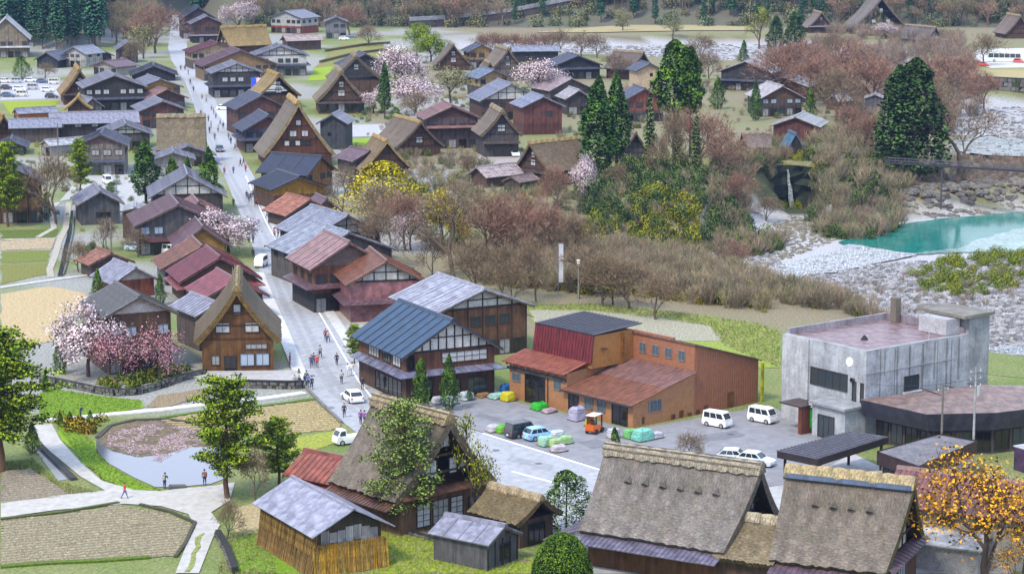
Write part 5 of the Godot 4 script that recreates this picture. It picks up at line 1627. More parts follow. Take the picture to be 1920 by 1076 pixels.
	sow("fall_bushes", yb, M.leaf, pv([60.27, -544.83, 70.62, -544.83, 69.28, -525.04, 57.51, -519.37]), 60, 1.0, 2.4, vg, "yellow green bushes along the top edge of the waterfall", "bushes", 1.0)
	sow("cliff_thicket", tw, M.bark, pv([69.29, -561.52, 86.29, -604.08, 97.08, -604.08, 90.84, -541.4, 79.99, -488.7, 72.67, -476.3, 65.19, -476.3, 61.68, -482.42, 65.29, -522.64]), 380, 2.0, 5.5, br, "grey brown thicket right of the waterfall", "thicket")
	var vb := [C(1, 1, 1), C(1.3, 1.2, 0.7), C(0.8, 0.9, 0.9), C(1.2, 0.9, 0.8)]
	sow("village_gardens", gb, M.leaf, pv([-46.04, -689.71, -46.58, -875.29, 14.66, -826.03, 24.93, -658.55, 18, -536.74, 0, -536.74, -14.4, -536.74, -31.19, -536.74, -40.4, -603.86]), 260, 0.6, 1.9, vb, "low garden shrubs between the houses on the river side of the village", "shrubs")
	sow("village_gardens", yb, M.leaf, pv([-46.04, -689.71, -46.58, -875.29, 14.66, -826.03, 24.93, -658.55, 18, -536.74, 0, -536.74, -14.4, -536.74, -31.19, -536.74, -40.4, -603.86]), 170, 0.4, 1.3, vb, "yellow green garden plants between the houses on the river side", "plants")
	sow("village_gardens", gb, M.leaf, pv([-126.7, -591.56, -126.11, -658.55, -94.27, -603.86, -71.68, -508.39, -61.34, -413.22, -69.51, -390.58, -81.75, -438.57, -94.55, -438.57]), 150, 0.6, 1.8, vb, "low garden shrubs between the houses left of the street", "shrubs")
	sow("village_gardens", yb, M.leaf, pv([-126.7, -591.56, -126.11, -658.55, -94.27, -603.86, -71.68, -508.39, -61.34, -413.22, -69.51, -390.58, -81.75, -438.57, -94.55, -438.57]), 110, 0.4, 1.2, vb, "yellow green garden plants left of the street", "plants")
	sow("village_thicket", tw, M.bark, pv([-46.04, -689.71, -46.58, -875.29, 14.66, -826.03, 24.93, -658.55, 18, -536.74, 0, -536.74, -14.4, -536.74, -31.19, -536.74, -40.4, -603.86]), 220, 1.0, 2.6, br, "leafless garden bushes on the river side of the village", "brush")
	sow("village_gardens", gb, M.leaf, pv([23.46, -658.55, 69.66, -826.03, 87.99, -826.03, 100.55, -706.4, 94.27, -603.86, 71.99, -536.74, 50.39, -536.74, 30.72, -508.39, 19.34, -508.39]), 110, 0.8, 2.2, vb, "low shrubs around the white roofed houses by the far river", "shrubs")
	sow("village_thicket", tw, M.bark, pv([23.46, -658.55, 69.66, -826.03, 87.99, -826.03, 100.55, -706.4, 94.27, -603.86, 71.99, -536.74, 50.39, -536.74, 30.72, -508.39, 19.34, -508.39]), 160, 1.0, 3.2, br, "leafless bushes around the white roofed houses by the far river", "brush")
	sow("copse_edge_thicket", tw, M.bark, pv([-8.87, -393.88, 3.77, -419.58, 21.16, -391.22, 38.05, -366.35, 37.84, -348.57, 19.61, -361.74, 3.33, -368.23, -5.06, -373.48]), 760, 2.0, 5.0, br, "tangled leafless brush between the bare copse and the meadow", "thicket")
	sow("copse_edge_bushes", yb, M.leaf, pv([-8.87, -393.88, 3.77, -419.58, 21.16, -391.22, 38.05, -366.35, 37.84, -348.57, 19.61, -361.74, 3.33, -368.23, -5.06, -373.48]), 190, 1.0, 3.0, [C(1, 1, 1), C(1.1, 0.9, 0.7), C(0.8, 0.8, 0.8)], "yellow green bushes between the bare copse and the meadow", "bushes")
	# far forest
	var cedar := tree_proto("forest", 0)
	var cm := combine(cedar)
	var xs := []
	for i in 1500:
		var z := rr(-1120, -868)
		var rx := -117.0 + (z + 850.0) * 0.154
		var x := rr(-330, rx - 26)
		xs.append(xform(x, ground_h(x, z) - 0.5, z, rr(1.5, 2.5), 1.15))
	for i in 260:
		var z := rr(-1120, -1062)
		var x := rr(-142, -108)
		xs.append(xform(x, ground_h(x, z) - 0.5, z, rr(1.2, 1.9), 1.15))
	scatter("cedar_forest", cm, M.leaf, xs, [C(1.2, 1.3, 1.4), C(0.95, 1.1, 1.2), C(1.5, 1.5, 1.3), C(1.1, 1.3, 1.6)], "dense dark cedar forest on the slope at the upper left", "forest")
	var bare := combine(tree_proto("bare_low", 0))
	xs = []
	for i in 1500:
		var z := rr(-1110, -992)
		var x := rr(-110, 330)
		if x > 0 and x < 130 and z > -1015: continue
		xs.append(xform(x, ground_h(x, z) - 0.5, z, rr(0.8, 1.5), 1.1))
	for i in 90:
		var z := rr(-1050, -880)
		var rx := -117.0 + (z + 850.0) * 0.154
		var x := rr(rx - 28, rx - 10)
		xs.append(xform(x, ground_h(x, z) - 0.5, z, rr(0.8, 1.5), 1.1))
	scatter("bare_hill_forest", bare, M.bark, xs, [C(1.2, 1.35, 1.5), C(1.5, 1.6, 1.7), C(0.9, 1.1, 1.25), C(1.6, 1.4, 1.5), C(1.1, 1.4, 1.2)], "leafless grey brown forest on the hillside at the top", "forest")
	xs = []
	for i in 330:
		var z := rr(-1110, -1000)
		var x := rr(-90, 300)
		xs.append(xform(x, ground_h(x, z) - 0.5, z, rr(1.0, 1.7), 1.1))
	scatter("hill_conifers", cm, M.leaf, xs, [C(1.2, 1.15, 1.1), C(1, 1, 1.1), C(1.5, 1.3, 1)], "scattered green conifers in the bare hill forest", "forest")
	var hb := bush_mesh(C(0.12, 0.15, 0.08), C(0.3, 0.33, 0.17), 600, 0.055)
	xs = []
	for i in 700:
		var z := rr(-1090, -990)
		var x := rr(-115, 330)
		xs.append(xform(x, ground_h(x, z) - 0.5, z, rr(3, 7), 1.0))
	scatter("hill_undergrowth", hb, M.leaf, xs, [C(1, 1, 1), C(1.2, 1.0, 1.0), C(0.8, 0.9, 1.0)], "grey green undergrowth on the hillside at the top", "undergrowth")
	# hillside road with its wall
	var pts := [Vector2(-42, -985), Vector2(-24, -1000), Vector2(0, -1008), Vector2(32, -1025), Vector2(70, -1045)]
	var r := thing("retaining_wall", "pale retaining wall carrying the road up the far hillside", "wall", Vector3.ZERO)
	for i in pts.size() - 1:
		var a: Vector2 = pts[i]; var b: Vector2 = pts[i + 1]
		var m := MB.new(); m.col = C(0.42, 0.42, 0.43)
		var p := Vector3(a.x, ground_h(a.x, a.y) + 4.5, a.y); var q := Vector3(b.x, ground_h(b.x, b.y) + 4.5, b.y)
		m.hexa(p - Vector3(0, 1.6, 0.4), q - p, Vector3(0, 1.6, 0), Vector3(0, 0, 0.8))
		put(r, "wall_section", m, M.concrete)
		var g := MB.new(); g.col = C(0.13, 0.11, 0.1)
		g.hexa(p - Vector3(0, 6.0, 0.5), q - p, Vector3(0, 4.35, 0), Vector3(0, 0, 0.6))
		put(r, "wall_base", g, M.concrete)

func combine(t: Node3D) -> ArrayMesh:
	var st := SurfaceTool.new()
	for c in t.get_children(): st.append_from(c.mesh, 0, c.transform)
	return st.commit()

func structure_water() -> void:
	sheet("river_water", pv([65.37, -472.73, 75.17, -492.15, 85.66, -502.07, 95.99, -509.17, 116.59, -519.77, 146.87, -528.23, 128.51, -460.59, 92.49, -461.91, 76.48, -459.28, 66.33, -460.59]), -8.85, C(0.05, 0.27, 0.235), M.pool)
	sheet("river_water", pv([76.44, -459.03, 86.94, -465.66, 98.93, -483.79, 112.66, -501.8, 143.37, -515.36, 128.44, -460.34, 92.31, -461, 76.23, -457.73]), -8.81, C(0.32, 0.48, 0.46), M.pool)
	sheet("river_rapids", pv([66.59, -470.02, 62.1, -459.96, 54.82, -450.95, 47.69, -441.05, 42.92, -432.73, 41.88, -426.98, 49.36, -429.26, 59.14, -437.45, 68.29, -445.95, 78.11, -456.7, 73.06, -463.94]), -8.7, C(0.82, 0.85, 0.87), M.rapids)
	sheet("river_water", pv([73.12, -366.74, 96.66, -374.51, 85.92, -331.46, 75.75, -333.21, 68.32, -337.84, 66.68, -349.78]), -8.75, C(0.6, 0.66, 0.68), M.rapids)
	sheet("river_water", pv([111.73, -606.74, 121.96, -614.08, 152.6, -599.57, 143.72, -563.99, 114.28, -574.66, 108.18, -583.48]), -3.3, C(0.6, 0.68, 0.7), M.pool)
	sheet("coach_park", pv([153.97, -826.03, 169.8, -870.11, 212.8, -880.54, 191.81, -792.54, 157.12, -786.16]), 0.1, C(0.62, 0.61, 0.58), M.road)
	sheet("far_meadow", pv([8.46, -954.87, 21.57, -973.81, 48.88, -1003.67, 75.54, -1003.67, 100.51, -986.86, 100.7, -967.41, 72.85, -967.41, 29.61, -954.87]), 0.3, C(0.56, 0.48, 0.27), M.ground)
	# waterfall on a dark rock face
	var r := thing("waterfall", "thin white waterfall dropping in front of dark mossy rock", "waterfall", Vector3(61.8, 0, -519.0), 8)
	var rock := MB.new()
	for j in 7:
		for i in 7:
			var f := func(ii: int, jj: int) -> Vector3: return Vector3(-4.5 + ii * 1.3 + 0.5 * nz.get_noise_2d(jj * 60, ii * 9) * jj, -9.6 + jj * 1.4, -7.0 + 1.6 * nz.get_noise_2d(ii * 40, jj * 40) + 0.35 * (ii - 3.5) * (ii - 3.5))
			rock.col = vary(C(0.035, 0.05, 0.03), 0.4)
			rock.quad(f.call(i, j), f.call(i + 1, j), f.call(i + 1, j + 1), f.call(i, j + 1))
	put(r, "rock_face", rock, M.rock)
	var fm := MB.new()
	for j in 14:
		var y := -0.6 - j * 0.62
		var w0 := 0.14 + 0.035 * j; var w1 := 0.14 + 0.035 * (j + 1)
		var x0 := -0.4 + 0.09 * j + 0.08 * sin(j * 1.1); var x1 := -0.4 + 0.09 * (j + 1) + 0.08 * sin((j + 1) * 1.1)
		fm.col = vary(C(0.78, 0.83, 0.88), 0.08)
		fm.hexa(Vector3(x1 - w1, y - 0.62, -5.4), Vector3(w1 * 2, 0, 0), Vector3(x0 - x1, 0.62, 0), Vector3(0, 0, 0.25))
	put(r, "falling_water", fm, M.rapids)
	# footbridge
	var b := thing("footbridge", "dark suspended footbridge crossing the river at the right", "footbridge", Vector3.ZERO)
	var p0 := Vector3(81, 1.6, -518); var p1 := Vector3(122, 0.6, -505)
	var d := p1 - p0
	for i in 24:
		var m := MB.new(); m.col = C(0.045, 0.045, 0.06)
		m.hexa(p0 + d * i / 24.0, d / 24.0 * 0.96, Vector3(0, 0.35, 0), Vector3(0.5, 0, 1.5))
		put(b, "deck_panel", m, M.wood)
	for s in [0, 1]:
		var off: Vector3 = Vector3(0.5, 0, 1.5) * s
		for k in [0.75, 1.3]:
			var m := MB.new(); m.col = C(0.1, 0.1, 0.12)
			m.tube(p0 + off + Vector3.UP * k, p1 + off + Vector3.UP * k, 0.05, 0.05, 4)
			put(b, "handrail", m, M.steel)
		for i in 20:
			var m := MB.new(); m.col = C(0.1, 0.1, 0.12)
			var q: Vector3 = p0 + d * i / 19.0 + off
			m.tube(q + Vector3.UP * 0.3, q + Vector3.UP * 1.35, 0.05, 0.05, 4)
			put(b, "rail_post", m, M.steel)
	for i in 2:
		var q: Vector3 = p0 + d * (0.28 + 0.62 * i) + Vector3(0.3, 0, 0.7)
		var m := MB.new(); m.col = C(0.1, 0.1, 0.11)
		m.tube(Vector3(q.x, -9, q.z), q, 0.22, 0.2, 8)
		put(b, "pier", m, M.concrete)

func details() -> void:
	forklift()
	pole("double armed grey utility pole beside the low visitor hall", 50.5, -255.4, 11.5, 3, C(0.42, 0.42, 0.43))
	pole("shorter dark pole left of the double armed one", 47.4, -257.6, 9.0, 1)
	pole("tall wooden pole left of the pair beside the rusty shed", -65.9, -384.2, 9.0, 0)
	pole("tall wooden pole right of the pair beside the rusty shed", -64.6, -381.5, 9.5, 0)
	pole("utility pole standing over the long tiled hall", -99.0, -520.0, 10.0, 1)
	wire("thin black wire from the hall pole toward the right edge", Vector3(50.5, 10.8, -255.4), Vector3(75, 9.5, -258), 0.6)
	wire("thin black wire from the hall pole to the concrete office", Vector3(50.5, 10.2, -255.4), Vector3(41.2, 6.5, -269.4), 0.5)
	var l := thing("street_lamp", "grey street lamp on the meadow edge with a white head", "street lamp", Vector3(10.0, 0, -356))
	var m := MB.new(); m.col = C(0.5, 0.52, 0.55)
	m.tube(Vector3.ZERO, Vector3(0, 6.2, 0), 0.09, 0.06, 7)
	put(l, "mast", m, M.steel)
	var h := MB.new(); h.col = C(0.7, 0.72, 0.74)
	h.tube(Vector3(0, 6.2, 0), Vector3(0, 6.8, 0), 0.22, 0.3, 10); h.disc(Vector3(0, 6.8, 0), Vector3.UP, 0.3, 10)
	put(l, "lamp_head", h, M.paint)
	var b := thing("cloth_banner", "tall narrow white cloth banner on a pole in the bare copse", "banner", Vector3(7.7, 0, -364))
	m = MB.new(); m.col = C(0.3, 0.3, 0.32)
	m.tube(Vector3(-0.55, 0, 0), Vector3(-0.55, 8.2, 0), 0.06, 0.04, 6)
	put(b, "mast", m, M.steel)
	m = MB.new(); m.col = C(0.45, 0.47, 0.52)
	for i in 10: m.hexa(Vector3(-0.5, 2.0 + i * 0.6, 0.06 * sin(i * 1.3)), Vector3(0.7, 0, 0.05), Vector3(0, 0.6, 0.06 * (sin((i + 1) * 1.3) - sin(i * 1.3))), Vector3(0, 0, 0.03))
	put(b, "cloth", m, M.cloth)
	for k in 2:
		var f := thing("cloth_banner", ["blue shop banner by the half timbered shop", "pale pink shop banner by the half timbered shop"][k], "banner", Vector3(-74.5 + k * 1.6, 0, -684 + k))
		m = MB.new(); m.col = C(0.3, 0.3, 0.32); m.tube(Vector3(0, 0, 0), Vector3(0, 6.0, 0), 0.06, 0.04, 5)
		put(f, "mast", m, M.steel)
		m = MB.new(); m.col = [C(0.05, 0.1, 0.5), C(0.75, 0.5, 0.58)][k]; m.box(0.75, 3.4, 0, 1.4, 4.8, 0.05)
		put(f, "cloth", m, M.cloth)
	for k in 7:
		var mc := MB.new(); mc.col = C(0.16, 0.16, 0.165)
		var p: Vector2 = pv([-22.1, -285.63, -25.91, -304.29, -39.25, -382.7, -1.81, -263.93, 2.95, -257.79, 10.95, -266.47, 25.4, -271.69])[k]
		mc.disc(Vector3(p.x, 0.075, p.y), Vector3.UP, 0.42, 16)
		tag(obj("manhole_cover", mc.mesh(), M.steel), ["round iron manhole cover in the road below the street corner group", "round iron manhole cover in the street before the brown thatched farmhouse", "round iron manhole cover beside the white minivan on the street", "round iron manhole cover in the lower road left of the bundles", "round iron manhole cover in the lower road behind the woodshed", "round iron manhole cover in the car park by the forklift", "round iron manhole cover in the car park before the white minivans"][k], "manhole cover")
	for a in [pv([-25.01, -305.95, -23.55, -306.96, -21.72, -298.77, -23.12, -297.5]), pv([-35.85, -360.8, -35.12, -361.72, -32.29, -346.66, -32.96, -345.39]), pv([0, -261.44, 4.7, -256.83, 4.07, -254.46, -0.59, -259.24])]: sheet("asphalt_patch", a, 0.055, C(0.33, 0.335, 0.35), M.road)
	for a in [pv([7.33, -267.76, 9.83, -269.32, 11.55, -266.21, 9.06, -264.69]), pv([20.35, -270.36, 26.2, -273.56, 27.19, -270.89, 21.35, -267.24]), pv([-3.86, -282.73, 0, -278.49, -0.63, -276.83, -4.48, -281.02])]: sheet("asphalt_patch", a, 0.06, C(0.2, 0.2, 0.21), M.asphalt)
	furrows("low furrow rows across the big tilled field at the bottom left", pv([-51.59, -234.11, -46.13, -236.54, -40.65, -240.26, -35.93, -237.35, -31.98, -232.92, -31.96, -226, -32.38, -221.95, -38.58, -220.52, -43.96, -219.45, -48.21, -218.05]), 0.07, Vector2(1, -0.35), 0.9, C(0.42, 0.375, 0.26))
	furrows("low furrow rows across the small tilled field beside the ditch", pv([-55.96, -254.93, -52.67, -255.4, -49.09, -249.4, -44.29, -245.41, -48.41, -242.81, -52.97, -240.68]), 0.05, Vector2(1, -0.35), 0.9, C(0.38, 0.33, 0.25))
	furrows("faint stubble rows in the field between the pond and the street", pv([-41.96, -279.05, -36.19, -283.89, -29.97, -286.22, -24.37, -289.49, -20.15, -276.28, -20.62, -274.1, -24.85, -272.49, -32.13, -270.89, -39.59, -275.73]), 0.06, Vector2(1, 0.1), 1.0, C(0.52, 0.43, 0.24))
	furrows("pale rows in the terraced field at the left edge", pv([-90.63, -419.9, -81.04, -421.14, -79.89, -412.03, -79.61, -409.08, -87.99, -407.32]), 0.07, Vector2(1, 0.1), 1.1, C(0.6, 0.5, 0.35))
	# motorbikes under the pink panelled house: simple two wheelers
	var pos := pv([-29.54, -355.37, -29.5, -359.89, -29.62, -364.51, -29.38, -367.82])
	for k in pos.size():
		var t := thing("motorbike", ["black motorbike nearest the street kerb at the pink panelled house", "black motorbike second from the kerb at the pink panelled house", "black motorbike third from the kerb at the pink panelled house", "black motorbike farthest back at the pink panelled house"][k], "motorbike", Vector3(pos[k].x, 0.05, pos[k].y), 50, "motorbikes at the pink panelled house")
		for z in [-0.7, 0.7]:
			m = MB.new(); m.col = C(0.02, 0.02, 0.02); m.tube(Vector3(-0.06, 0.31, z), Vector3(0.06, 0.31, z), 0.31, 0.31, 14); m.disc(Vector3(0.06, 0.31, z), Vector3.RIGHT, 0.31, 14); m.disc(Vector3(-0.06, 0.31, z), Vector3.LEFT, 0.31, 14)
			put(t, "wheel", m, M.rubber)
		m = MB.new(); m.col = C(0.05, 0.05, 0.06)
		m.side([Vector2(-0.9, 0.75), Vector2(-0.3, 0.4), Vector2(0.35, 0.4), Vector2(0.5, 0.9), Vector2(0.1, 1.05), Vector2(-0.3, 0.82)], func(_y): return 0.16)
		put(t, "body", m, M.paint)
		m = MB.new(); m.col = C(0.2, 0.2, 0.21); m.tube(Vector3(-0.36, 1.12, 0.42), Vector3(0.36, 1.12, 0.42), 0.02, 0.02, 5); m.tube(Vector3(0, 1.1, 0.42), Vector3(0, 0.35, 0.72), 0.04, 0.04, 5)
		put(t, "handlebar", m, M.steel)
	stone_wall("stone_wall", "low curved rubble wall between the lawn and the dark tiled house", pv([-60.46, -300.7, -57.71, -298.77, -52.15, -294.06, -49.56, -292.52, -46.99, -293.13, -44.53, -296.87, -42.19, -302, -39.77, -304.62]), 0.9, 0.7, 0.42)
	stone_wall("stone_wall", "dark rubble wall below the white terrace of the brown thatched farmhouse", pv([-34.45, -297.18, -31.04, -296.87, -28.31, -296.55, -26.45, -296.87]), 1.1, 0.6, 0.42)
	stone_wall("stone_wall", "rubble edging along the bottom left garden track", pv([-29.02, -228.83, -27.47, -223.22, -25.88, -215.97]), 0.7, 0.7, 0.5)
	stone_wall("stone_wall", "tall grey embankment wall of round stones under the grassy bank across the river", pv([128.64, -704.43, 140.55, -709.21, 155.84, -699.71, 167.66, -690.47]), 4.2, 1.0, 1.3)
	stone_wall("stone_wall", "low stone footing along the great farmhouse garden", pv([-13.89, -232.72, -9.46, -228.64, -6.75, -226]), 0.5, 0.5, 0.4)
	var br := thing("stepping_slab", "flat grey stone slab at the pond edge between the two visitors", "stone slab", Vector3(-35.6, 0.06, -247.4), 10)
	m = MB.new(); m.col = C(0.24, 0.25, 0.23); m.prism(PackedVector2Array([Vector2(-0.95, 0), Vector2(1.0, 0), Vector2(0.85, 0.22), Vector2(-0.8, 0.26)]), -0.45, 0.45)
	put(br, "slab", m, M.rock)
	# smoke vents in the long grey thatch
	# petals on the pond, weed at its back edge
	var wm := MB.new(); wm.col = Color.WHITE
	wm.disc(Vector3.ZERO, Vector3.UP, 0.22, 7)
	var wx := []
	for p in fill(pv([-47.65, -269.84, -47.22, -275.46, -45.01, -278.21, -41.28, -278.77, -37.82, -276.55, -34.79, -271.42, -33.24, -267.24, -33.9, -265.2, -37, -265.7, -38.92, -262.18, -41.69, -260.7, -44.77, -263.18, -46.67, -266.21]), 6500): wx.append(xform(p.x, 0.075 + rr(0, 0.004), p.y, rr(0.5, 1.4)))
	scatter("pond_weed", wm.mesh(), M.cloth, wx, [C(0.09, 0.065, 0.03), C(0.13, 0.1, 0.04), C(0.07, 0.055, 0.04), C(0.16, 0.11, 0.06)], "brown water weed lying on the back of the pond", "water weed")
	var pm := MB.new(); pm.col = Color.WHITE
	pm.disc(Vector3.ZERO, Vector3.UP, 0.07, 6)
	var xs := []
	for p in fill(pv([-47.22, -272.49, -44.75, -276.55, -41.05, -277.11, -37.6, -274.91, -35.44, -267.76, -37.79, -262.68, -38.96, -258.27, -40.95, -259.72, -43.49, -262.68, -46.1, -265.7]), 5200):
		if nz.get_noise_2d(p.x * 14, p.y * 14) > -0.12: xs.append(xform(p.x, 0.085 + rr(0, 0.01), p.y, rr(0.6, 1.5)))
	scatter("floating_petals", pm.mesh(), M.petal, xs, [C(0.5, 0.34, 0.4), C(0.38, 0.24, 0.28), C(0.6, 0.46, 0.5), C(0.2, 0.13, 0.1), C(0.25, 0.17, 0.12)], "pink fallen petals floating on the back of the pond", "petals")
	var tf := tuft_mesh()
	var gg := []
	for i in 20: gg.append(vary(C(0.26, 0.4, 0.04), 0.3))
	var dg := []
	for i in 20: dg.append(vary(C(0.52, 0.44, 0.24), 0.3))
	var mg := gg + dg
	sow("grass", tf, M.leaf, pv([-27.98, -229.79, -24.48, -231.74, -21.9, -215.97, -12.94, -215.97, -13.84, -231.74, -10.15, -232.72, -4.16, -226, 2.04, -221.41, 1.97, -213.59, -27.58, -213.59]), 9000, 0.2, 0.5, mg, "green and straw coloured grass around the reed walled barn", "grass")
	sow("grass", tf, M.leaf, pv([-53.73, -275.73, -52.16, -275.73, -47.96, -267.76, -46.28, -261.44, -43.51, -255.4, -39.88, -249.63, -37.22, -246.28, -40.11, -246.72, -44.18, -250.76, -48.07, -259.72]), 3500, 0.2, 0.45, gg, "bright green grass bank in front of the pond", "grass")
	sow("grass", tf, M.leaf, pv([-59.2, -292.52, -58.7, -296.87, -51.89, -292.52, -45.97, -289.49, -45.18, -285.63, -49.33, -281.31, -56.37, -279.61]), 5000, 0.2, 0.45, gg, "bright green lawn below the rubble wall", "grass")
	sow("grass", tf, M.leaf, pv([-51.59, -234.11, -46.13, -236.54, -40.65, -240.26, -35.93, -237.35, -31.98, -232.92, -31.96, -226, -32.38, -221.95, -38.58, -220.52, -43.96, -219.45, -48.21, -218.05]), 5000, 0.15, 0.35, dg, "dry stubble in the tilled field at the bottom left", "grass")
	sow("grass", tf, M.leaf, pv([-56.66, -258.27, -53.41, -259.72, -48.56, -249.63, -45.88, -247.39, -43.73, -245.41, -46.49, -244.53, -52.46, -254.93, -56.06, -255.4]), 2600, 0.25, 0.5, mg, "grass along the ditch beside the left footpath", "grass")
	sow("grass", tf, M.leaf, pv([2.01, -355.37, 12.07, -356.26, 22.95, -350.09, 35.42, -340.39, 37.99, -334.34, 35.24, -309.33, 29.33, -323.58, 28.32, -338.35, 11.88, -350.53, 2.38, -350.96]), 6000, 0.3, 0.6, mg, "rough grass of the meadow behind the warehouse", "grass")
	sow("garden_bushes", bush_mesh(C(0.06, 0.11, 0.02), C(0.3, 0.34, 0.06), 200, 0.1), M.leaf, pv([-54.31, -298.77, -50.17, -296.24, -47.57, -296.87, -45.09, -300.7, -42.37, -305.95, -42.73, -308.65, -52.13, -302]), 60, 0.7, 1.6, [C(1, 1, 1), C(1.2, 0.9, 0.7), C(0.8, 0.9, 0.8)], "mixed green and yellow garden plants along the rubble wall", "garden plants")
	sow("pond_bushes", bush_mesh(C(0.1, 0.12, 0.02), C(0.36, 0.34, 0.06), 200, 0.1), M.leaf, pv([-54.15, -277.94, -52.28, -279.89, -48.95, -279.05, -49.09, -272.49, -50.81, -271.69]), 22, 0.7, 1.7, [C(1, 1, 1), C(1.3, 0.8, 0.6), C(1.2, 1.0, 0.5)], "yellow and reddish shrubs at the left end of the pond", "shrubs")

func lay_ground() -> void:
	# ---------- roads, paths and fields
	var road_c := C(0.4, 0.41, 0.43)
	sheet("village_street",pv([-151.44,-1073.04,-125.38,-875.29,-116.67,-821.41,-99.88,-732.99,-88.68,-666.08,-78.65,-603.86,-66.95,-536.74,-61.44,-508.39,-54.47,-467.14,-47.24,-425.53,-41.88,-390.58,-37.07,-360.8,-32.39,-335.13,-28.08,-309.33,-26.14,-298.77,-23.71,-289.49,-20.3,-278.49,-16.53,-268.27,-11.68,-255.4,-3.27,-237.77,4.47,-244.1,4.57,-249.4,9.91,-254.93,-3.42,-272.49,-10.89,-281.31,-16,-293.13,-18.52,-302,-22.24,-321.73,-25.86,-341.21,-31.94,-372.65,-37.51,-401.59,-44.12,-438.57,-49.81,-474.86,-55.18,-508.39,-62.08,-546.89,-71.65,-603.86,-80.95,-658.55,-91.42,-723.91,-108.28,-821.41,-118.39,-875.29,-145.75,-1073.04]),.04,road_c,M.road)
	sheet("lower_road",pv([-3.42,-272.49,9.91,-254.93,20.69,-244.1,30.38,-227.88,25.88,-215.97,6.97,-215.97,0,-237.77,-3.27,-237.77,-11.68,-255.4,-16.34,-275.73]),.035,C(.42,.43,.45),M.road)
	strip("road_edge_line",pv([-3.41,-272.22,9.9,-254.7,19.01,-244.1]),.35,.06,C(.85,.86,.87),M.plain)
	strip("road_edge_line",pv([0,-254.23,4.57,-249.4,7.83,-244.1]),.35,.06,C(.85,.86,.87),M.plain)
	strip("road_edge_line",pv([-56.89,-508.39,-51.14,-473.29,-45.31,-438.57,-38.6,-401.59,-33.12,-372.65,-27.48,-343.29,-23.2,-319.9,-19.69,-301.02,-17.16,-290.09]),.22,.06,C(.8,.81,.82),M.plain)
	strip("wheel_track",pv([-100.3,-742.29,-87.79,-666.08,-77.57,-603.86,-66.23,-536.74,-58.78,-495.29,-52.07,-459.66,-45.71,-425.53,-40.03,-390.58,-35.03,-360.8,-30.27,-334.34,-25.83,-309.33,-22.64,-294.68,-18.67,-282.73]),.8,.05,C(.35,.355,.37),M.road)
	strip("wheel_track",pv([-99.64,-742.29,-86.9,-666.08,-76.49,-603.86,-65.03,-536.74,-57.45,-495.29,-50.73,-459.66,-44.38,-425.53,-38.71,-390.58,-33.56,-360.8,-28.91,-334.34,-24.43,-309.33,-21.3,-294.68,-17.51,-282.73]),.8,.05,C(.35,.355,.37),M.road)
	strip("wheel_track",pv([-4.2,-262.68,2.34,-255.4,7.98,-248.95,13.31,-241.95]),.9,.045,C(.4,.4,.42),M.road)
	strip("grass_strip",pv([-30.72,-229.79,-30.52,-224.14,-30.3,-216.31]),.5,.115,C(.36,.4,.16),M.ground)
	strip("pavement",pv([-50.08,-473.29,-44.65,-441.95,-37.35,-402.72,-31.69,-372.65,-25.93,-343.29,-21.87,-321.73,-18.52,-304.29]),1.5,.15,C(.6,.6,.6),M.road,.12)
	strip("pavement",pv([-41.22,-384.25,-37.14,-359.89,-32.54,-334.34,-28.58,-311.04,-26.81,-301.02]),1.7,.15,C(.66,.65,.63),M.road,.12)
	sheet("car_park",pv([-13,-285.63,-9.35,-293.75,-2.02,-296.24,0,-289.49,14.19,-274.1,31.62,-287.1,34.26,-278.49,38.39,-262.68,30.85,-249.63,20.73,-244.53,9.92,-255.17,-3.42,-272.75]),.045,C(.27,.27,.285),M.asphalt)
	sheet("forecourt",pv([-18.48,-301.35,-13.28,-291.91,-8.68,-293.75,-16.15,-309.33,-18.61,-315.59,-21.17,-319.9]),.05,C(.46,.47,.49),M.road)
	sheet("forecourt",pv([-28.45,-349.66,-22.24,-321.73,-19.8,-323.58,-18.42,-339.16,-24,-354.03,-28.11,-360.8]),.045,C(.42,.41,.38),M.road)
	sheet("forecourt",pv([20.69,-244.1,30.85,-249.63,38.39,-262.68,42.46,-250.76,52.35,-237.77,46.78,-215.97,26.87,-215.97,30.38,-227.88]),.04,C(.46,.45,.44),M.road)
	sheet("upper_meadow",pv([2,-354.03,12.04,-355.37,22.92,-349.66,35.42,-340.39,37.99,-334.34,35.24,-309.33,23.87,-309.33,5.93,-327.35,3.08,-340.8]),.06,C(.38,.46,.12),M.ground)
	sheet("gravel_yard",pv([2.38,-350.96,11.88,-350.53,20.38,-346.66,28.32,-338.35,29.66,-327.35,21.5,-327.35,6.84,-335.93,3.09,-341.63]),.09,C(.5,.48,.36),M.ground)
	sheet("rice_field",pv([-92.89,-430.65,-82.68,-431.95,-81.28,-422.39,-90.89,-421.14]),.05,C(.22,.3,.06),M.field)
	sheet("rice_field",pv([-90.63,-419.9,-81.04,-421.14,-79.89,-412.03,-79.61,-409.08,-87.99,-407.32]),.07,C(.56,.47,.33),M.field)
	sheet("rice_field",pv([-87.74,-406.17,-79.39,-407.91,-77.58,-396.01,-85.15,-393.82]),.05,C(.36,.42,.1),M.field)
	sheet("rice_field",pv([-84.81,-392.19,-77.45,-394.36,-75.39,-382.7,-80.91,-373.64]),.06,C(.42,.43,.13),M.field)
	sheet("dry_field",pv([-78.99,-364.51,-72.95,-371.68,-66.98,-366.4,-62.77,-356.26,-65.21,-343.29,-64.14,-327.35,-67.08,-321.73,-70,-321.73]),.05,C(.7,.56,.34),M.ground)
	strip("footpath",pv([-87.15,-467.14,-81.56,-433.26,-79.9,-418.06,-77.56,-401.59,-75.87,-387.91,-74.22,-380.14]),1.1,.12,C(.42,.39,.33),M.road,.1)
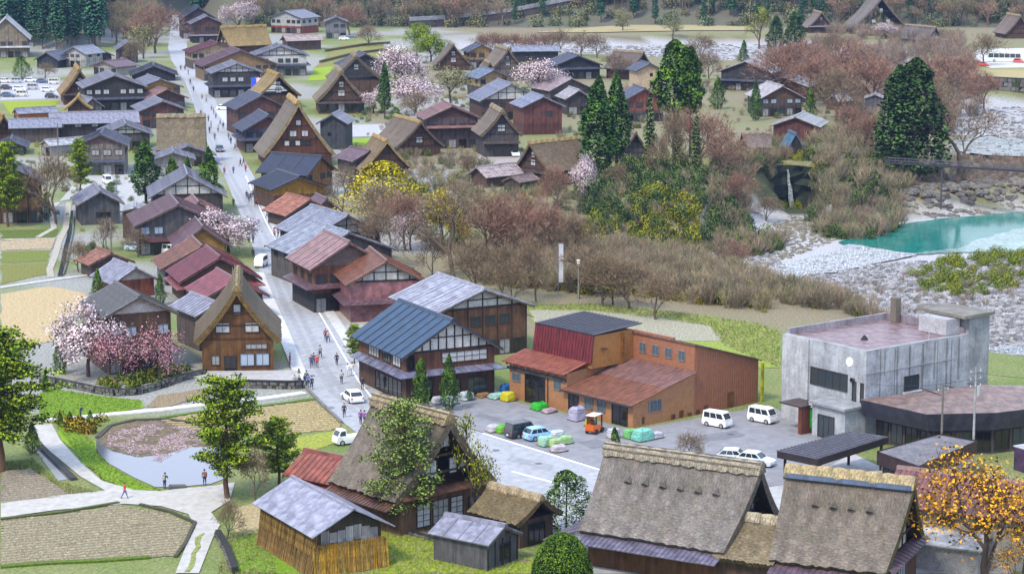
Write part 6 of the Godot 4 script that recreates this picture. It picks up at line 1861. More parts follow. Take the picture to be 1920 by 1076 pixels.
	strip("footpath",pv([-84.5,-422.39,-83.7,-433.26,-88.8,-456.01,-89.24,-467.14]),1.0,.1,C(.48,.45,.4),M.road,.1)
	strip("footpath",pv([-80.19,-370.22,-76.04,-374.62,-72.47,-378.11,-68.66,-381.67]),1.0,.16,C(.6,.6,.6),M.road,.14)
	strip("canal_water",pv([-84.61,-456.01,-79.38,-425.53,-76.8,-407.32,-74.58,-393.27,-72.86,-381.16]),1.0,.05,C(.12,.14,.17),M.pond)
	strip("canal_wall",pv([-84.1,-456.01,-78.9,-425.53,-76.25,-407.32,-74.05,-393.27,-72.54,-382.18]),.25,.35,C(.2,.2,.19),M.concrete,.35)
	sheet("lawn",pv([-59.2,-292.52,-58.7,-296.87,-51.89,-292.52,-45.97,-289.49,-45.18,-285.63,-49.33,-281.31,-56.37,-279.61]),.07,C(.27,.44,.04),M.ground)
	sheet("dry_field",pv([-45.03,-285.92,-43.9,-292.52,-38.46,-296.87,-38.13,-291.6,-42.78,-284.76]),.08,C(.58,.46,.3),M.field)
	strip("footpath",pv([-56.47,-278.49,-52.87,-279.61,-48.74,-281.59,-42.7,-284.18,-36.66,-287.69,-30.42,-290.69,-26.05,-293.75]),1.3,.2,C(.74,.73,.7),M.road,.18)
	sheet("terrace",pv([-43.76,-305.95,-28.19,-306.62,-26.67,-299.41,-31.04,-296.87,-38.02,-298.77]),.3,C(.46,.45,.44),M.road,.25)
	sheet("rice_field",pv([-41.96,-279.05,-36.19,-283.89,-29.97,-286.22,-24.37,-289.49,-20.15,-276.28,-20.62,-274.1,-24.85,-272.49,-32.13,-270.89,-39.59,-275.73]),.06,C(.56,.46,.26),M.field)
	strip("grass_verge",pv([-42.12,-280.17,-36.3,-284.76,-30.05,-287.1,-24.46,-290.69]),.9,.1,C(.15,.25,.03),M.ground)
	strip("kerb_wall",pv([-26.61,-298.77,-24.33,-290.69,-20.23,-277.38]),.35,.3,C(.22,.22,.2),M.concrete,.3)
	sheet("grass_patch",pv([-29.33,-267.76,-19.96,-273.56,-18.98,-268.27,-24,-262.68,-27.6,-262.68]),.05,C(.44,.48,.12),M.ground)
	sheet("pond_water",pv([-48.01,-269.84,-47.45,-275.73,-45.05,-278.49,-41.32,-279.05,-37.85,-276.83,-34.7,-271.69,-31.91,-262.68,-30.66,-251.91,-32.2,-248.95,-35.72,-247.61,-37.98,-247.61,-40.88,-251.68,-44.86,-258.27,-47.01,-263.93]),.07,C(.2,.21,.235),M.pond)
	var pond_poly := pv([-48.01, -269.84, -47.45, -275.73, -45.05, -278.49, -41.32, -279.05, -37.85, -276.83, -34.7, -271.69, -31.91, -262.68, -30.66, -251.91, -32.2, -248.95, -35.72, -247.61, -37.98, -247.61, -40.88, -251.68, -44.86, -258.27, -47.01, -263.93])
	sheet("grass_bank",pv([-53.73,-275.73,-52.16,-275.73,-47.96,-267.76,-46.28,-261.44,-43.51,-255.4,-39.88,-249.63,-37.22,-246.28,-40.11,-246.72,-44.18,-250.76,-48.07,-259.72,-52.42,-270.36]),.08,C(.32,.5,.04),M.ground)
	strip("pond_edge",pv([-47.89,-269.84,-47.45,-275.73,-45.09,-278.77,-41.36,-279.33,-37.76,-277.11,-34.76,-272.22]),.6,.22,C(.14,.13,.1),M.rock,.2)
	sheet("footpath",pv([-57.32,-275.73,-54.51,-276.83,-52.01,-268.79,-47.81,-258.27,-44.07,-250.08,-40.04,-246.28,-37.16,-245.84,-35.59,-246.72,-31.8,-248.06,-29.71,-249.63,-29.39,-241.95,-30.76,-237.35,-29.28,-232.72,-29.43,-227.88,-29.26,-215.97,-31.45,-215.97,-31.7,-226,-31.61,-231.74,-33.02,-236.74,-36.29,-239.84,-40,-240.68,-46.98,-238.18,-51.84,-235.32,-53.01,-240.89,-46.49,-244.53,-43.05,-246.06,-46.68,-251.91,-52.43,-263.93]),.1,C(.5,.485,.45),M.road)
	sheet("canal_water",pv([-54.27,-264.69,-53.74,-265.7,-47.59,-251.22,-48.8,-250.31]),.05,C(.5,.52,.56),M.pond)
	strip("canal_wall",pv([-53.74,-265.7,-47.13,-250.54]),.7,.3,C(.05,.05,.045),M.concrete,.3)
	sheet("grass_bank",pv([-56.66,-258.27,-53.41,-259.72,-48.56,-249.63,-45.88,-247.39,-43.73,-245.41,-46.49,-244.53,-52.46,-254.93,-56.06,-255.4]),.06,C(.3,.46,.04),M.ground)
	sheet("tilled_field",pv([-55.96,-254.93,-52.67,-255.4,-49.09,-249.4,-44.29,-245.41,-48.41,-242.81,-52.97,-240.68]),.05,C(.42,.36,.28),M.field)
	sheet("tilled_field",pv([-51.59,-234.11,-46.13,-236.54,-40.65,-240.26,-35.93,-237.35,-31.98,-232.92,-31.96,-226,-32.38,-221.95,-38.58,-220.52,-43.96,-219.45,-48.21,-218.05]),.07,C(.46,.4,.27),M.field)
	strip("field_bank",pv([-51.71,-234.72,-46.24,-237.15,-40.79,-241.1]),.5,.22,C(.12,.15,.05),M.ground,.2)
	strip("field_bank",pv([-38.45,-240.26,-34.85,-237.35,-31.87,-233.32,-31.85,-225.62,-32.18,-221.23]),.35,.25,C(.1,.1,.06),M.ground,.22)
	strip("field_bank",pv([-48.21,-218.05,-43.93,-219.28,-38.52,-220.16,-34.62,-221.23]),.8,.2,C(.14,.22,.03),M.ground,.16)
	sheet("dry_grass",pv([-29.02,-238.8,-25.62,-243.02,-23.23,-229.79,-27.45,-229.79]),.05,C(.6,.5,.3),M.ground)
	sheet("grass_patch",pv([-27.65,-226.93,-23.42,-231.74,-19.91,-215.97,-25.88,-215.97]),.06,C(.26,.42,.04),M.ground)
	sheet("grass_patch",pv([-13.73,-229.79,-10.15,-232.72,-4.16,-226,2.03,-220.52,1.99,-215.97,-12.94,-215.97]),.06,C(.4,.5,.07),M.ground)
	strip("footpath",pv([-12.29,-232.72,-8.45,-229.79,-3.08,-223.22,1.52,-219.63]),1.0,.1,C(.3,.24,.17),M.ground)
	sheet("rice_field",pv([-65.12,-781.96,-63.99,-902.16,-48.28,-907.73,-46,-849.96,-54.85,-771.65]),.06,C(.5,.48,.16),M.field)
	sheet("rice_field",pv([-63.2,-738.54,-64.59,-786.16,-59.11,-794.69,-57.74,-742.29]),.09,C(.4,.54,.04),M.ground)
	strip("field_bank",pv([-64.55,-807.83,-56.08,-842.64,-45.91,-862.44]),.8,.9,C(.16,.14,.08),M.ground,.9)
	strip("field_bank",pv([-66.56,-857.41,-54.99,-885.85,-45.72,-896.66]),.8,.9,C(.16,.14,.08),M.ground,.9)
	sheet("grass_patch",pv([-39.31,-577.42,-33.77,-582.06,-31.75,-557.43,-37.14,-554.23]),.06,C(.36,.52,.04),M.ground)
	sheet("gravel_yard",pv([-42.18,-610.2,-31.49,-614.07,-29.4,-585.59,-39.05,-583.23]),.06,C(.45,.45,.46),M.road)
	sheet("car_park",pv([-158.37,-742.29,-141.31,-749.9,-128.94,-681.65,-144.63,-676.9]),.06,C(.45,.45,.46),M.road)
	sheet("grass_patch",pv([-143.98,-673.78,-128.06,-676.9,-122.75,-636.94,-133.4,-636.94]),.06,C(.42,.5,.07),M.ground)
	sheet("forecourt",pv([-92.16,-508.39,-80.91,-512.91,-71.31,-474.86,-73.1,-452.42,-82.22,-482.83,-89.32,-468.66]),.06,C(.44,.44,.43),M.road)
	sheet("forecourt",pv([-81.22,-651.19,-76.73,-689.71,-68.16,-651.19,-65.99,-579.73,-72.79,-610.2]),.06,C(.55,.55,.57),M.road)
	sheet("gravel_yard",pv([-9.78,-546.89,6.17,-552.11,5.89,-526.96,-7.01,-522.19]),.06,C(.55,.5,.46),M.ground)
	sheet("grass_patch",pv([17.68,-526.96,34.86,-557.43,51.8,-552.11,49.49,-526.96,21.62,-508.39]),.06,C(.3,.3,.12),M.ground)
	sheet("grass_patch",pv([75.99,-597.65,83.5,-603.86,80.55,-577.42,74.52,-570.6]),.06,C(.32,.38,.07),M.ground)

func village() -> void:
	# ---------- houses left of the street
	house("large hall with pale grey hipped roof at the left edge below the cedars",-176.48,-840.56,10,16.47,20,6.07,13.76,{"rc":C(.62,.63,.66),"wc":C(.3,.25,.2),"seam":.0,"skirt":4.0})
	house("dark slate house beneath the cedar wood, beside the white walled store",-150.58,-793.91,-20,9.69,12,2.62,5.24,{"rc":C(.11,.12,.17),"wc":C(.03,.04,.05),"auto":0})
	house("white walled store with mauve grey roof at the foot of the cedars",-141.8,-794.37,-28,10.53,9,4.38,6.83,{"rc":C(.3,.31,.38),"wc":C(.5,.5,.48),"um":"plaster"})
	house("blue grey house half hidden by the cedars, nearest the upper street",-130.4,-812.66,15,8.17,10,4.65,7.15,{"rc":C(.3,.31,.38),"wc":C(.1,.08,.07)})
	house("dark low house with white upper windows under the cedar wood",-138.48,-803.25,20,9.06,9,3.19,5.31,{"rc":C(.11,.12,.17),"wc":C(.08,.07,.07)})
	house("low maroon roofed store with white end wall below the cedars",-126.69,-765.3,-35,11.98,9,2.7,4.39,{"rc":C(.19,.12,.14),"wc":C(.45,.42,.4),"um":"plaster"})
	gassho("steep thatched farmhouse with tan right slope beside the upper left car park",-121.78,-672.32,14,10.98,16,2.67,10.05,{"tc":C(.3,.22,.13),"rc":C(.4,.29,.13),"auto":5,"skirt":3.2})
	house("wide dark timber inn with lilac roof and a row of white windows",-109.78,-655.98,16,17.73,16,6.36,9.67,{"rc":C(.33,.33,.4),"wc":C(.045,.04,.04),"ak":"shoji","st":3.6,"gc":C(.05,.045,.04),"skirt":3.6,"skc":C(.11,.12,.17)})
	house("black gabled house at the street bend below the cedars",-111.53,-745.43,10,14.83,14,1.97,4.92,{"rc":C(.11,.12,.17),"wc":C(.025,.025,.03),"auto":0})
	house("house with blue grey roof and yellow plaster end beside the street bend",-99.41,-665.04,22,13.13,14,5.43,7.77,{"rc":C(.3,.31,.38),"wc":C(.3,.2,.09),"um":"plaster","gc":C(.4,.28,.12)})
	house("rusty pink roofed house just below the yellow plaster house",-96.33,-655.6,28,12.16,10,3.05,5.66,{"rc":C(.32,.19,.18),"wc":C(.1,.06,.05),"rm":"rust"})
	house("grey roofed house with red brown walls behind the square thatched roof",-90.06,-609.57,18,12.46,12,4.59,7.01,{"rc":C(.3,.31,.38),"wc":C(.17,.08,.065)})
	gassho("little thatched house with bright golden verge above the long tiled roofs",-113.47,-626.41,8,7.28,9,2.92,6.25,{"tc":C(.4,.29,.13),"rc":C(.55,.4,.17),"auto":0})
	house("grey roofed annex right of the little golden gable",-112.42,-631.22,30,6.46,9,3.08,5.46,{"rc":C(.3,.31,.38),"wc":C(.2,.19,.18)})
	house("low house with orange wall at the left edge above the long tiled roof",-122.99,-616.57,-60,5,10,2.74,3.98,{"rc":C(.3,.31,.38),"wc":C(.36,.15,.07),"um":"plaster"})
	house("long lilac tiled hall with two white windows, left of the square thatch",-101.53,-580.39,-78,10,20,4.2,6.5,{"rc":C(.33,.33,.4),"rm":"tile","wc":C(.06,.05,.05),"ak":"shoji"})
	house("lower tiled wing joined to the left end of the long lilac hall",-114.87,-575.11,-78,9,11,3.6,5.4,{"rc":C(.3,.31,.38),"rm":"tile","wc":C(.14,.11,.1),"ak":"shoji"})
	gassho("thatched farmhouse cut by the left edge beside the tiled wing",-125.01,-583.06,20,6.31,12,1.29,6.2,{"tc":C(.32,.23,.12),"rc":C(.4,.29,.13),"auto":0})
	gassho("square looking thatched roof seen broadside beside the street",-73.84,-533.46,-84,11,9.8,3.2,10.5,{"tc":C(.24,.2,.14),"auto":0,"bundles":5,"lean":.1})
	house("white gabled house with dark timbers above the blue tiled house",-91.05,-561.16,12,12.68,12,3.74,6.22,{"rc":C(.3,.31,.38),"wc":C(.1,.09,.09),"gc":C(.65,.65,.63),"timber":6})
	house("two storey blue tiled house facing a paved yard behind a leaning pine",-88.54,-516.16,6,11.71,12,6.42,8.94,{"rc":C(.11,.12,.17),"rm":"tile","wc":C(.3,.28,.26),"uc":C(.22,.19,.17),"ak":"lit","skirt":3.4,"sks":"F","gc":C(.14,.1,.09)})
	house("long white roofed store left of the blue tiled house",-101.94,-548.69,-50,5,12,2.45,3.67,{"rc":C(.52,.53,.56),"wc":C(.4,.38,.36),"um":"plaster"})
	house("dark roofed shed at the left edge above the tall pines",-115.74,-551.82,10,8.19,10,1.72,3.44,{"rc":C(.11,.12,.17),"wc":C(.06,.06,.06)})
	house("low grey roofed shop on the street beside the square thatch",-73.32,-531.77,16,12.46,14,2.6,4.72,{"rc":C(.3,.31,.38),"wc":C(.2,.18,.17)})
	house("small blue grey house behind the round conifers left of the street",-72.94,-512.33,10,9.59,8,3.66,5.26,{"rc":C(.3,.31,.38),"wc":C(.3,.29,.28),"um":"plaster"})
	house("timber house with pale grey roof and white half timbered gable left of the street",-62.19,-453.67,10,14.87,14,4.05,8.18,{"rc":C(.3,.31,.38),"wc":C(.06,.05,.05),"gc":C(.62,.62,.6),"timber":6,"auto":0})
	house("long mauve roofed workshop below the half timbered house",-58.38,-410.17,14,15.36,13,5.14,8.62,{"rc":C(.19,.12,.14),"wc":C(.12,.115,.12),"ak":"blue","skirt":2.9,"skc":C(.16,.08,.08),"sks":"F"})
	house("low pink roofed house behind the white cherry tree on the street",-57.32,-429.9,14,8.87,9,3.67,5.98,{"rc":C(.32,.19,.18),"wc":C(.08,.065,.06)})
	house("weathered grey plank barn with pale roof beside the canal path",-77.3,-442.71,16,8.9,10,3.87,6.35,{"rc":C(.33,.33,.4),"wc":C(.1,.1,.105),"auto":0,"win":[[.5,1.9,2.6,.7,"dark",4]]})
	house("small flat white roofed store between the barn and the mauve workshop",-67.35,-424.73,8,5.46,6,4.98,5.55,{"rc":C(.52,.53,.56),"wc":C(.15,.09,.075),"auto":0})
	house("timber lodge with grey roof and outside stair at the left edge",-95.25,-447.01,14,14.23,16,7.36,11.02,{"rc":C(.3,.31,.38),"wc":C(.2,.12,.07),"uc":C(.36,.22,.11),"posts":5})
	house("collapsing rusty red shed beside the wooden poles",-66.04,-383.32,30,8.04,5,2.26,3.92,{"rc":C(.3,.14,.1),"rm":"rust","wc":C(.1,.07,.055),"auto":0,"pn":4})
	house("brick red walled store with pale lilac roof between two small pines",-59.89,-365.65,30,8.12,8,2.41,4.72,{"rc":C(.33,.33,.4),"wc":C(.26,.09,.06),"gc":C(.55,.53,.5),"auto":0})
	house("house with purple roof and mustard gable in the row left of the street",-52.24,-395.43,14,9.52,10,3.38,6.76,{"rc":C(.19,.12,.14),"wc":C(.1,.085,.09),"uc":C(.36,.22,.08),"gc":C(.36,.22,.08)})
	house("house with brown roof and grey blue wall between the purple and red roofs",-50.35,-378.45,16,13.52,9,2.74,6.15,{"rc":C(.26,.125,.085),"wc":C(.16,.17,.2),"gc":C(.17,.16,.17)})
	house("crimson roofed house with yellow and white front panels left of the street",-45.86,-362.82,18,12.92,10,3.45,7.04,{"rc":C(.2,.05,.065),"wc":C(.13,.085,.05),"ak":"lit","skirt":2.9,"skc":C(.33,.12,.12),"gc":C(.13,.075,.05)})
	house("red roofed house directly behind the nearest thatched farmhouse on the street",-42.06,-347.46,22,10.22,9,3.47,6.14,{"rc":C(.29,.09,.1),"wc":C(.12,.08,.06)})
	house("narrow lilac roofed lean house at the left shoulder of the street thatched farmhouse",-42.47,-325.2,30,6.74,8,4.97,6.6,{"rc":C(.33,.33,.4),"wc":C(.1,.075,.06),"auto":0})
	gassho("brown thatched farmhouse with three white windows standing beside the main street",-36.55,-313.92,6,11.28,14,4.05,11.32,{"near":1,"tc":C(.16,.125,.085),"ec":C(.2,.14,.06),"rc":C(.36,.29,.17),"bundles":7,"wc":C(.17,.085,.035),"win":[[-1.9,5.9,1.8,1.3,"shoji",2],[1.9,5.9,1.8,1.3,"shoji",2],[0,8.3,.95,1.35,"shoji",1],[1.2,1.6,1.8,1.6,"blue",2],[3.2,1.6,1.7,1.6,"blue",2],[-1.0,1.1,1.5,2.0,"dark",2],[-2.9,1.6,1.0,1.2,"lit",2],[2.4,3.35,2.8,.7,"lit",4]]})
	house("dark tiled house behind the pink weeping cherries",-50.88,-311.98,24,10.37,11,7.58,10.12,{"rc":C(.14,.135,.13),"wc":C(.12,.07,.045),"gc":C(.6,.56,.55),"skirt":3.2,"sks":"FR","ak":"blue","rm":"tile"})
	# ---------- houses right of the street
	house("dark house with slate roof at the top of the street",-122.17,-932.68,12,14.25,16,7.55,12.03,{"rc":C(.11,.12,.17),"wc":C(.07,.055,.055)})
	house("brown house with lower porch roof second from the top of the street",-115.59,-907.01,14,12.78,10,7.17,10.15,{"rc":C(.3,.31,.38),"wc":C(.11,.06,.05),"skirt":3.2})
	gassho("broad golden brown thatched roof near the top of the street",-95.29,-853.08,-58,12,15.6,2.8,9.5,{"tc":C(.33,.25,.13),"rc":C(.4,.29,.13),"auto":3})
	house("maroon roofed house with cream gable near the top of the street",-98.22,-791.86,18,19.09,12,5.4,8.36,{"rc":C(.18,.06,.08),"wc":C(.12,.1,.09),"uc":C(.46,.36,.25),"gc":C(.46,.36,.25)})
	house("wide brown house with purple grey roof behind the white gabled shop",-86.3,-748.95,18,24.63,14,4.61,9.38,{"rc":C(.19,.12,.14),"wc":C(.28,.2,.13),"um":"plaster","gc":C(.3,.2,.12)})
	house("black and white half timbered shop with an open porch beside the flags",-80.27,-692.28,14,15.43,12,7.02,9.77,{"rc":C(.3,.31,.38),"wc":C(.06,.06,.065),"gc":C(.6,.6,.6),"timber":8,"ak":"shoji","skirt":3.6,"skc":C(.11,.12,.17)})
	house("tall white house with black timber frame above the bright green field",-74.19,-764.07,10,18.12,13,6.39,9.57,{"rc":C(.3,.31,.38),"wc":C(.25,.25,.27),"uc":C(.68,.68,.68),"um":"plaster","gc":C(.7,.7,.7),"timber":7,"skirt":3.8,"skc":C(.11,.12,.17)})
	house("grey roofed house with red side wall on the upper terrace",-86.68,-960.06,-30,16.36,12,6.11,8.84,{"rc":C(.3,.31,.38),"wc":C(.3,.1,.07),"uc":C(.5,.5,.5),"um":"plaster"})
	house("small square grey house with blue door on the upper terrace",-68.05,-928.84,6,9.48,8,6.53,8.37,{"rc":C(.3,.31,.38),"wc":C(.22,.22,.24),"um":"plaster"})
	house("pale pink roofed house with dark gable below the upper terrace",-75.98,-868.03,-62,6.6,13,3.44,5.35,{"rc":C(.5,.4,.37),"wc":C(.14,.09,.07)})
	gassho("thatched house with golden left slope beside the parked white car",-65.66,-659.82,18,12.71,12,3.35,9.47,{"tc":C(.32,.24,.13),"rc":C(.4,.29,.13),"auto":5})
	gassho("thatched farmhouse behind the gravel yard, left of the dark slim cypress",-46.58,-646.67,8,14.1,14,3.28,11.54,{"tc":C(.24,.2,.15),"auto":13,"skirt":3.3})
	gassho("older thatched farmhouse behind its neighbour in front of the pink cherries",-45.72,-696.15,8,16.12,13,4.6,11.8,{"tc":C(.17,.14,.12),"auto":1})
	house("black roofed barn overlapping the older thatched farmhouse",-45.47,-728.76,14,15.76,10,6.11,9.64,{"rc":C(.11,.12,.17),"wc":C(.05,.05,.05),"auto":0})
	house("slate roofed house with second brown gable left of the tall thatched farmhouse",-63.83,-594.79,20,13.71,12,6.46,9.87,{"rc":C(.11,.12,.17),"wc":C(.1,.06,.05),"uc":C(.14,.07,.055)})
	house("blue walled shop with slate gable roof on the street edge",-58.02,-557.88,16,12.83,12,5.08,8.66,{"rc":C(.11,.12,.17),"wc":C(.15,.085,.05),"uc":C(.09,.1,.17),"gc":C(.15,.075,.06),"skirt":3.4})
	gassho("tall thatched farmhouse with five white windows above the black roofed shop",-48.63,-532.87,12,16.57,16,2.36,14.35,{"near":1,"tc":C(.22,.19,.16),"ec":C(.36,.29,.18),"rc":C(.5,.36,.17),"wc":C(.13,.055,.03),"bundles":7,"poles":false,"win":[[.0,9.6,1.1,1.3,"shoji",1],[-1.2,7.3,1.5,1.3,"shoji",2],[1.4,7.3,1.4,1.3,"shoji",2],[-2.6,5.2,1.1,1.1,"shoji",1],[-.2,5.2,1.1,1.1,"shoji",1],[-1.4,5.2,1.0,1.1,"dark",1],[1.6,5.2,2.0,1.1,"dark",2]]})
	house("small dark walled store right of the tall thatched farmhouse",-41.28,-561.39,-8,7.8,8,6.12,8.36,{"rc":C(.3,.31,.38),"wc":C(.07,.075,.085),"auto":0,"win":[[-.8,3.6,.8,.7,"dark"]]})
	house("glossy black roofed shop below the tall thatched farmhouse",-43.28,-478.85,60,11,11,4.8,8.2,{"rc":C(.022,.026,.05),"pn":3,"wc":C(.24,.12,.045),"seam":.0})
	house("low black roofed shop with ochre wall on the street",-43.53,-463.14,26,12.12,11,4.14,6.42,{"rc":C(.022,.026,.05),"wc":C(.12,.07,.05),"uc":C(.38,.22,.06),"gc":C(.38,.22,.06),"auto":0})
	house("rusty pink roofed shop behind the grey panelled roofs",-39.46,-438.63,32,10.38,8,2.47,5.23,{"rc":C(.4,.18,.13),"rm":"rust","wc":C(.1,.07,.06),"pn":3})
	house("small thatch coloured lean house tucked behind the rusty shop",-35.57,-443.21,20,5.78,7,2.29,4.58,{"rc":C(.19,.12,.14),"wc":C(.14,.1,.07),"auto":0})
	house("grey panelled roof house, uppermost of the two grey roofs along the street",-30.75,-399.45,30,14.13,13,4.84,8.24,{"rc":C(.3,.31,.38),"pn":3,"wc":C(.09,.085,.085),"gc":C(.45,.44,.42),"timber":6})
	house("grey panelled roof house with long plank side, lower of the two grey roofs",-29.04,-379.87,28,17.2,13,4.96,8.36,{"rc":C(.35,.37,.44),"pn":5,"wc":C(.13,.12,.115),"auto":1})
	house("pink panelled roof house with motorbikes parked at its porch",-26.33,-356.06,22,12.66,11,6.59,10.43,{"rc":C(.32,.19,.18),"pn":5,"wc":C(.05,.045,.045),"uc":C(.18,.085,.05),"gc":C(.17,.13,.12),"skirt":4.3,"skc":C(.19,.12,.14),"sks":"FL","skd":1.6})
	house("brown roofed house with white half timbered gable and dusty pink wall",-19.73,-348.28,14,12.29,12,5.66,8.95,{"rc":C(.26,.125,.085),"wc":C(.28,.14,.14),"wm":"metal","uc":C(.38,.2,.21),"um":"metal","gc":C(.66,.66,.63),"timber":6,"auto":0,"skirt":3.3,"skc":C(.19,.12,.14),"sks":"FL"})
	house("low mauve roofed wing behind the brown roofed house",-21.77,-369.9,60,5,14,2.52,3.77,{"rc":C(.19,.12,.14),"wc":C(.12,.1,.09),"auto":0})
	house("pale panelled roof house with stepped plank side wall behind the blue roof",-7.01,-322.75,28,15.14,13,6.58,9.34,{"rc":C(.42,.43,.5),"pn":4,"wc":C(.15,.085,.05),"uc":C(.17,.09,.05),"gc":C(.6,.6,.58),"timber":6,"skirt":5.2,"skc":C(.3,.29,.33),"sks":"R","posts":6})
	house("big blue roofed inn with white gable grid and a row of shoji windows",-10.9,-297.15,27,13.95,14.5,5.94,10.09,{"rc":C(.022,.055,.115),"seam":1.8,"wc":C(.1,.055,.035),"uc":C(.15,.07,.045),"gc":C(.72,.72,.7),"timber":11,"st":3.4,"skirt":4.0,"skc":C(.22,.22,.3),"auto":0,"win":[[1.9,5.3,6.2,1.3,"shoji",6,2],[-5.4,5.1,.9,1.9,"dark",1],[-3.6,1.5,2.2,2.4,"dark",2],[.2,1.4,2.4,2.2,"dark",3],[3.6,1.4,2.6,2.2,"glass",3]],"winl":[[4.6,5.0,2.4,1.5,"shoji",3],[1.4,5.0,2.4,1.5,"glass",3],[-2.4,5.0,3.2,1.5,"lit",4],[2.0,1.4,8.0,2.2,"dark",6]]})
	# ---------- houses between the street and the river
	gassho("thatched farmhouse with two white windows left of the bamboo",-19.68,-784.27,6,13.2,13,1.38,8.62,{"tc":C(.2,.17,.14),"auto":5})
	house("cream gabled house right of the bamboo side thatch",-10.99,-791.05,12,9.99,10,5.4,7.84,{"rc":C(.11,.12,.17),"wc":C(.08,.07,.07),"gc":C(.5,.34,.16),"uc":C(.4,.27,.14)})
	gassho("grey thatched farmhouse with pale gable between the cream house and the cherry",-3.01,-745.33,14,11.17,14,3.61,10.16,{"tc":C(.24,.2,.17),"auto":5,"wc":C(.2,.17,.15)})
	gassho("small thatched gable half hidden behind the blue roofed annex",-7.45,-727.85,10,7.52,8,1.93,7.07,{"auto":0})
	house("long blue grey roofed barn behind the far thatched farmhouses",7.79,-816.02,-82,8,15,3.6,5.2,{"rc":C(.3,.31,.38),"wc":C(.04,.04,.045),"auto":0})
	house("blue roofed annex with cream wall behind the white fan gable",-7.2,-693.82,24,10.42,9,5.22,7.67,{"rc":C(.2,.24,.33),"wc":C(.1,.09,.09),"uc":C(.45,.33,.2),"gc":C(.45,.33,.2)})
	house("large house with pale blue roof and white fan shaped gable timbers",-1.97,-630.08,14,17.47,14,5.15,9.59,{"rc":C(.29,.31,.4),"wc":C(.11,.065,.05),"gc":C(.68,.68,.66),"timber":7})
	house("box like house with dark red plank walls beside the fan gabled house",6.29,-594.49,14,11.52,11,6.85,9.48,{"rc":C(.33,.35,.45),"wc":C(.13,.05,.045),"uc":C(.17,.07,.06),"auto":0,"win":[[1.6,5.2,1.5,1.2,"glass"]]})
	house("pink roofed two storey house with hipped gable and grey brown walls",-15.14,-564.96,12,14.05,11,7.02,10.14,{"rc":C(.32,.19,.18),"wc":C(.13,.1,.1),"gc":C(.1,.06,.05),"skirt":5.4,"sks":"F"})
	gassho("thatched house on posts with a white car under its open ground floor",-3.47,-548.7,10,9.98,12,4.87,10.82,{"tc":C(.23,.19,.16),"wc":C(.1,.09,.09),"win":[[0,6.6,1.7,1.5,"shoji",2],[.3,1.4,4.2,2.5,"dark",2]],"skirt":3.6})
	gassho("thatched farmhouse with broad left slope and one white window beside the golden gable",-24.03,-551.23,24,12.39,14,1.96,8.06,{"tc":C(.22,.18,.15),"rc":C(.45,.35,.18),"auto":4})
	gassho("golden ridged thatched house just above the yellow tree",-28.37,-513.68,16,11.84,11,1.37,7.77,{"tc":C(.26,.2,.13),"rc":C(.5,.36,.18),"ec":C(.42,.32,.17),"auto":0})
	gassho("long brown thatched farmhouse with green door beside the white cherry",9.1,-498.56,-48,11.5,12.6,3.0,9.0,{"tc":C(.22,.17,.12),"rc":C(.42,.32,.17),"auto":5,"skirt":3.2,"near":1,"poles":false})
	house("black two gabled house near the far river gravel",18.94,-751.9,14,16.23,12,4.31,7.45,{"rc":C(.11,.12,.17),"wc":C(.025,.03,.04),"auto":1,"skirt":3.6})
	house("pinkish grey roofed house below the black two gabled house",13.65,-669.95,26,14.32,12,4.15,7.4,{"rc":C(.46,.38,.4),"wc":C(.14,.12,.12)})
	gassho("grey thatched farmhouse beside the cream tower house near the far gravel",36.48,-749.96,44,11,10.6,3.0,8.5,{"tc":C(.2,.165,.16),"auto":0})
	house("cream walled tower house with two dark windows left of the paired cedars",39,-700.17,14,9.26,8,6.81,8.97,{"rc":C(.11,.12,.17),"wc":C(.62,.5,.36),"um":"plaster","wm":"plaster","gc":C(.6,.46,.3),"auto":0,"win":[[.5,5.6,.8,.8,"dark",1],[.5,3.2,.8,.8,"dark",1]]})
	house("red brown walled house with slate roof behind the thin cypress",33.2,-624.2,12,12.14,10,5.53,8.7,{"rc":C(.11,.12,.17),"wc":C(.12,.09,.09),"uc":C(.26,.1,.07)})
	house("dark house with bright white roof right of the paired cedars",71.26,-711.88,-24,16.85,12,5.65,8.79,{"rc":C(.52,.53,.56),"wc":C(.05,.045,.05),"skirt":3.4,"skc":C(.11,.12,.17)})
	house("white roofed house with long glazed upper gallery below the dark one",70.1,-638.65,12,12.97,12,4.8,8.18,{"rc":C(.58,.54,.56),"wc":C(.07,.065,.07),"uc":C(.12,.085,.07),"ak":"blue","gc":C(.15,.09,.06)})
	house("upper white roofed house with tan gable behind the glazed gallery house",78.46,-677.82,-26,15.02,9,4.5,6.9,{"rc":C(.52,.53,.56),"wc":C(.2,.11,.07)})
	house("low barn with white roof and dark red plank wall near the waterfall",69.82,-579.76,-16,12.53,12,3.73,6.04,{"rc":C(.52,.53,.56),"wc":C(.13,.055,.045),"auto":0})
	house("tiny white roofed shed beside the river trees",89.05,-652.03,-40,5,6,2.32,4.06,{"rc":C(.52,.53,.56),"wc":C(.16,.1,.08),"auto":0})
	house("narrow grey hut with white roof behind the dark river conifers",95.59,-630.28,-10,5.68,6,5.32,6.44,{"rc":C(.52,.53,.56),"wc":C(.14,.14,.16),"auto":0})
	house("small steep blue roofed hut at the top of the waterfall",64.35,-547.8,8,5.16,6,.73,5.13,{"rc":C(.12,.22,.33),"wc":C(.05,.04,.04),"auto":0,"name":"blue_roofed_hut","cat":"hut"})
	gassho("steep thatched storehouse right of the tall dark cedars",26.26,-536.17,14,7.84,9,2.03,7.04,{"tc":C(.22,.19,.18),"wc":C(.14,.12,.12),"auto":0})
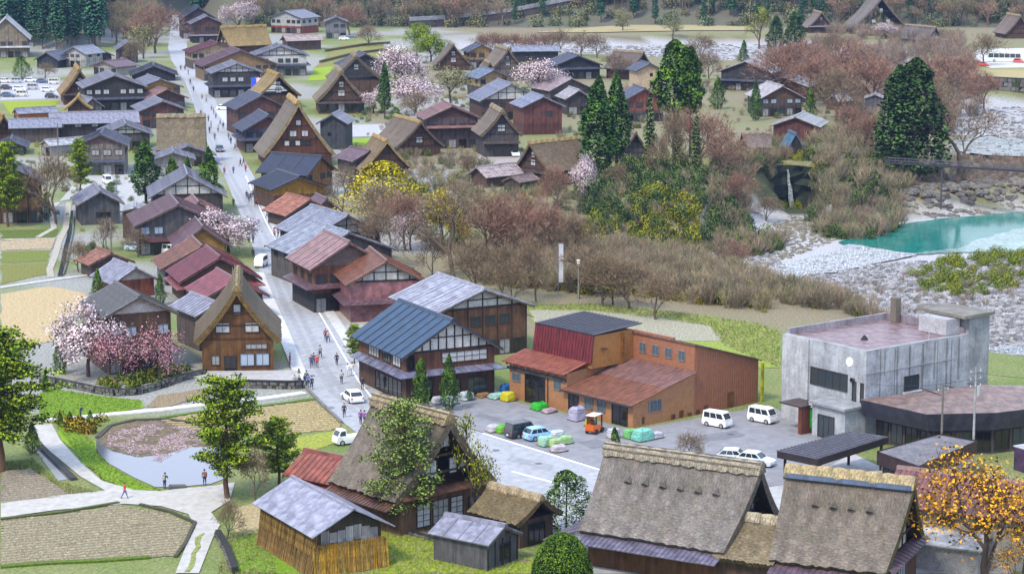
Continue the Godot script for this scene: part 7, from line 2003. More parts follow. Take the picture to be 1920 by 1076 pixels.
	gassho("low broadside thatched barn among bare trees above the bank",55.41,-542.3,-80,8,4.6,2.4,5.6,{"tc":C(.24,.19,.17),"auto":0})
	house("low pale gravel roofed shed, left of the pair below the post house",-3.37,-493.96,-50,6.73,9,2.22,4.21,{"rc":C(.5,.42,.42),"rm":"rust","wc":C(.14,.09,.07),"auto":0})
	house("low brown shed beneath the long thatched farmhouse, right of the pale shed",1.93,-483.51,-40,5,6,2.39,3.47,{"rc":C(.22,.15,.13),"wc":C(.1,.08,.06),"auto":0})
	house("open thatch grey shed with blue sheet behind the yellow tree",-32.93,-515.47,30,8.6,8,3,5.07,{"rc":C(.19,.12,.14),"wc":C(.1,.085,.075),"auto":0})
	house("grey roofed house behind the tall conifers right of the box like house",16.65,-641.3,14,8.04,9,4.26,6.68,{"rc":C(.5,.47,.5),"wc":C(.08,.07,.07)})
	# ---------- houses across the river
	gassho("large thatched farmhouse with white windows, leftmost of the big ones across the river",145.52,-962.82,6,23.82,16,1.69,14.3,{"tc":C(.24,.21,.2),"wc":C(.14,.1,.1),"auto":3})
	gassho("large thatched farmhouse with red brown gable at the top right across the river",191.43,-1028.97,8,22.36,16,2.25,13.03,{"tc":C(.24,.21,.2),"wc":C(.16,.07,.06),"auto":0,"skirt":3.2})
	gassho("grey thatched farmhouse between the two largest across the river",173.67,-1027.9,24,17.32,15,2.25,13.92,{"tc":C(.22,.2,.2),"auto":1})
	gassho("small thatched house above a grey tiled hut across the river",121.98,-959.82,8,11.53,10,2.11,8.42,{"tc":C(.24,.2,.18),"auto":1,"skirt":3.0,"skc":C(.3,.3,.34)})
	gassho("tiny white gabled thatched house with long left roof across the river",152.72,-898.28,28,8.06,16,1.58,6.69,{"tc":C(.2,.18,.18),"wc":C(.5,.5,.52),"auto":0})
	gassho("thatched house at the right edge above the coach park",194.06,-930.77,10,12.07,12,1.63,8.98,{"tc":C(.25,.2,.18),"auto":0})
	# ---------- foreground houses
	gassho("great thatched farmhouse with sloping ridge poles in the lower centre",-10.09,-235.91,41,13.2,9.9,3.7,11.4,{"near":1,"t":.9,"tc":C(.21,.18,.15),"rc":C(.42,.35,.24),"wc":C(.17,.1,.06),"gc":C(.2,.11,.055),"bundles":11,"win":[[0,9.0,1.5,1.6,"shoji",2],[-1.7,6.2,1.6,1.7,"shoji",2],[1.2,6.2,1.0,1.6,"shoji",1],[2.5,6.3,.8,1.5,"shoji",1],[-2.6,1.7,1.7,2.4,"shoji",2,4],[-.4,1.7,2.0,2.4,"lit",3,3],[1.7,1.8,1.6,2.2,"shoji",2,4],[4.2,1.4,1.8,2.2,"dark",2]],"skirt":4.3,"skc":C(.16,.09,.065),"eaves":[-1],"ed":2.0})
	gassho("low thatched woodshed with open gable in front of the great farmhouse",.34,-228,44,6.5,5.9,2.6,4.9,{"near":1,"t":.5,"lean":.3,"tc":C(.2,.155,.09),"rc":C(.44,.36,.24),"wc":C(.11,.075,.05),"bundles":5,"poles":false,"beams":false,"win":[[0,1.2,2.2,2.0,"dark",3]]})
	gassho("long grey thatched farmhouse with six smoke vents at the bottom",16.12,-220.22,60,13.4,14.0,3.5,10.2,{"near":1,"t":.85,"tc":C(.24,.215,.195),"rc":C(.46,.41,.33),"wc":C(.16,.08,.035),"gc":C(.15,.08,.035),"bundles":10,"vents":6,"eaves":[-1],"ed":2.6,"skc":C(.2,.18,.24),"endroof":3.6,"win":[[.2,6.6,1.6,1.5,"dark",2],[-1.6,4.4,1.4,1.3,"lit",2]]})
	gassho("grey brown thatched farmhouse with blue ridge board at the bottom right",30.9,-212.74,66,13.8,9.8,3.4,10.4,{"near":1,"t":.85,"tc":C(.22,.19,.16),"rc":C(.46,.38,.24),"ec":C(.14,.12,.05),"wc":C(.15,.075,.05),"gc":C(.1,.06,.04),"bundles":8,"vents":4,"board":C(.1,.13,.2),"eaves":[-1],"ed":2.2,"poles":false,"win":[[-.9,7.6,1.1,1.5,"shoji",1],[.4,7.7,.9,1.4,"shoji",1],[-2.4,5.0,1.7,1.7,"shoji",1],[-.5,5.0,1.3,1.7,"shoji",1],[1.0,5.0,1.2,1.7,"shoji",1],[-3.6,1.5,2.6,2.2,"blue",2],[.4,1.5,2.6,2.2,"blue",3]],"skirt":3.9,"skc":C(.16,.11,.14)})
	gassho("low thatched link roof joining the two bottom farmhouses",22.96,-213.55,62,9.0,5.8,3.0,6.2,{"near":1,"t":.6,"lean":.0,"ov":.1,"tc":C(.24,.195,.13),"rc":C(.48,.42,.32),"wc":C(.1,.06,.04),"bundles":4,"poles":false,"beams":false})
	house("small grey plank shed with lilac roof below the great farmhouse",-3.49,-220.47,54,5.6,6.4,2.7,4.0,{"rc":C(.33,.33,.4),"wc":C(.12,.12,.125),"auto":0,"cat":"shed","name":"plank_shed","win":[[.4,1.4,1.6,1.5,"dark",2,3]],"posts":4,"seam":1.6})
	house("rust red roofed kitchen wing at the left shoulder of the great farmhouse",-18.41,-240.12,52,7,6.4,3.4,5.4,{"rc":C(.32,.11,.075),"wc":C(.05,.04,.035),"seam":.7,"auto":0,"skirt":3.0,"sks":"L","skd":1.6})
	house("white walled house with ribbed red brown roof behind the orange tree",44.96,-223.34,62,11,15,5.0,7.4,{"rc":C(.24,.11,.1),"seam":.5,"wc":C(.5,.48,.45),"um":"plaster","wm":"plaster","uc":C(.5,.48,.45),"gc":C(.5,.48,.45)})
	house("low white roofed garage under the orange tree at the right edge",41.76,-218.7,64,6,6,2.6,3.2,{"rc":C(.6,.6,.6),"wc":C(.4,.4,.42),"um":"plaster","auto":0,"cat":"garage","seam":.0})

func grow_trees() -> void:
	# ---------- trees
	tree("hiba","taller left one of the paired bushy cedars standing over the river bank",36.47,-536.74,27.28,1.15)
	tree("hiba","shorter right one of the paired bushy cedars standing over the river bank",40.37,-540.76,25.56,.72)
	tree("cedar","front left one of the two tall dark cedars beside the thatched storehouse",17.97,-495.29,22.73,1.5)
	tree("cedar","rear right one of the two tall dark cedars beside the thatched storehouse",22.77,-519.37,21.6,1.15)
	tree("sparse","thin gappy cedar right of the thatched storehouse",29.61,-512.91,17.58,.9)
	tree("cone","small cone shaped conifer in front of the far river gravel",76.75,-794.69,8.8,1.0)
	tree("cone","dark cone shaped conifer before the glazed gallery house",63.36,-621.96,10.81,.85)
	tree("cone","broad round conifer right of the paired bushy cedars",56.11,-652.65,8.72,1.35)
	tree("cone","bright green conifer right of the glazed gallery house",77.63,-621.96,8.88,.95)
	tree("cedar","slim dark cypress between the cherry and the thatched farmhouse",-33.41,-627.32,15.08,.85)
	tree("ivy","tall dark river conifer, right one of the ivy covered pair",89.89,-531.81,28.09,1.7)
	tree("ivy","tall dark river conifer, left one of the ivy covered pair",86.87,-536.74,26.09,1.3)
	tree("pine","leaning pine before the blue tiled house",-86.49,-476.43,11.8,.8)
	tree("cedar","dark bushy conifer left of the half timbered gable house",-71.51,-464.12,13.17,1.6)
	tree("cone","round conifer between the dark conifer and the street conifer",-66.41,-464.12,9.84,1.0)
	tree("cone","broad bright conifer overhanging the left edge of the street",-58.02,-455.29,12.52,1.1)
	tree("cone","conifer behind the half timbered gable house",-63.68,-467.14,9.27,.9)
	tree("pine","flat topped pine at the left edge over the timber lodge",-92.48,-435.24,16.01,.8)
	tree("cone","small bushy conifer beside the dry golden field",-62.53,-356.26,5.55,1.05)
	tree("cone","small bushy conifer left of the crimson roofed house",-52.98,-355.37,4.89,.9)
	tree("cone","small round shrub conifer by the long tiled hall",-97.76,-608.92,4.22,1.1)
	tree("pine","large pine on the near shore of the pond",-29.74,-243.02,13.37,1.12)
	tree("pine","smaller pine right of the pond, behind the lilac roofed barn",-24.81,-247.39,7.84,1.15)
	tree("pine_tall","tall feathery pine in front of the great farmhouse",-10.66,-229.79,13.78,1.2)
	tree("pine","big pine cut by the left edge above the ditch",-55.7,-254.23,16.16,1.35)
	tree("cone","dark yard conifer before the blue roofed inn, right one",-7.63,-284.18,7.13,.85)
	tree("cone","dark yard conifer before the blue roofed inn, left one",-11,-284.18,6.73,.9)
	tree("pine","young roadside tree between the street and the blue roofed inn",-20.96,-312.08,5.48,.85)
	tree("oval","glossy round evergreen between the two bottom farmhouses",5.38,-229.79,6.52,1.35)
	tree("oval","narrow evergreen at the left end of the long grey thatch",10.69,-243.02,7.71,.42)
	tree("orange","rusty orange leaved tree at the bottom right corner",43.18,-210.29,14.05,1.1)
	tree("orange","second orange leaved tree cut by the right edge",46.31,-207.87,8.17,.8)
	tree("gold","big bright yellow tree above the grey panelled roofs",-24.12,-444.01,11.23,1.9)
	tree("yellow","yellow flowering tree in the bare copse behind the great bare tree",-12.1,-407.32,11.08,.8)
	tree("leafy","thin pale yellow tree at the gable of the great farmhouse",-3.95,-232.72,12.2,.5)
	tree("willow","yellow green tree alone on the far meadow",44.56,-967.41,10.23,1.0)
	tree("leafy","pale yellow green trees at the edge of the far bank, tall one",94.21,-916.22,17.56,.7)
	tree("willow","pale green round tree on the far meadow slope",63.07,-942.63,9.97,1.2)
	tree("bamboo","fresh green bamboo clump behind the pink cherries",-27.26,-807.83,10.72,1.2)
	tree("bamboo","taller green bamboo beside the fresh green clump",-32.81,-830.71,12.48,.7)
	tree("willow","pale spring leaved tree in front of the bamboo side thatch",-16.68,-651.19,12.6,1.0)
	tree("blossom","pale pink cherry tree at the top of the street",-108.29,-954.87,13.88,1.15)
	tree("blossom","pink cherry tree, upper of the group beside the slim cypress",-31.74,-706.4,14.73,1.25)
	tree("blossom","pink cherry tree, right of the group beside the slim cypress",-25.83,-636.94,10.92,1.4)
	tree("blossom","pink cherry tree, left of the group beside the slim cypress",-37.14,-641.15,7.72,1.3)
	tree("blossom","round white pink cherry tree beside the fan gabled house",7.5,-673.78,12.88,1.3)
	tree("blossom","white cherry tree overhanging the main street",-48.22,-402.72,8.42,1.6)
	tree("blossom","slim white cherry tree at the end of the long brown thatch",14.03,-463.37,10.55,.55)
	tree("blossom","small white cherry among the reddish trees across the river",107.36,-786.16,7.66,.9)
	tree("blossom","white cherry below the large thatched farmhouse across the river",143.86,-924.86,6.53,1.6)
	tree("blossom","pale pink cherry beside the stone wall, left of the weeping one",-54.88,-303.96,10.24,1.25)
	tree("blossom","faded pale cherry behind the great bare tree",-17.41,-407.32,8.32,1.0)
	tree("weeping","pink weeping cherry in front of the dark tiled house, left one",-51.58,-300.7,8.06,1.0)
	tree("weeping","pink weeping cherry in front of the dark tiled house, right one",-45.41,-302,8.37,1.05)
	tree("willow","small green shrub tree between the weeping cherries",-50.35,-302,5.03,.5)
	tree("bare_big","great bare tree with forked trunk in the copse below the village",-9.33,-376.11,17.93,1.1)
	tree("bare","tall bare tree at the left edge beside the timber lodge",-84.31,-438.57,15.43,.75)
	tree("bare","bare tree behind the lane, right of the yellow tree",-32.49,-452.42,10.21,1.0)
	tree("bare_red","wide reddish bare tree above the river bank",40.61,-515.66,15.48,1.15)
	tree("bare","slim bare tree left of the wide reddish one",34.36,-508.39,17.09,.5)
	tree("bare","small bare tree beside the canal",-70.68,-385.29,6.15,.9)
	tree("bare","bare orchard tree behind the barn",-70.39,-407.32,6.48,.9)
	tree("bare","small bare shrub tree beside the field corner",-28.02,-227.88,4.59,.8)
	tree("bare","leafless tree on the meadow edge behind the pale panelled roof",3.64,-358.52,11.05,.7)
	tree("bare_big","large spreading bare tree on the river bank by the footbridge",100.42,-534.76,24.1,1.2)
	tree("bare","bare tree by the coach park across the river",156.99,-799.02,12.37,1.3)
	tree("bare_red","reddish bare tree right of the white cherry across the river",82.12,-658.55,16.39,1.3)
	tree("bare","grey bare tree above the white roofed barn",84.57,-621.96,16.06,1.1)
	tree("bare_red","small red bare tree beside the narrow grey hut",82.49,-577.42,9.94,1.1)
	tree("bare","bare tree standing in the pond edge shade, left of the pine",-26.73,-241.95,6.83,.6)
	tree("bare","mauve bare bush tree right of the pink cherries",-24.59,-623.29,8.76,1.0)
	tree("bare","faint leafless sapling behind the long grey thatch",19.27,-255.4,4.79,1.0)
	tree("bare_red","pinkish bare tree beside the street yard conifer",-14.36,-293.75,5.65,.7)
	tree("bare","second bare brown tree from the left in the copse between village and river",-21.12,-390.58,11.36,1,"bare trees of the river copse",0)
	tree("bare_red","third bare brown tree from the left in the copse between village and river",-18.33,-407.32,12,1,"bare trees of the river copse",0)
	tree("bare_red","sixth bare brown tree from the left in the copse between village and river",-4.84,-390.58,13.3,1.1,"bare trees of the river copse",0)
	tree("bare_red","eighth bare brown tree from the left in the copse between village and river",-.88,-390.58,12.42,1,"bare trees of the river copse",0)
	tree("bare_red","ninth bare brown tree from the left in the copse between village and river",2.71,-401.59,11.66,1.1,"bare trees of the river copse",0)
	tree("bare_red","tenth bare brown tree from the left in the copse between village and river",6.69,-396.01,10.97,1,"bare trees of the river copse",0)
	tree("bare","twelfth bare brown tree from the left in the copse between village and river",9.68,-390.58,10.65,1,"bare trees of the river copse",0)
	tree("bare","fifth bare brown tree from the left in the copse between village and river",-5.74,-363.11,10.36,.9,"bare trees of the river copse",0)
	tree("bare","seventh bare brown tree from the left in the copse between village and river",-1.63,-360.8,9.89,1,"bare trees of the river copse",0)
	tree("bare","thirteenth bare brown tree from the left in the copse between village and river",10.18,-360.8,9.89,1,"bare trees of the river copse",0)
	tree("bare","fourteenth bare brown tree from the left in the copse between village and river",13.6,-354.03,9.71,1.1,"bare trees of the river copse",0)
	tree("bare","fifteenth bare brown tree from the left in the copse between village and river",17.49,-351.83,8.86,1.1,"bare trees of the river copse",0)
	tree("bare","fourth bare brown tree from the left in the copse between village and river",-12.86,-380.14,8.66,.8,"bare trees of the river copse",0)
	tree("bare","first bare brown tree from the left in the copse between village and river",-24.39,-425.53,10.59,1,"bare trees of the river copse",0)
	tree("bare_red","eleventh bare brown tree from the left in the copse between village and river",9.14,-452.42,10.21,.8,"bare trees of the river copse",0)
	tree("bare","sixteenth bare brown tree from the left in the copse between village and river",23.57,-419.29,8.55,1,"bare trees of the river copse",0)
	tree("bare_red","eighteenth bare brown tree from the left in the copse between village and river",27.5,-407.32,7.86,.9,"bare trees of the river copse",0)
	tree("bare","nineteenth bare brown tree from the left in the copse between village and river",30.73,-401.59,7.3,1,"bare trees of the river copse",0)
	tree("bare_red","twentieth bare brown tree from the left in the copse between village and river",40.76,-431.95,7.82,1,"bare trees of the river copse",0)
	tree("bare","seventeenth bare brown tree from the left in the copse between village and river",20.96,-343.29,7.87,1.1,"bare trees of the river copse",0)
	tree("bare_red","second rust coloured bare tree from the left along the far river bank",74.99,-673.78,17.94,1.2,"rust coloured trees of the far bank",0)
	tree("bare_red","third rust coloured bare tree from the left along the far river bank",86.91,-723.91,16.04,1.3,"rust coloured trees of the far bank",0)
	tree("bare_red","fifth rust coloured bare tree from the left along the far river bank",98.22,-689.71,16.83,1.4,"rust coloured trees of the far bank",0)
	tree("bare_red","seventh rust coloured bare tree from the left along the far river bank",96.5,-636.94,17.7,1.3,"rust coloured trees of the far bank",0)
	tree("bare_red","ninth rust coloured bare tree from the left along the far river bank",117.31,-658.55,17.55,1.5,"rust coloured trees of the far bank",0)
	tree("bare_red","tenth rust coloured bare tree from the left along the far river bank",133.59,-723.91,14.44,1.3,"rust coloured trees of the far bank",0)
	tree("bare","eighth rust coloured bare tree from the left along the far river bank",98.98,-568.37,15.23,1.2,"rust coloured trees of the far bank",0)
	tree("bare","fourth rust coloured bare tree from the left along the far river bank",107.01,-803.4,12.44,1.2,"rust coloured trees of the far bank",0)
	tree("bare_red","eleventh rust coloured bare tree from the left along the far river bank",133.48,-673.78,13.47,1.1,"rust coloured trees of the far bank",0)
	tree("bare_red","sixth rust coloured bare tree from the left along the far river bank",80.65,-546.89,11.02,1,"rust coloured trees of the far bank",0)
	tree("bare","first rust coloured bare tree from the left along the far river bank",73.14,-715.05,10.32,1,"rust coloured trees of the far bank",0)
	tree("bare_red","first bare tree from the left in the reddish row below the hillside road",-10.74,-880.54,9.72,1.3,"reddish row of trees below the hillside road",0)
	tree("bare_red","second bare tree from the left in the reddish row below the hillside road",-4.88,-880.54,10.11,1.3,"reddish row of trees below the hillside road",0)
	tree("bare_red","third bare tree from the left in the reddish row below the hillside road",.98,-880.54,10.11,1.3,"reddish row of trees below the hillside road",0)
	tree("bare_red","fourth bare tree from the left in the reddish row below the hillside road",6.79,-875.29,10.05,1.3,"reddish row of trees below the hillside road",0)
	tree("bare_red","fifth bare tree from the left in the reddish row below the hillside road",12.54,-870.11,11.14,1.3,"reddish row of trees below the hillside road",0)
	tree("bare","sixth bare tree from the left in the reddish row below the hillside road",17.16,-859.92,10.64,1.2,"reddish row of trees below the hillside road",0)
	tree("bare","seventh bare tree from the left in the reddish row below the hillside road",24.17,-837.83,9.82,1.2,"reddish row of trees below the hillside road",0)
	tree("bare","eighth bare tree from the left in the reddish row below the hillside road",29.49,-830.71,9.74,1.2,"reddish row of trees below the hillside road",0)
	tree("bare","tenth bare tree from the left in the reddish row below the hillside road",64.55,-807.83,11.26,1.1,"reddish row of trees below the hillside road",0)
	tree("bare","ninth bare tree from the left in the reddish row below the hillside road",54.06,-715.05,11.11,1,"reddish row of trees below the hillside road",0)
	tree("sparse","third slender tree from the left along the top of the river bank",35.89,-517.51,13.34,.9,"slender trees on the bank top",0)
	tree("sparse","fourth slender tree from the left along the top of the river bank",39.25,-508.39,13.12,.9,"slender trees on the bank top",0)
	tree("bare","second slender tree from the left along the top of the river bank",31.02,-503.95,10.75,.6,"slender trees on the bank top",0)
	tree("bare_red","fifth slender tree from the left along the top of the river bank",44.37,-508.39,11.41,1,"slender trees on the bank top",0)
	tree("bare_red","sixth slender tree from the left along the top of the river bank",47.14,-495.29,9.47,1,"slender trees on the bank top",0)
	tree("bare","first slender tree from the left along the top of the river bank",21.64,-482.83,6.53,1,"slender trees on the bank top",0)
	tree("bare","seventh slender tree from the left along the top of the river bank",53.69,-499.58,6.75,1.1,"slender trees on the bank top",0)
	tree("cone","low rounded garden shrub at the left end of the pond, right of two",-52.16,-275.73,1.93,1.3,"rounded garden shrubs",0)
	tree("cone","low rounded garden shrub at the left end of the pond, left of two",-53.29,-275.73,1.8,1.3,"rounded garden shrubs",0)
	tree("cone","low rounded garden shrub beside the white path above the pond",-50.16,-277.94,1.56,1.3,"rounded garden shrubs",0)
	tree("cone","low rounded garden shrub left of the pale cherry tree",-58.9,-305.95,4.25,1.3,"rounded garden shrubs",0)
	tree("cone","low rounded garden shrub on the rubble wall garden, below the weeping cherries",-48.1,-298.13,1.66,1.3,"rounded garden shrubs",0)
	tree("cone","low rounded garden shrub in front of the right weeping cherry",-44.81,-298.77,1.53,1.3,"rounded garden shrubs",0)
	tree("cone","low rounded garden shrub at the corner of the dark tiled house",-43.22,-302,1.54,1.3,"rounded garden shrubs",0)
	tree("cone","low rounded garden shrub beside the ditch under the big left pine",-53.99,-262.68,3.69,1.3,"rounded garden shrubs",0)
	tree("cone","low rounded garden shrub at the left end of the rubble wall",-58.69,-294.68,2.4,1.3,"rounded garden shrubs",0)
	tree("cone","low rounded garden shrub beside the house with dark red planks",-1.93,-577.42,2.85,1.3,"rounded garden shrubs",0)
	tree("cone","low rounded garden shrub at the corner of the white terrace",-27.73,-305.29,.85,1.3,"rounded garden shrubs",0)
	tree("cone","low rounded garden shrub right of the yard conifers at the inn",-5.27,-289.49,1.75,1.3,"rounded garden shrubs",0)
	tree("oval","round dark green tree among the cars at the upper left",-151.77,-742.29,7.58,1.2)
	tree("bare","leafless tree beside the upper left car park",-144.52,-742.29,6.26,1.2)
	tree("bare_red","pinkish leafless tree at the right edge of the cedar forest",-126.32,-849.96,18.75,1.2)
	tree("willow","pale spring tree where the top road leaves the forest",-126.85,-826.03,12.78,1.0)
	tree("bare","leafless tree between the cedar wood and the street bend",-125.59,-799.02,9.9,1.1)
	tree("bare","grey leafless tree right of the dark two gabled house",31.34,-742.29,9.88,1.2)
	tree("bare","leafless tree before the far gravel, right of the bushy cedars",61.04,-742.29,10.53,1.1)
	tree("ivy","dark evergreen at the left end of the trees across the river",102.87,-875.29,16.99,1.6)
	tree("ivy","dark evergreen right of the tall bright tree across the river",97.22,-885.85,14.85,1.5)
	tree("oval","round green shrub tree beside the red plank house",18.04,-577.42,5.43,1.2)
	tree("bare","leafless tree behind the gravel roofed shed",-8.95,-499.58,6.75,1.1)
	tree("bare_red","leafless reddish tree behind the cream tower house",30.51,-636.94,9.23,1.0)
	tree("oval","green shrub tree at the foot of the slim cypress",-29.85,-614.07,4.39,1.3)
	tree("bare","leafless tree between the grey house and the pale pink roof",-53.03,-885.85,9,1.3)
	tree("bare_red","wide reddish tree on the slope behind the square grey house",-63.69,-942.63,12.05,1.5)
	tree("ivy","dark evergreen behind the white roofed houses",87.74,-673.78,11.98,.9)
	tree("cone","small conifer at the corner of the timber lodge",-87.12,-444.01,5.23,1.0)
	tree("bare","leafless tree at the corner of the mauve workshop",-63.28,-400.46,5.65,.9)
	tree("oval","green shrub tree in the yard before the grey gabled store",-79.78,-473.29,3.42,1.3)
	tree("willow","pale budding tree left of the street before the long hall",-95.79,-596.42,5.33,1.2)
	tree("bare","leafless tree right of the inn roofs above the meadow",0,-354.03,8.5,.8)
	tree("leafy","yellow green sapling on the meadow edge",15.25,-355.37,5.86,1.0)
	tree("leafy","yellow green sapling in the copse below the cliff",13.1,-362.65,6.3,1.1)
	tree("bare_big","tall leafless tree on the far right bank below the coach",112.53,-623.29,18.71,1.0)

func yard_and_people() -> void:
	# ---------- vehicles
	vehicle("white hatchback driving down the wide bottom of the main street",-19.76,-289.49,-158,"hatch",C(.78,.79,.8),"")
	vehicle("white minivan parked by the orange warehouse wall, left of two",24.2,-275.73,50,"van",C(.78,.79,.8),"")
	vehicle("white minivan parked by the corner of the orange warehouse, right of two",29.76,-277.94,48,"van",C(.78,.79,.8),"")
	vehicle("black estate car with pale roof parked in the yard",1.42,-270.89,125,"suv",C(.02,.022,.026),"")
	vehicle("light blue compact car parked beside the black car",3.2,-269.32,122,"compact",C(.3,.5,.72),"")
	vehicle("white minivan coming up the main street beside the cherry",-41.44,-390.58,-10,"van",C(.78,.79,.8),"")
	vehicle("lime green car parked under the pink panelled house",-25.26,-354.92,8,"compact",C(.2,.62,.04),"")
	vehicle("dark grey car on the street near the tall thatched farmhouse",-67.84,-553.17,10,"hatch",C(.04,.045,.055),"")
	vehicle("white car parked in front of the half timbered shop",-78.14,-649.73,80,"hatch",C(.78,.79,.8),"")
	vehicle("pale blue car parked behind the long grey thatch, left one",24.83,-258.75,75,"hatch",C(.55,.62,.7),"")
	vehicle("pale blue white car parked behind the long grey thatch, right one",26.94,-257.31,60,"hatch",C(.6,.66,.74),"")
	vehicle("white mini truck with raised flap at the red roof of the great farmhouse",-18.78,-267.24,-60,"truck",C(.78,.79,.8),"")
	vehicle("white mini truck on the grass by the white roofed barn",76.66,-583.23,150,"van",C(.78,.79,.8),"")
	vehicle("white car under the open floor of the thatched house on posts",.61,-543.81,10,"hatch",C(.78,.79,.8),"")
	vehicle("pale blue car beside the mauve workshop",-64.71,-407.32,70,"compact",C(.45,.55,.66),"")
	vehicle("white van at the corner of the mustard gable house",-57.83,-402.72,60,"van",C(.78,.79,.8),"")
	vehicle("long white coach with dark windows across the river",166.6,-812.3,84,"bus",C(.66,.76,.74),"")
	vehicle("pale car beside the square grey house",-63.96,-916.22,70,"compact",C(.78,.79,.8),"")
	vehicle("grey car in the gravel yard by the green lawn",-48.34,-540.76,60,"hatch",C(.5,.52,.55),"")
	vehicle("white car parked beside the corner of the white walled inn yard",-84.29,-495.29,20,"van",C(.78,.79,.8),"")
	vehicle("white car, first in back row of the upper left car park",-155.12,-732.99,80,"hatch",C(.62,.63,.65),"cars in the upper left car park")
	vehicle("silver grey car, second in back row of the upper left car park",-151.16,-731.15,95,"van",C(.4,.41,.43),"cars in the upper left car park")
	vehicle("white car, third in back row of the upper left car park",-147.66,-734.83,88,"compact",C(.66,.67,.68),"cars in the upper left car park")
	vehicle("dark blue car, fourth in back row of the upper left car park",-143.03,-731.15,80,"hatch",C(.06,.08,.14),"cars in the upper left car park")
	vehicle("pearl white car, fifth in back row of the upper left car park",-139.09,-727.51,95,"van",C(.58,.57,.54),"cars in the upper left car park")
	vehicle("black car, first in middle row of the upper left car park",-149.66,-709.84,88,"compact",C(.03,.03,.035),"cars in the upper left car park")
	vehicle("white car, second in middle row of the upper left car park",-145.18,-706.4,80,"hatch",C(.62,.63,.65),"cars in the upper left car park")
	vehicle("silver grey car, third in middle row of the upper left car park",-142.08,-709.84,95,"van",C(.4,.41,.43),"cars in the upper left car park")
	vehicle("white car, fourth in middle row of the upper left car park",-136.36,-703,88,"compact",C(.66,.67,.68),"cars in the upper left car park")
	vehicle("dark blue car, first in front row of the upper left car park",-144.5,-686.46,80,"hatch",C(.06,.08,.14),"cars in the upper left car park")
	vehicle("pearl white car, second in front row of the upper left car park",-140.86,-688.08,95,"van",C(.58,.57,.54),"cars in the upper left car park")
	vehicle("black car, third in front row of the upper left car park",-131.37,-683.25,88,"compact",C(.03,.03,.035),"cars in the upper left car park")
	vehicle("small red car parked left of two before the nose of the long white coach",155.39,-799.02,60,"compact",C(.5,.1,.1),"vehicles parked by the coach")
	vehicle("small red car parked right of two before the nose of the long white coach",156.33,-794.69,60,"compact",C(.5,.1,.1),"vehicles parked by the coach")
	vehicle("small red car parked at the far right end beside the long white coach",170.71,-807.83,60,"compact",C(.5,.1,.1),"vehicles parked by the coach")
	# ---------- covered piles in the yard
	pile("white blue sheeted pile left of its twin before the inn conifers",-7.46,-287.69,40,1.7,.9,1.5,C(.62,.74,.8))
	pile("white blue sheeted pile right of its twin before the inn conifers",-5.74,-290.09,40,1.8,.9,1.5,C(.66,.76,.8))
	pile("white pile at the left end of the yard row",-9.04,-287.99,30,1.6,.7,1.4,C(.7,.72,.74))
	pile("flat orange brown stack before the blue roofed inn",-3.65,-291.6,40,1.6,.4,1.2,C(.42,.24,.1))
	pile("pale turquoise flat pile beside the yellow one",-1.85,-290.99,40,2.2,.5,1.6,C(.45,.72,.66))
	pile("bright yellow sheeted pile before the warehouse door",-.46,-289.49,40,1.7,1.0,1.5,C(.75,.68,.03))
	pile("deep blue sheeted pile against the warehouse corner",-.8,-293.75,40,1.3,1.1,1.1,C(.03,.16,.5))
	pile("bright green sheeted pile in front of the warehouse",3.37,-284.76,40,2.2,.7,1.6,C(.08,.55,.08))
	pile("flat pinkish sheet beside the bright green pile",4.51,-283.02,40,1.9,.35,1.2,C(.55,.42,.45))
	pile("big lavender bundle beside the warehouse door",7.82,-279.05,40,2.1,1.5,1.7,C(.5,.48,.62))
	pile("yellow and blue bundle behind the forklift",9.3,-275.73,40,1.4,.8,1.2,C(.7,.55,.06))
	pile("white bundle to the left of the black car",-2.18,-273.02,30,1.5,.7,1.4,C(.66,.64,.68))
	pile("grass green bundle touching the black car",-1.12,-272.49,30,1.4,.8,1.3,C(.2,.55,.05))
	pile("mint green and white bundle right of the blue compact car",3.89,-266.21,35,1.8,1.0,1.5,C(.42,.68,.5))
	pile("white bundle behind the mint green one",5.16,-269.32,35,1.7,.9,1.4,C(.66,.72,.75))
	pile("pale green bundle at the right end of the near row",6.16,-267.24,35,1.5,.8,1.3,C(.45,.68,.35))
	pile("lime and white bundle in the middle of the near row",4.91,-265.7,35,1.5,.8,1.3,C(.5,.66,.32))
	pile("white pink bundle at the front of the near row",5.29,-263.43,35,1.9,.6,1.3,C(.66,.6,.66))
	pile("turquoise sheeted pile at the front of the warehouse corner",15.03,-268.79,40,2.4,1.2,1.7,C(.3,.68,.56))
	pile("green pile left of the turquoise one behind the narrow evergreen",13.67,-269.84,40,1.6,.9,1.3,C(.25,.6,.25))
	pile("small white pile right of the turquoise one",16.68,-269.84,40,1.6,.6,1.2,C(.66,.66,.72))
	pile("white bundle at the right wheel of the forklift",11.7,-269.84,40,1.4,1.0,1.2,C(.66,.66,.7))
	# ---------- people
	person("person in red jacket and blue jeans walking on the path by the fields",-40.45,-242.81,75,"walk",C(.5,.08,.07),C(.1,.14,.25),C(.02,.015,.012),"",C(.05,.05,.06),1.7,"")
	person("person in black with a grey bag at the pond edge, left of the low stone",-36.87,-246.95,160,"photo",C(.05,.05,.05),C(.03,.03,.04),C(.02,.015,.012),"bag",C(.3,.28,.25),1.7,"")
	person("person in dark coat with red backpack at the pond edge beside the pine",-32.82,-248.51,200,"stand",C(.07,.08,.1),C(.03,.03,.04),C(.02,.015,.012),"bag",C(.3,.12,.1),1.7,"")
	person("person with dark coat bending on the white path above the pond",-51.59,-279.61,90,"photo",C(.03,.04,.09),C(.04,.05,.09),C(.02,.015,.012),"",C(.05,.05,.06),1.7,"")
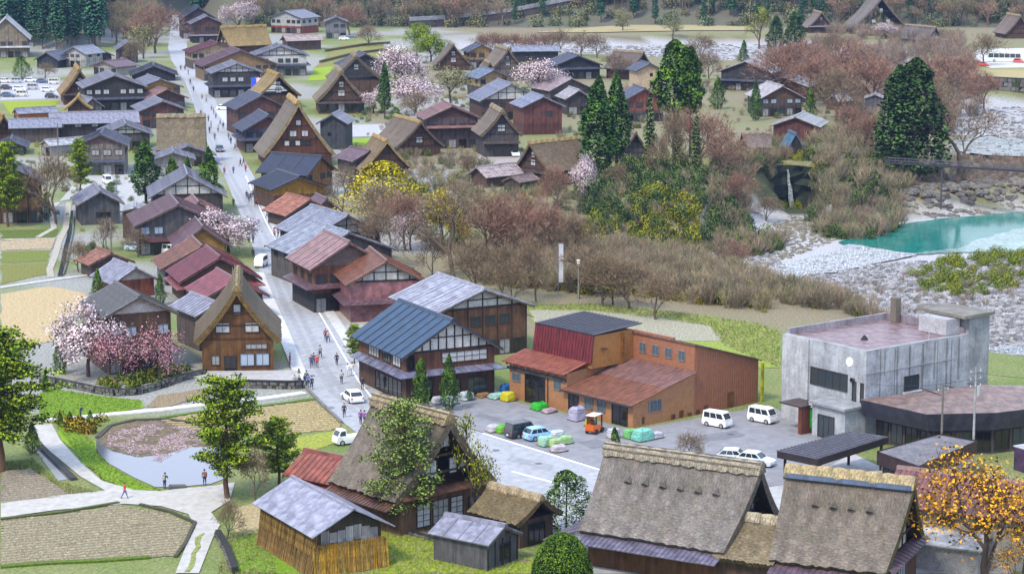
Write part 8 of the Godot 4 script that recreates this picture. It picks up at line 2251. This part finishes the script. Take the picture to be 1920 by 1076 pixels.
	person("person in black alone in the street below the white hatchback",-20.12,-280.46,5,"walk2",C(.03,.03,.04),C(.03,.03,.04),C(.02,.015,.012),"",C(.05,.05,.06),1.7,"")
	person("person in purple coat at the ridge end of the great farmhouse",-17.92,-276.83,160,"stand",C(.16,.06,.22),C(.03,.03,.04),C(.02,.015,.012),"",C(.05,.05,.06),1.7,"")
	person("second person in plum coat beside the purple coat",-17.46,-276.55,160,"walk",C(.2,.09,.22),C(.03,.03,.04),C(.02,.015,.012),"",C(.05,.05,.06),1.7,"")
	person("person in black at the kerb right of the white hatchback",-18.9,-295.93,185,"stand",C(.03,.03,.04),C(.03,.03,.04),C(.02,.015,.012),"",C(.05,.05,.06),1.7,"")
	person("person in white dress at the kerb above the black coat",-21.26,-303.96,175,"stand",C(.7,.7,.7),C(.55,.55,.57),C(.02,.015,.012),"",C(.05,.05,.06),1.7,"")
	person("person in white and pale pink beside the white dress",-20.75,-304.62,190,"walk",C(.66,.62,.64),C(.6,.58,.58),C(.02,.015,.012),"",C(.05,.05,.06),1.7,"")
	person("person in long black coat in the middle of the street",-23.19,-310.7,0,"walk",C(.03,.03,.04),C(.03,.03,.04),C(.02,.015,.012),"",C(.05,.05,.06),1.7,"")
	person("person in red jacket in the street before the brown thatched farmhouse",-25.69,-309.33,10,"walk",C(.55,.06,.05),C(.14,.08,.08),C(.02,.015,.012),"",C(.05,.05,.06),1.7,"")
	person("person in navy left in the trio with the red jacket",-26.47,-309.33,5,"walk2",C(.06,.07,.12),C(.05,.07,.13),C(.02,.015,.012),"",C(.05,.05,.06),1.7,"")
	person("person in dark grey between navy and red jacket",-26.23,-310.7,190,"stand",C(.1,.1,.11),C(.05,.07,.13),C(.02,.015,.012),"",C(.05,.05,.06),1.7,"")
	person("person in grey coat, leftmost of the group at the street corner",-27.53,-296.87,20,"stand",C(.3,.3,.32),C(.04,.05,.09),C(.02,.015,.012),"",C(.05,.05,.06),1.7,"")
	person("person in black jacket, second in the group at the street corner",-26.89,-296.55,-30,"stand",C(.03,.03,.04),C(.04,.05,.09),C(.02,.015,.012),"",C(.05,.05,.06),1.7,"")
	person("person in navy jacket, third in the group at the street corner",-26.3,-297.5,40,"walk",C(.04,.05,.09),C(.05,.07,.13),C(.02,.015,.012),"",C(.05,.05,.06),1.7,"")
	person("person in blue shirt, fourth in the group at the street corner",-25.87,-297.18,200,"stand",C(.1,.16,.28),C(.04,.05,.09),C(.02,.015,.012),"",C(.05,.05,.06),1.7,"")
	person("person in dark coat, rightmost of the group at the street corner",-25.29,-295.93,10,"walk",C(.03,.03,.04),C(.03,.03,.04),C(.02,.015,.012),"",C(.05,.05,.06),1.7,"")
	person("person in slate coat at the back of the group at the street corner",-26.26,-299.41,180,"stand",C(.12,.14,.18),C(.03,.03,.04),C(.02,.015,.012),"",C(.05,.05,.06),1.7,"")
	person("person in navy in the street, left of the two beside the motorbikes",-32.55,-360.34,170,"walk",C(.04,.05,.09),C(.03,.03,.04),C(.02,.015,.012),"",C(.05,.05,.06),1.7,"")
	person("person in tan coat in the street above the corner group",-31.42,-358.52,10,"walk2",C(.4,.3,.2),C(.03,.03,.04),C(.02,.015,.012),"",C(.05,.05,.06),1.7,"")
	person("person in black beside the tan coat in the street",-31.08,-360.34,5,"stand",C(.03,.03,.04),C(.03,.03,.04),C(.02,.015,.012),"",C(.05,.05,.06),1.7,"")
	person("person in red brown by the door of the brown thatched farmhouse",-29.4,-310.7,90,"stand",C(.2,.08,.07),C(.2,.09,.08),C(.02,.015,.012),"",C(.05,.05,.06),1.7,"")
	person("person in a rust coat walking beside the white cherry, left of two",-46.11,-415.02,170,"walk",C(.26,.09,.08),C(.03,.03,.04),C(.02,.015,.012),"",C(.05,.05,.06),1.7,"")
	person("person in black beside the rust coat near the white cherry",-45.43,-415.63,170,"stand",C(.03,.03,.04),C(.03,.03,.04),C(.02,.015,.012),"",C(.05,.05,.06),1.7,"")
	person("person in black below the white cherry just above the white minivan",-43.69,-399.34,180,"walk2",C(.03,.03,.04),C(.03,.03,.04),C(.02,.015,.012),"",C(.05,.05,.06),1.7,"")
	person("person in brown coat on the right pavement above the grey roofs, left of two",-42.23,-421.14,5,"walk",C(.3,.16,.12),C(.04,.05,.09),C(.02,.015,.012),"",C(.05,.05,.06),1.7,"")
	person("person in maroon coat on the right pavement above the grey roofs, right of two",-41.68,-422.39,5,"stand",C(.3,.04,.07),C(.03,.03,.04),C(.02,.015,.012),"",C(.05,.05,.06),1.7,"")
	person("person under the bright conifer at the left kerb",-54.09,-461.14,180,"walk",C(.03,.03,.04),C(.04,.05,.09),C(.02,.015,.012),"",C(.05,.05,.06),1.7,"")
	person("person in deep blue alone mid street beside the ochre shop",-59.92,-512,10,"walk2",C(.06,.09,.2),C(.03,.03,.04),C(.02,.015,.012),"",C(.05,.05,.06),1.7,"")
	person("person in a red coat near the grass corner of the tall thatched farmhouse",-57.68,-515.66,-10,"stand",C(.5,.05,.07),C(.03,.03,.04),C(.02,.015,.012),"",C(.05,.05,.06),1.7,"")
	person("person in black, first such from the far end of the ochre shop crowd",-64.5,-555.29,90,"walk",C(.03,.03,.04),C(.03,.03,.04),C(.02,.015,.012),"",C(.05,.05,.06),1.75,"crowd before the ochre shop")
	person("person in navy, first such from the far end of the ochre shop crowd",-59.39,-526.96,90,"walk",C(.04,.05,.09),C(.03,.03,.04),C(.02,.015,.012),"",C(.05,.05,.06),1.75,"crowd before the ochre shop")
	person("person in black, second such from the far end of the ochre shop crowd",-59.88,-525.04,90,"walk2",C(.03,.03,.04),C(.03,.03,.04),C(.02,.015,.012),"",C(.05,.05,.06),1.75,"crowd before the ochre shop")
	person("person in dark red, first such from the far end of the ochre shop crowd",-61.65,-510.19,180,"walk2",C(.25,.05,.06),C(.04,.05,.09),C(.02,.015,.012),"",C(.05,.05,.06),1.75,"crowd before the ochre shop")
	person("person in navy, second such from the far end of the ochre shop crowd",-49.68,-478.81,90,"walk",C(.04,.05,.09),C(.04,.05,.09),C(.02,.015,.012),"",C(.05,.05,.06),1.75,"crowd before the ochre shop")
	person("person in navy, third such from the far end of the ochre shop crowd",-51.64,-474.08,200,"stand",C(.04,.05,.09),C(.03,.03,.04),C(.02,.015,.012),"",C(.05,.05,.06),1.75,"crowd before the ochre shop")
	person("person in black, third such from the far end of the ochre shop crowd",-48.91,-473.29,180,"walk",C(.03,.03,.04),C(.04,.05,.09),C(.02,.015,.012),"",C(.05,.05,.06),1.75,"crowd before the ochre shop")
	person("person in black, fourth such from the far end of the ochre shop crowd",-49.91,-471.74,90,"walk",C(.03,.03,.04),C(.04,.05,.09),C(.02,.015,.012),"",C(.05,.05,.06),1.75,"crowd before the ochre shop")
	person("person in black, fifth such from the far end of the ochre shop crowd",-52.66,-471.74,0,"walk2",C(.03,.03,.04),C(.04,.05,.09),C(.02,.015,.012),"",C(.05,.05,.06),1.75,"crowd before the ochre shop")
	person("person in black, sixth such from the far end of the ochre shop crowd",-51.57,-469.43,-20,"walk",C(.03,.03,.04),C(.04,.05,.09),C(.02,.015,.012),"",C(.05,.05,.06),1.75,"crowd before the ochre shop")
	person("person in navy, fourth such from the far end of the ochre shop crowd",-48.97,-468.66,200,"stand",C(.04,.05,.09),C(.04,.05,.09),C(.02,.015,.012),"",C(.05,.05,.06),1.75,"crowd before the ochre shop")
	person("person in dark red, second such from the far end of the ochre shop crowd",-49.94,-467.9,200,"walk2",C(.25,.05,.06),C(.03,.03,.04),C(.02,.015,.012),"",C(.05,.05,.06),1.75,"crowd before the ochre shop")
	person("person in navy, fifth such from the far end of the ochre shop crowd",-51.74,-467.14,180,"walk2",C(.04,.05,.09),C(.04,.05,.09),C(.02,.015,.012),"",C(.05,.05,.06),1.75,"crowd before the ochre shop")
	person("person in black, seventh such from the far end of the ochre shop crowd",-50.41,-466.38,0,"walk",C(.03,.03,.04),C(.03,.03,.04),C(.02,.015,.012),"",C(.05,.05,.06),1.75,"crowd before the ochre shop")
	person("person in black, eighth such from the far end of the ochre shop crowd",-47.25,-464.12,200,"stand",C(.03,.03,.04),C(.04,.05,.09),C(.02,.015,.012),"",C(.05,.05,.06),1.75,"crowd before the ochre shop")
	person("person in dark red, third such from the far end of the ochre shop crowd",-48.92,-464.12,-20,"stand",C(.25,.05,.06),C(.04,.05,.09),C(.02,.015,.012),"",C(.05,.05,.06),1.75,"crowd before the ochre shop")
	person("person in dark red, fourth such from the far end of the ochre shop crowd",-49.65,-461.14,90,"walk",C(.25,.05,.06),C(.03,.03,.04),C(.02,.015,.012),"",C(.05,.05,.06),1.75,"crowd before the ochre shop")
	person("person in navy, sixth such from the far end of the ochre shop crowd",-46.4,-459.66,0,"walk2",C(.04,.05,.09),C(.03,.03,.04),C(.02,.015,.012),"",C(.05,.05,.06),1.75,"crowd before the ochre shop")
	person("person in beige, first such from the far end of the upper street",-88.09,-680.06,0,"walk2",C(.4,.35,.3),C(.03,.03,.04),C(.02,.015,.012),"",C(.05,.05,.06),1.75,"strollers on the upper street")
	person("person in beige, second such from the far end of the upper street",-85.7,-670.67,90,"walk2",C(.4,.35,.3),C(.03,.03,.04),C(.02,.015,.012),"",C(.05,.05,.06),1.75,"strollers on the upper street")
	person("person in grey, first such from the far end of the upper street",-81.26,-646.85,0,"walk2",C(.3,.3,.3),C(.03,.03,.04),C(.02,.015,.012),"",C(.05,.05,.06),1.75,"strollers on the upper street")
	person("person in dark red, first such from the far end of the upper street",-79.64,-638.34,90,"stand",C(.25,.05,.06),C(.04,.05,.09),C(.02,.015,.012),"",C(.05,.05,.06),1.75,"strollers on the upper street")
	person("person in navy, first such from the far end of the upper street",-82.35,-632.78,0,"walk2",C(.04,.05,.09),C(.04,.05,.09),C(.02,.015,.012),"",C(.05,.05,.06),1.75,"strollers on the upper street")
	person("person in dark red, second such from the far end of the upper street",-83.46,-627.32,90,"walk",C(.25,.05,.06),C(.04,.05,.09),C(.02,.015,.012),"",C(.05,.05,.06),1.75,"strollers on the upper street")
	person("person in grey, second such from the far end of the upper street",-77.73,-627.32,-20,"stand",C(.3,.3,.3),C(.03,.03,.04),C(.02,.015,.012),"",C(.05,.05,.06),1.75,"strollers on the upper street")
	person("person in beige, third such from the far end of the upper street",-81.93,-621.96,90,"stand",C(.4,.35,.3),C(.03,.03,.04),C(.02,.015,.012),"",C(.05,.05,.06),1.75,"strollers on the upper street")
	person("person in slate, first such from the far end of the upper street",-78.69,-619.31,200,"walk2",C(.1,.12,.16),C(.03,.03,.04),C(.02,.015,.012),"",C(.05,.05,.06),1.75,"strollers on the upper street")
	person("person in dark red, third such from the far end of the upper street",-80.23,-614.07,90,"walk2",C(.25,.05,.06),C(.03,.03,.04),C(.02,.015,.012),"",C(.05,.05,.06),1.75,"strollers on the upper street")
	person("person in beige, fourth such from the far end of the upper street",-81.32,-614.07,90,"stand",C(.4,.35,.3),C(.03,.03,.04),C(.02,.015,.012),"",C(.05,.05,.06),1.75,"strollers on the upper street")
	person("person in slate, second such from the far end of the upper street",-74.41,-608.92,90,"walk",C(.1,.12,.16),C(.04,.05,.09),C(.02,.015,.012),"",C(.05,.05,.06),1.75,"strollers on the upper street")
	person("person in navy, second such from the far end of the upper street",-79.19,-603.86,180,"walk2",C(.04,.05,.09),C(.04,.05,.09),C(.02,.015,.012),"",C(.05,.05,.06),1.75,"strollers on the upper street")
	person("person in dark red, fourth such from the far end of the upper street",-76.09,-603.86,90,"stand",C(.25,.05,.06),C(.03,.03,.04),C(.02,.015,.012),"",C(.05,.05,.06),1.75,"strollers on the upper street")
	person("person in black, first such from the far end of the upper street",-72.7,-601.36,200,"walk",C(.03,.03,.04),C(.04,.05,.09),C(.02,.015,.012),"",C(.05,.05,.06),1.75,"strollers on the upper street")
	person("person in black, second such from the far end of the upper street",-77.16,-596.42,180,"walk",C(.03,.03,.04),C(.03,.03,.04),C(.02,.015,.012),"",C(.05,.05,.06),1.75,"strollers on the upper street")
	person("person in beige, fifth such from the far end of the upper street",-73.14,-593.98,0,"walk",C(.4,.35,.3),C(.03,.03,.04),C(.02,.015,.012),"",C(.05,.05,.06),1.75,"strollers on the upper street")
	person("person in navy, third such from the far end of the upper street",-74.96,-591.56,-20,"stand",C(.04,.05,.09),C(.03,.03,.04),C(.02,.015,.012),"",C(.05,.05,.06),1.75,"strollers on the upper street")
	person("person in dark red, fifth such from the far end of the upper street",-74.24,-577.42,-20,"walk",C(.25,.05,.06),C(.04,.05,.09),C(.02,.015,.012),"",C(.05,.05,.06),1.75,"strollers on the upper street")
	person("person in slate, third such from the far end of the upper street",-68.57,-577.42,-20,"walk",C(.1,.12,.16),C(.04,.05,.09),C(.02,.015,.012),"",C(.05,.05,.06),1.75,"strollers on the upper street")
	person("person in slate, fourth such from the far end of the upper street",-71.92,-577.42,0,"walk",C(.1,.12,.16),C(.04,.05,.09),C(.02,.015,.012),"",C(.05,.05,.06),1.75,"strollers on the upper street")
	person("person in navy, fourth such from the far end of the upper street",-67,-568.37,200,"stand",C(.04,.05,.09),C(.03,.03,.04),C(.02,.015,.012),"",C(.05,.05,.06),1.75,"strollers on the upper street")
	person("person in navy, first such from the far end of the top road",-139.68,-993.52,200,"walk",C(.04,.05,.09),C(.04,.05,.09),C(.02,.015,.012),"",C(.05,.05,.06),1.75,"walkers on the top road")
	person("person in black, first such from the far end of the top road",-135.64,-973.81,180,"walk2",C(.03,.03,.04),C(.03,.03,.04),C(.02,.015,.012),"",C(.05,.05,.06),1.75,"walkers on the top road")
	person("person in black, second such from the far end of the top road",-133.69,-967.41,0,"walk",C(.03,.03,.04),C(.04,.05,.09),C(.02,.015,.012),"",C(.05,.05,.06),1.75,"walkers on the top road")
	person("person in navy, second such from the far end of the top road",-113.44,-835.44,90,"walk",C(.04,.05,.09),C(.03,.03,.04),C(.02,.015,.012),"",C(.05,.05,.06),1.75,"walkers on the top road")
	person("person in navy, third such from the far end of the top road",-107.45,-777.8,180,"walk2",C(.04,.05,.09),C(.04,.05,.09),C(.02,.015,.012),"",C(.05,.05,.06),1.75,"walkers on the top road")
	person("person in navy, fourth such from the far end of the top road",-106.07,-777.8,180,"walk2",C(.04,.05,.09),C(.03,.03,.04),C(.02,.015,.012),"",C(.05,.05,.06),1.75,"walkers on the top road")
	person("person in black, third such from the far end of the top road",-102.88,-761.62,90,"stand",C(.03,.03,.04),C(.03,.03,.04),C(.02,.015,.012),"",C(.05,.05,.06),1.75,"walkers on the top road")
	person("person in black, fourth such from the far end of the top road",-97.69,-727.51,-20,"walk2",C(.03,.03,.04),C(.03,.03,.04),C(.02,.015,.012),"",C(.05,.05,.06),1.75,"walkers on the top road")
	person("person in navy, fifth such from the far end of the top road",-93.51,-703,200,"walk2",C(.04,.05,.09),C(.03,.03,.04),C(.02,.015,.012),"",C(.05,.05,.06),1.75,"walkers on the top road")
	person("person in grey, first such from the far end of the lower street",-45.99,-445.39,90,"walk2",C(.3,.3,.3),C(.03,.03,.04),C(.02,.015,.012),"",C(.05,.05,.06),1.75,"walkers on the lower main street")
	person("person in navy, first such from the far end of the lower street",-39.78,-407.32,90,"walk2",C(.04,.05,.09),C(.04,.05,.09),C(.02,.015,.012),"",C(.05,.05,.06),1.75,"walkers on the lower main street")
	person("person in slate, the only such from the far end of the lower street",-37.58,-387.91,200,"walk",C(.1,.12,.16),C(.04,.05,.09),C(.02,.015,.012),"",C(.05,.05,.06),1.75,"walkers on the lower main street")
	person("person in navy, second such from the far end of the lower street",-35.99,-380.14,180,"walk",C(.04,.05,.09),C(.04,.05,.09),C(.02,.015,.012),"",C(.05,.05,.06),1.75,"walkers on the lower main street")
	person("person in dark red, first such from the far end of the lower street",-34.95,-376.11,-20,"walk",C(.25,.05,.06),C(.04,.05,.09),C(.02,.015,.012),"",C(.05,.05,.06),1.75,"walkers on the lower main street")
	person("person in dark red, second such from the far end of the lower street",-25.95,-327.35,0,"walk",C(.25,.05,.06),C(.04,.05,.09),C(.02,.015,.012),"",C(.05,.05,.06),1.75,"walkers on the lower main street")
	person("person in beige, first such from the far end of the lower street",-25.49,-326.21,-20,"walk2",C(.4,.35,.3),C(.04,.05,.09),C(.02,.015,.012),"",C(.05,.05,.06),1.75,"walkers on the lower main street")
	person("person in grey, second such from the far end of the lower street",-25.77,-315.59,200,"walk",C(.3,.3,.3),C(.03,.03,.04),C(.02,.015,.012),"",C(.05,.05,.06),1.75,"walkers on the lower main street")
	person("person in beige, second such from the far end of the lower street",-21.77,-299.41,180,"walk",C(.4,.35,.3),C(.03,.03,.04),C(.02,.015,.012),"",C(.05,.05,.06),1.75,"walkers on the lower main street")
	person("person in black, the only such from the far end by the coach",163.52,-816.83,0,"walk2",C(.03,.03,.04),C(.04,.05,.09),C(.02,.015,.012),"",C(.05,.05,.06),1.75,"")
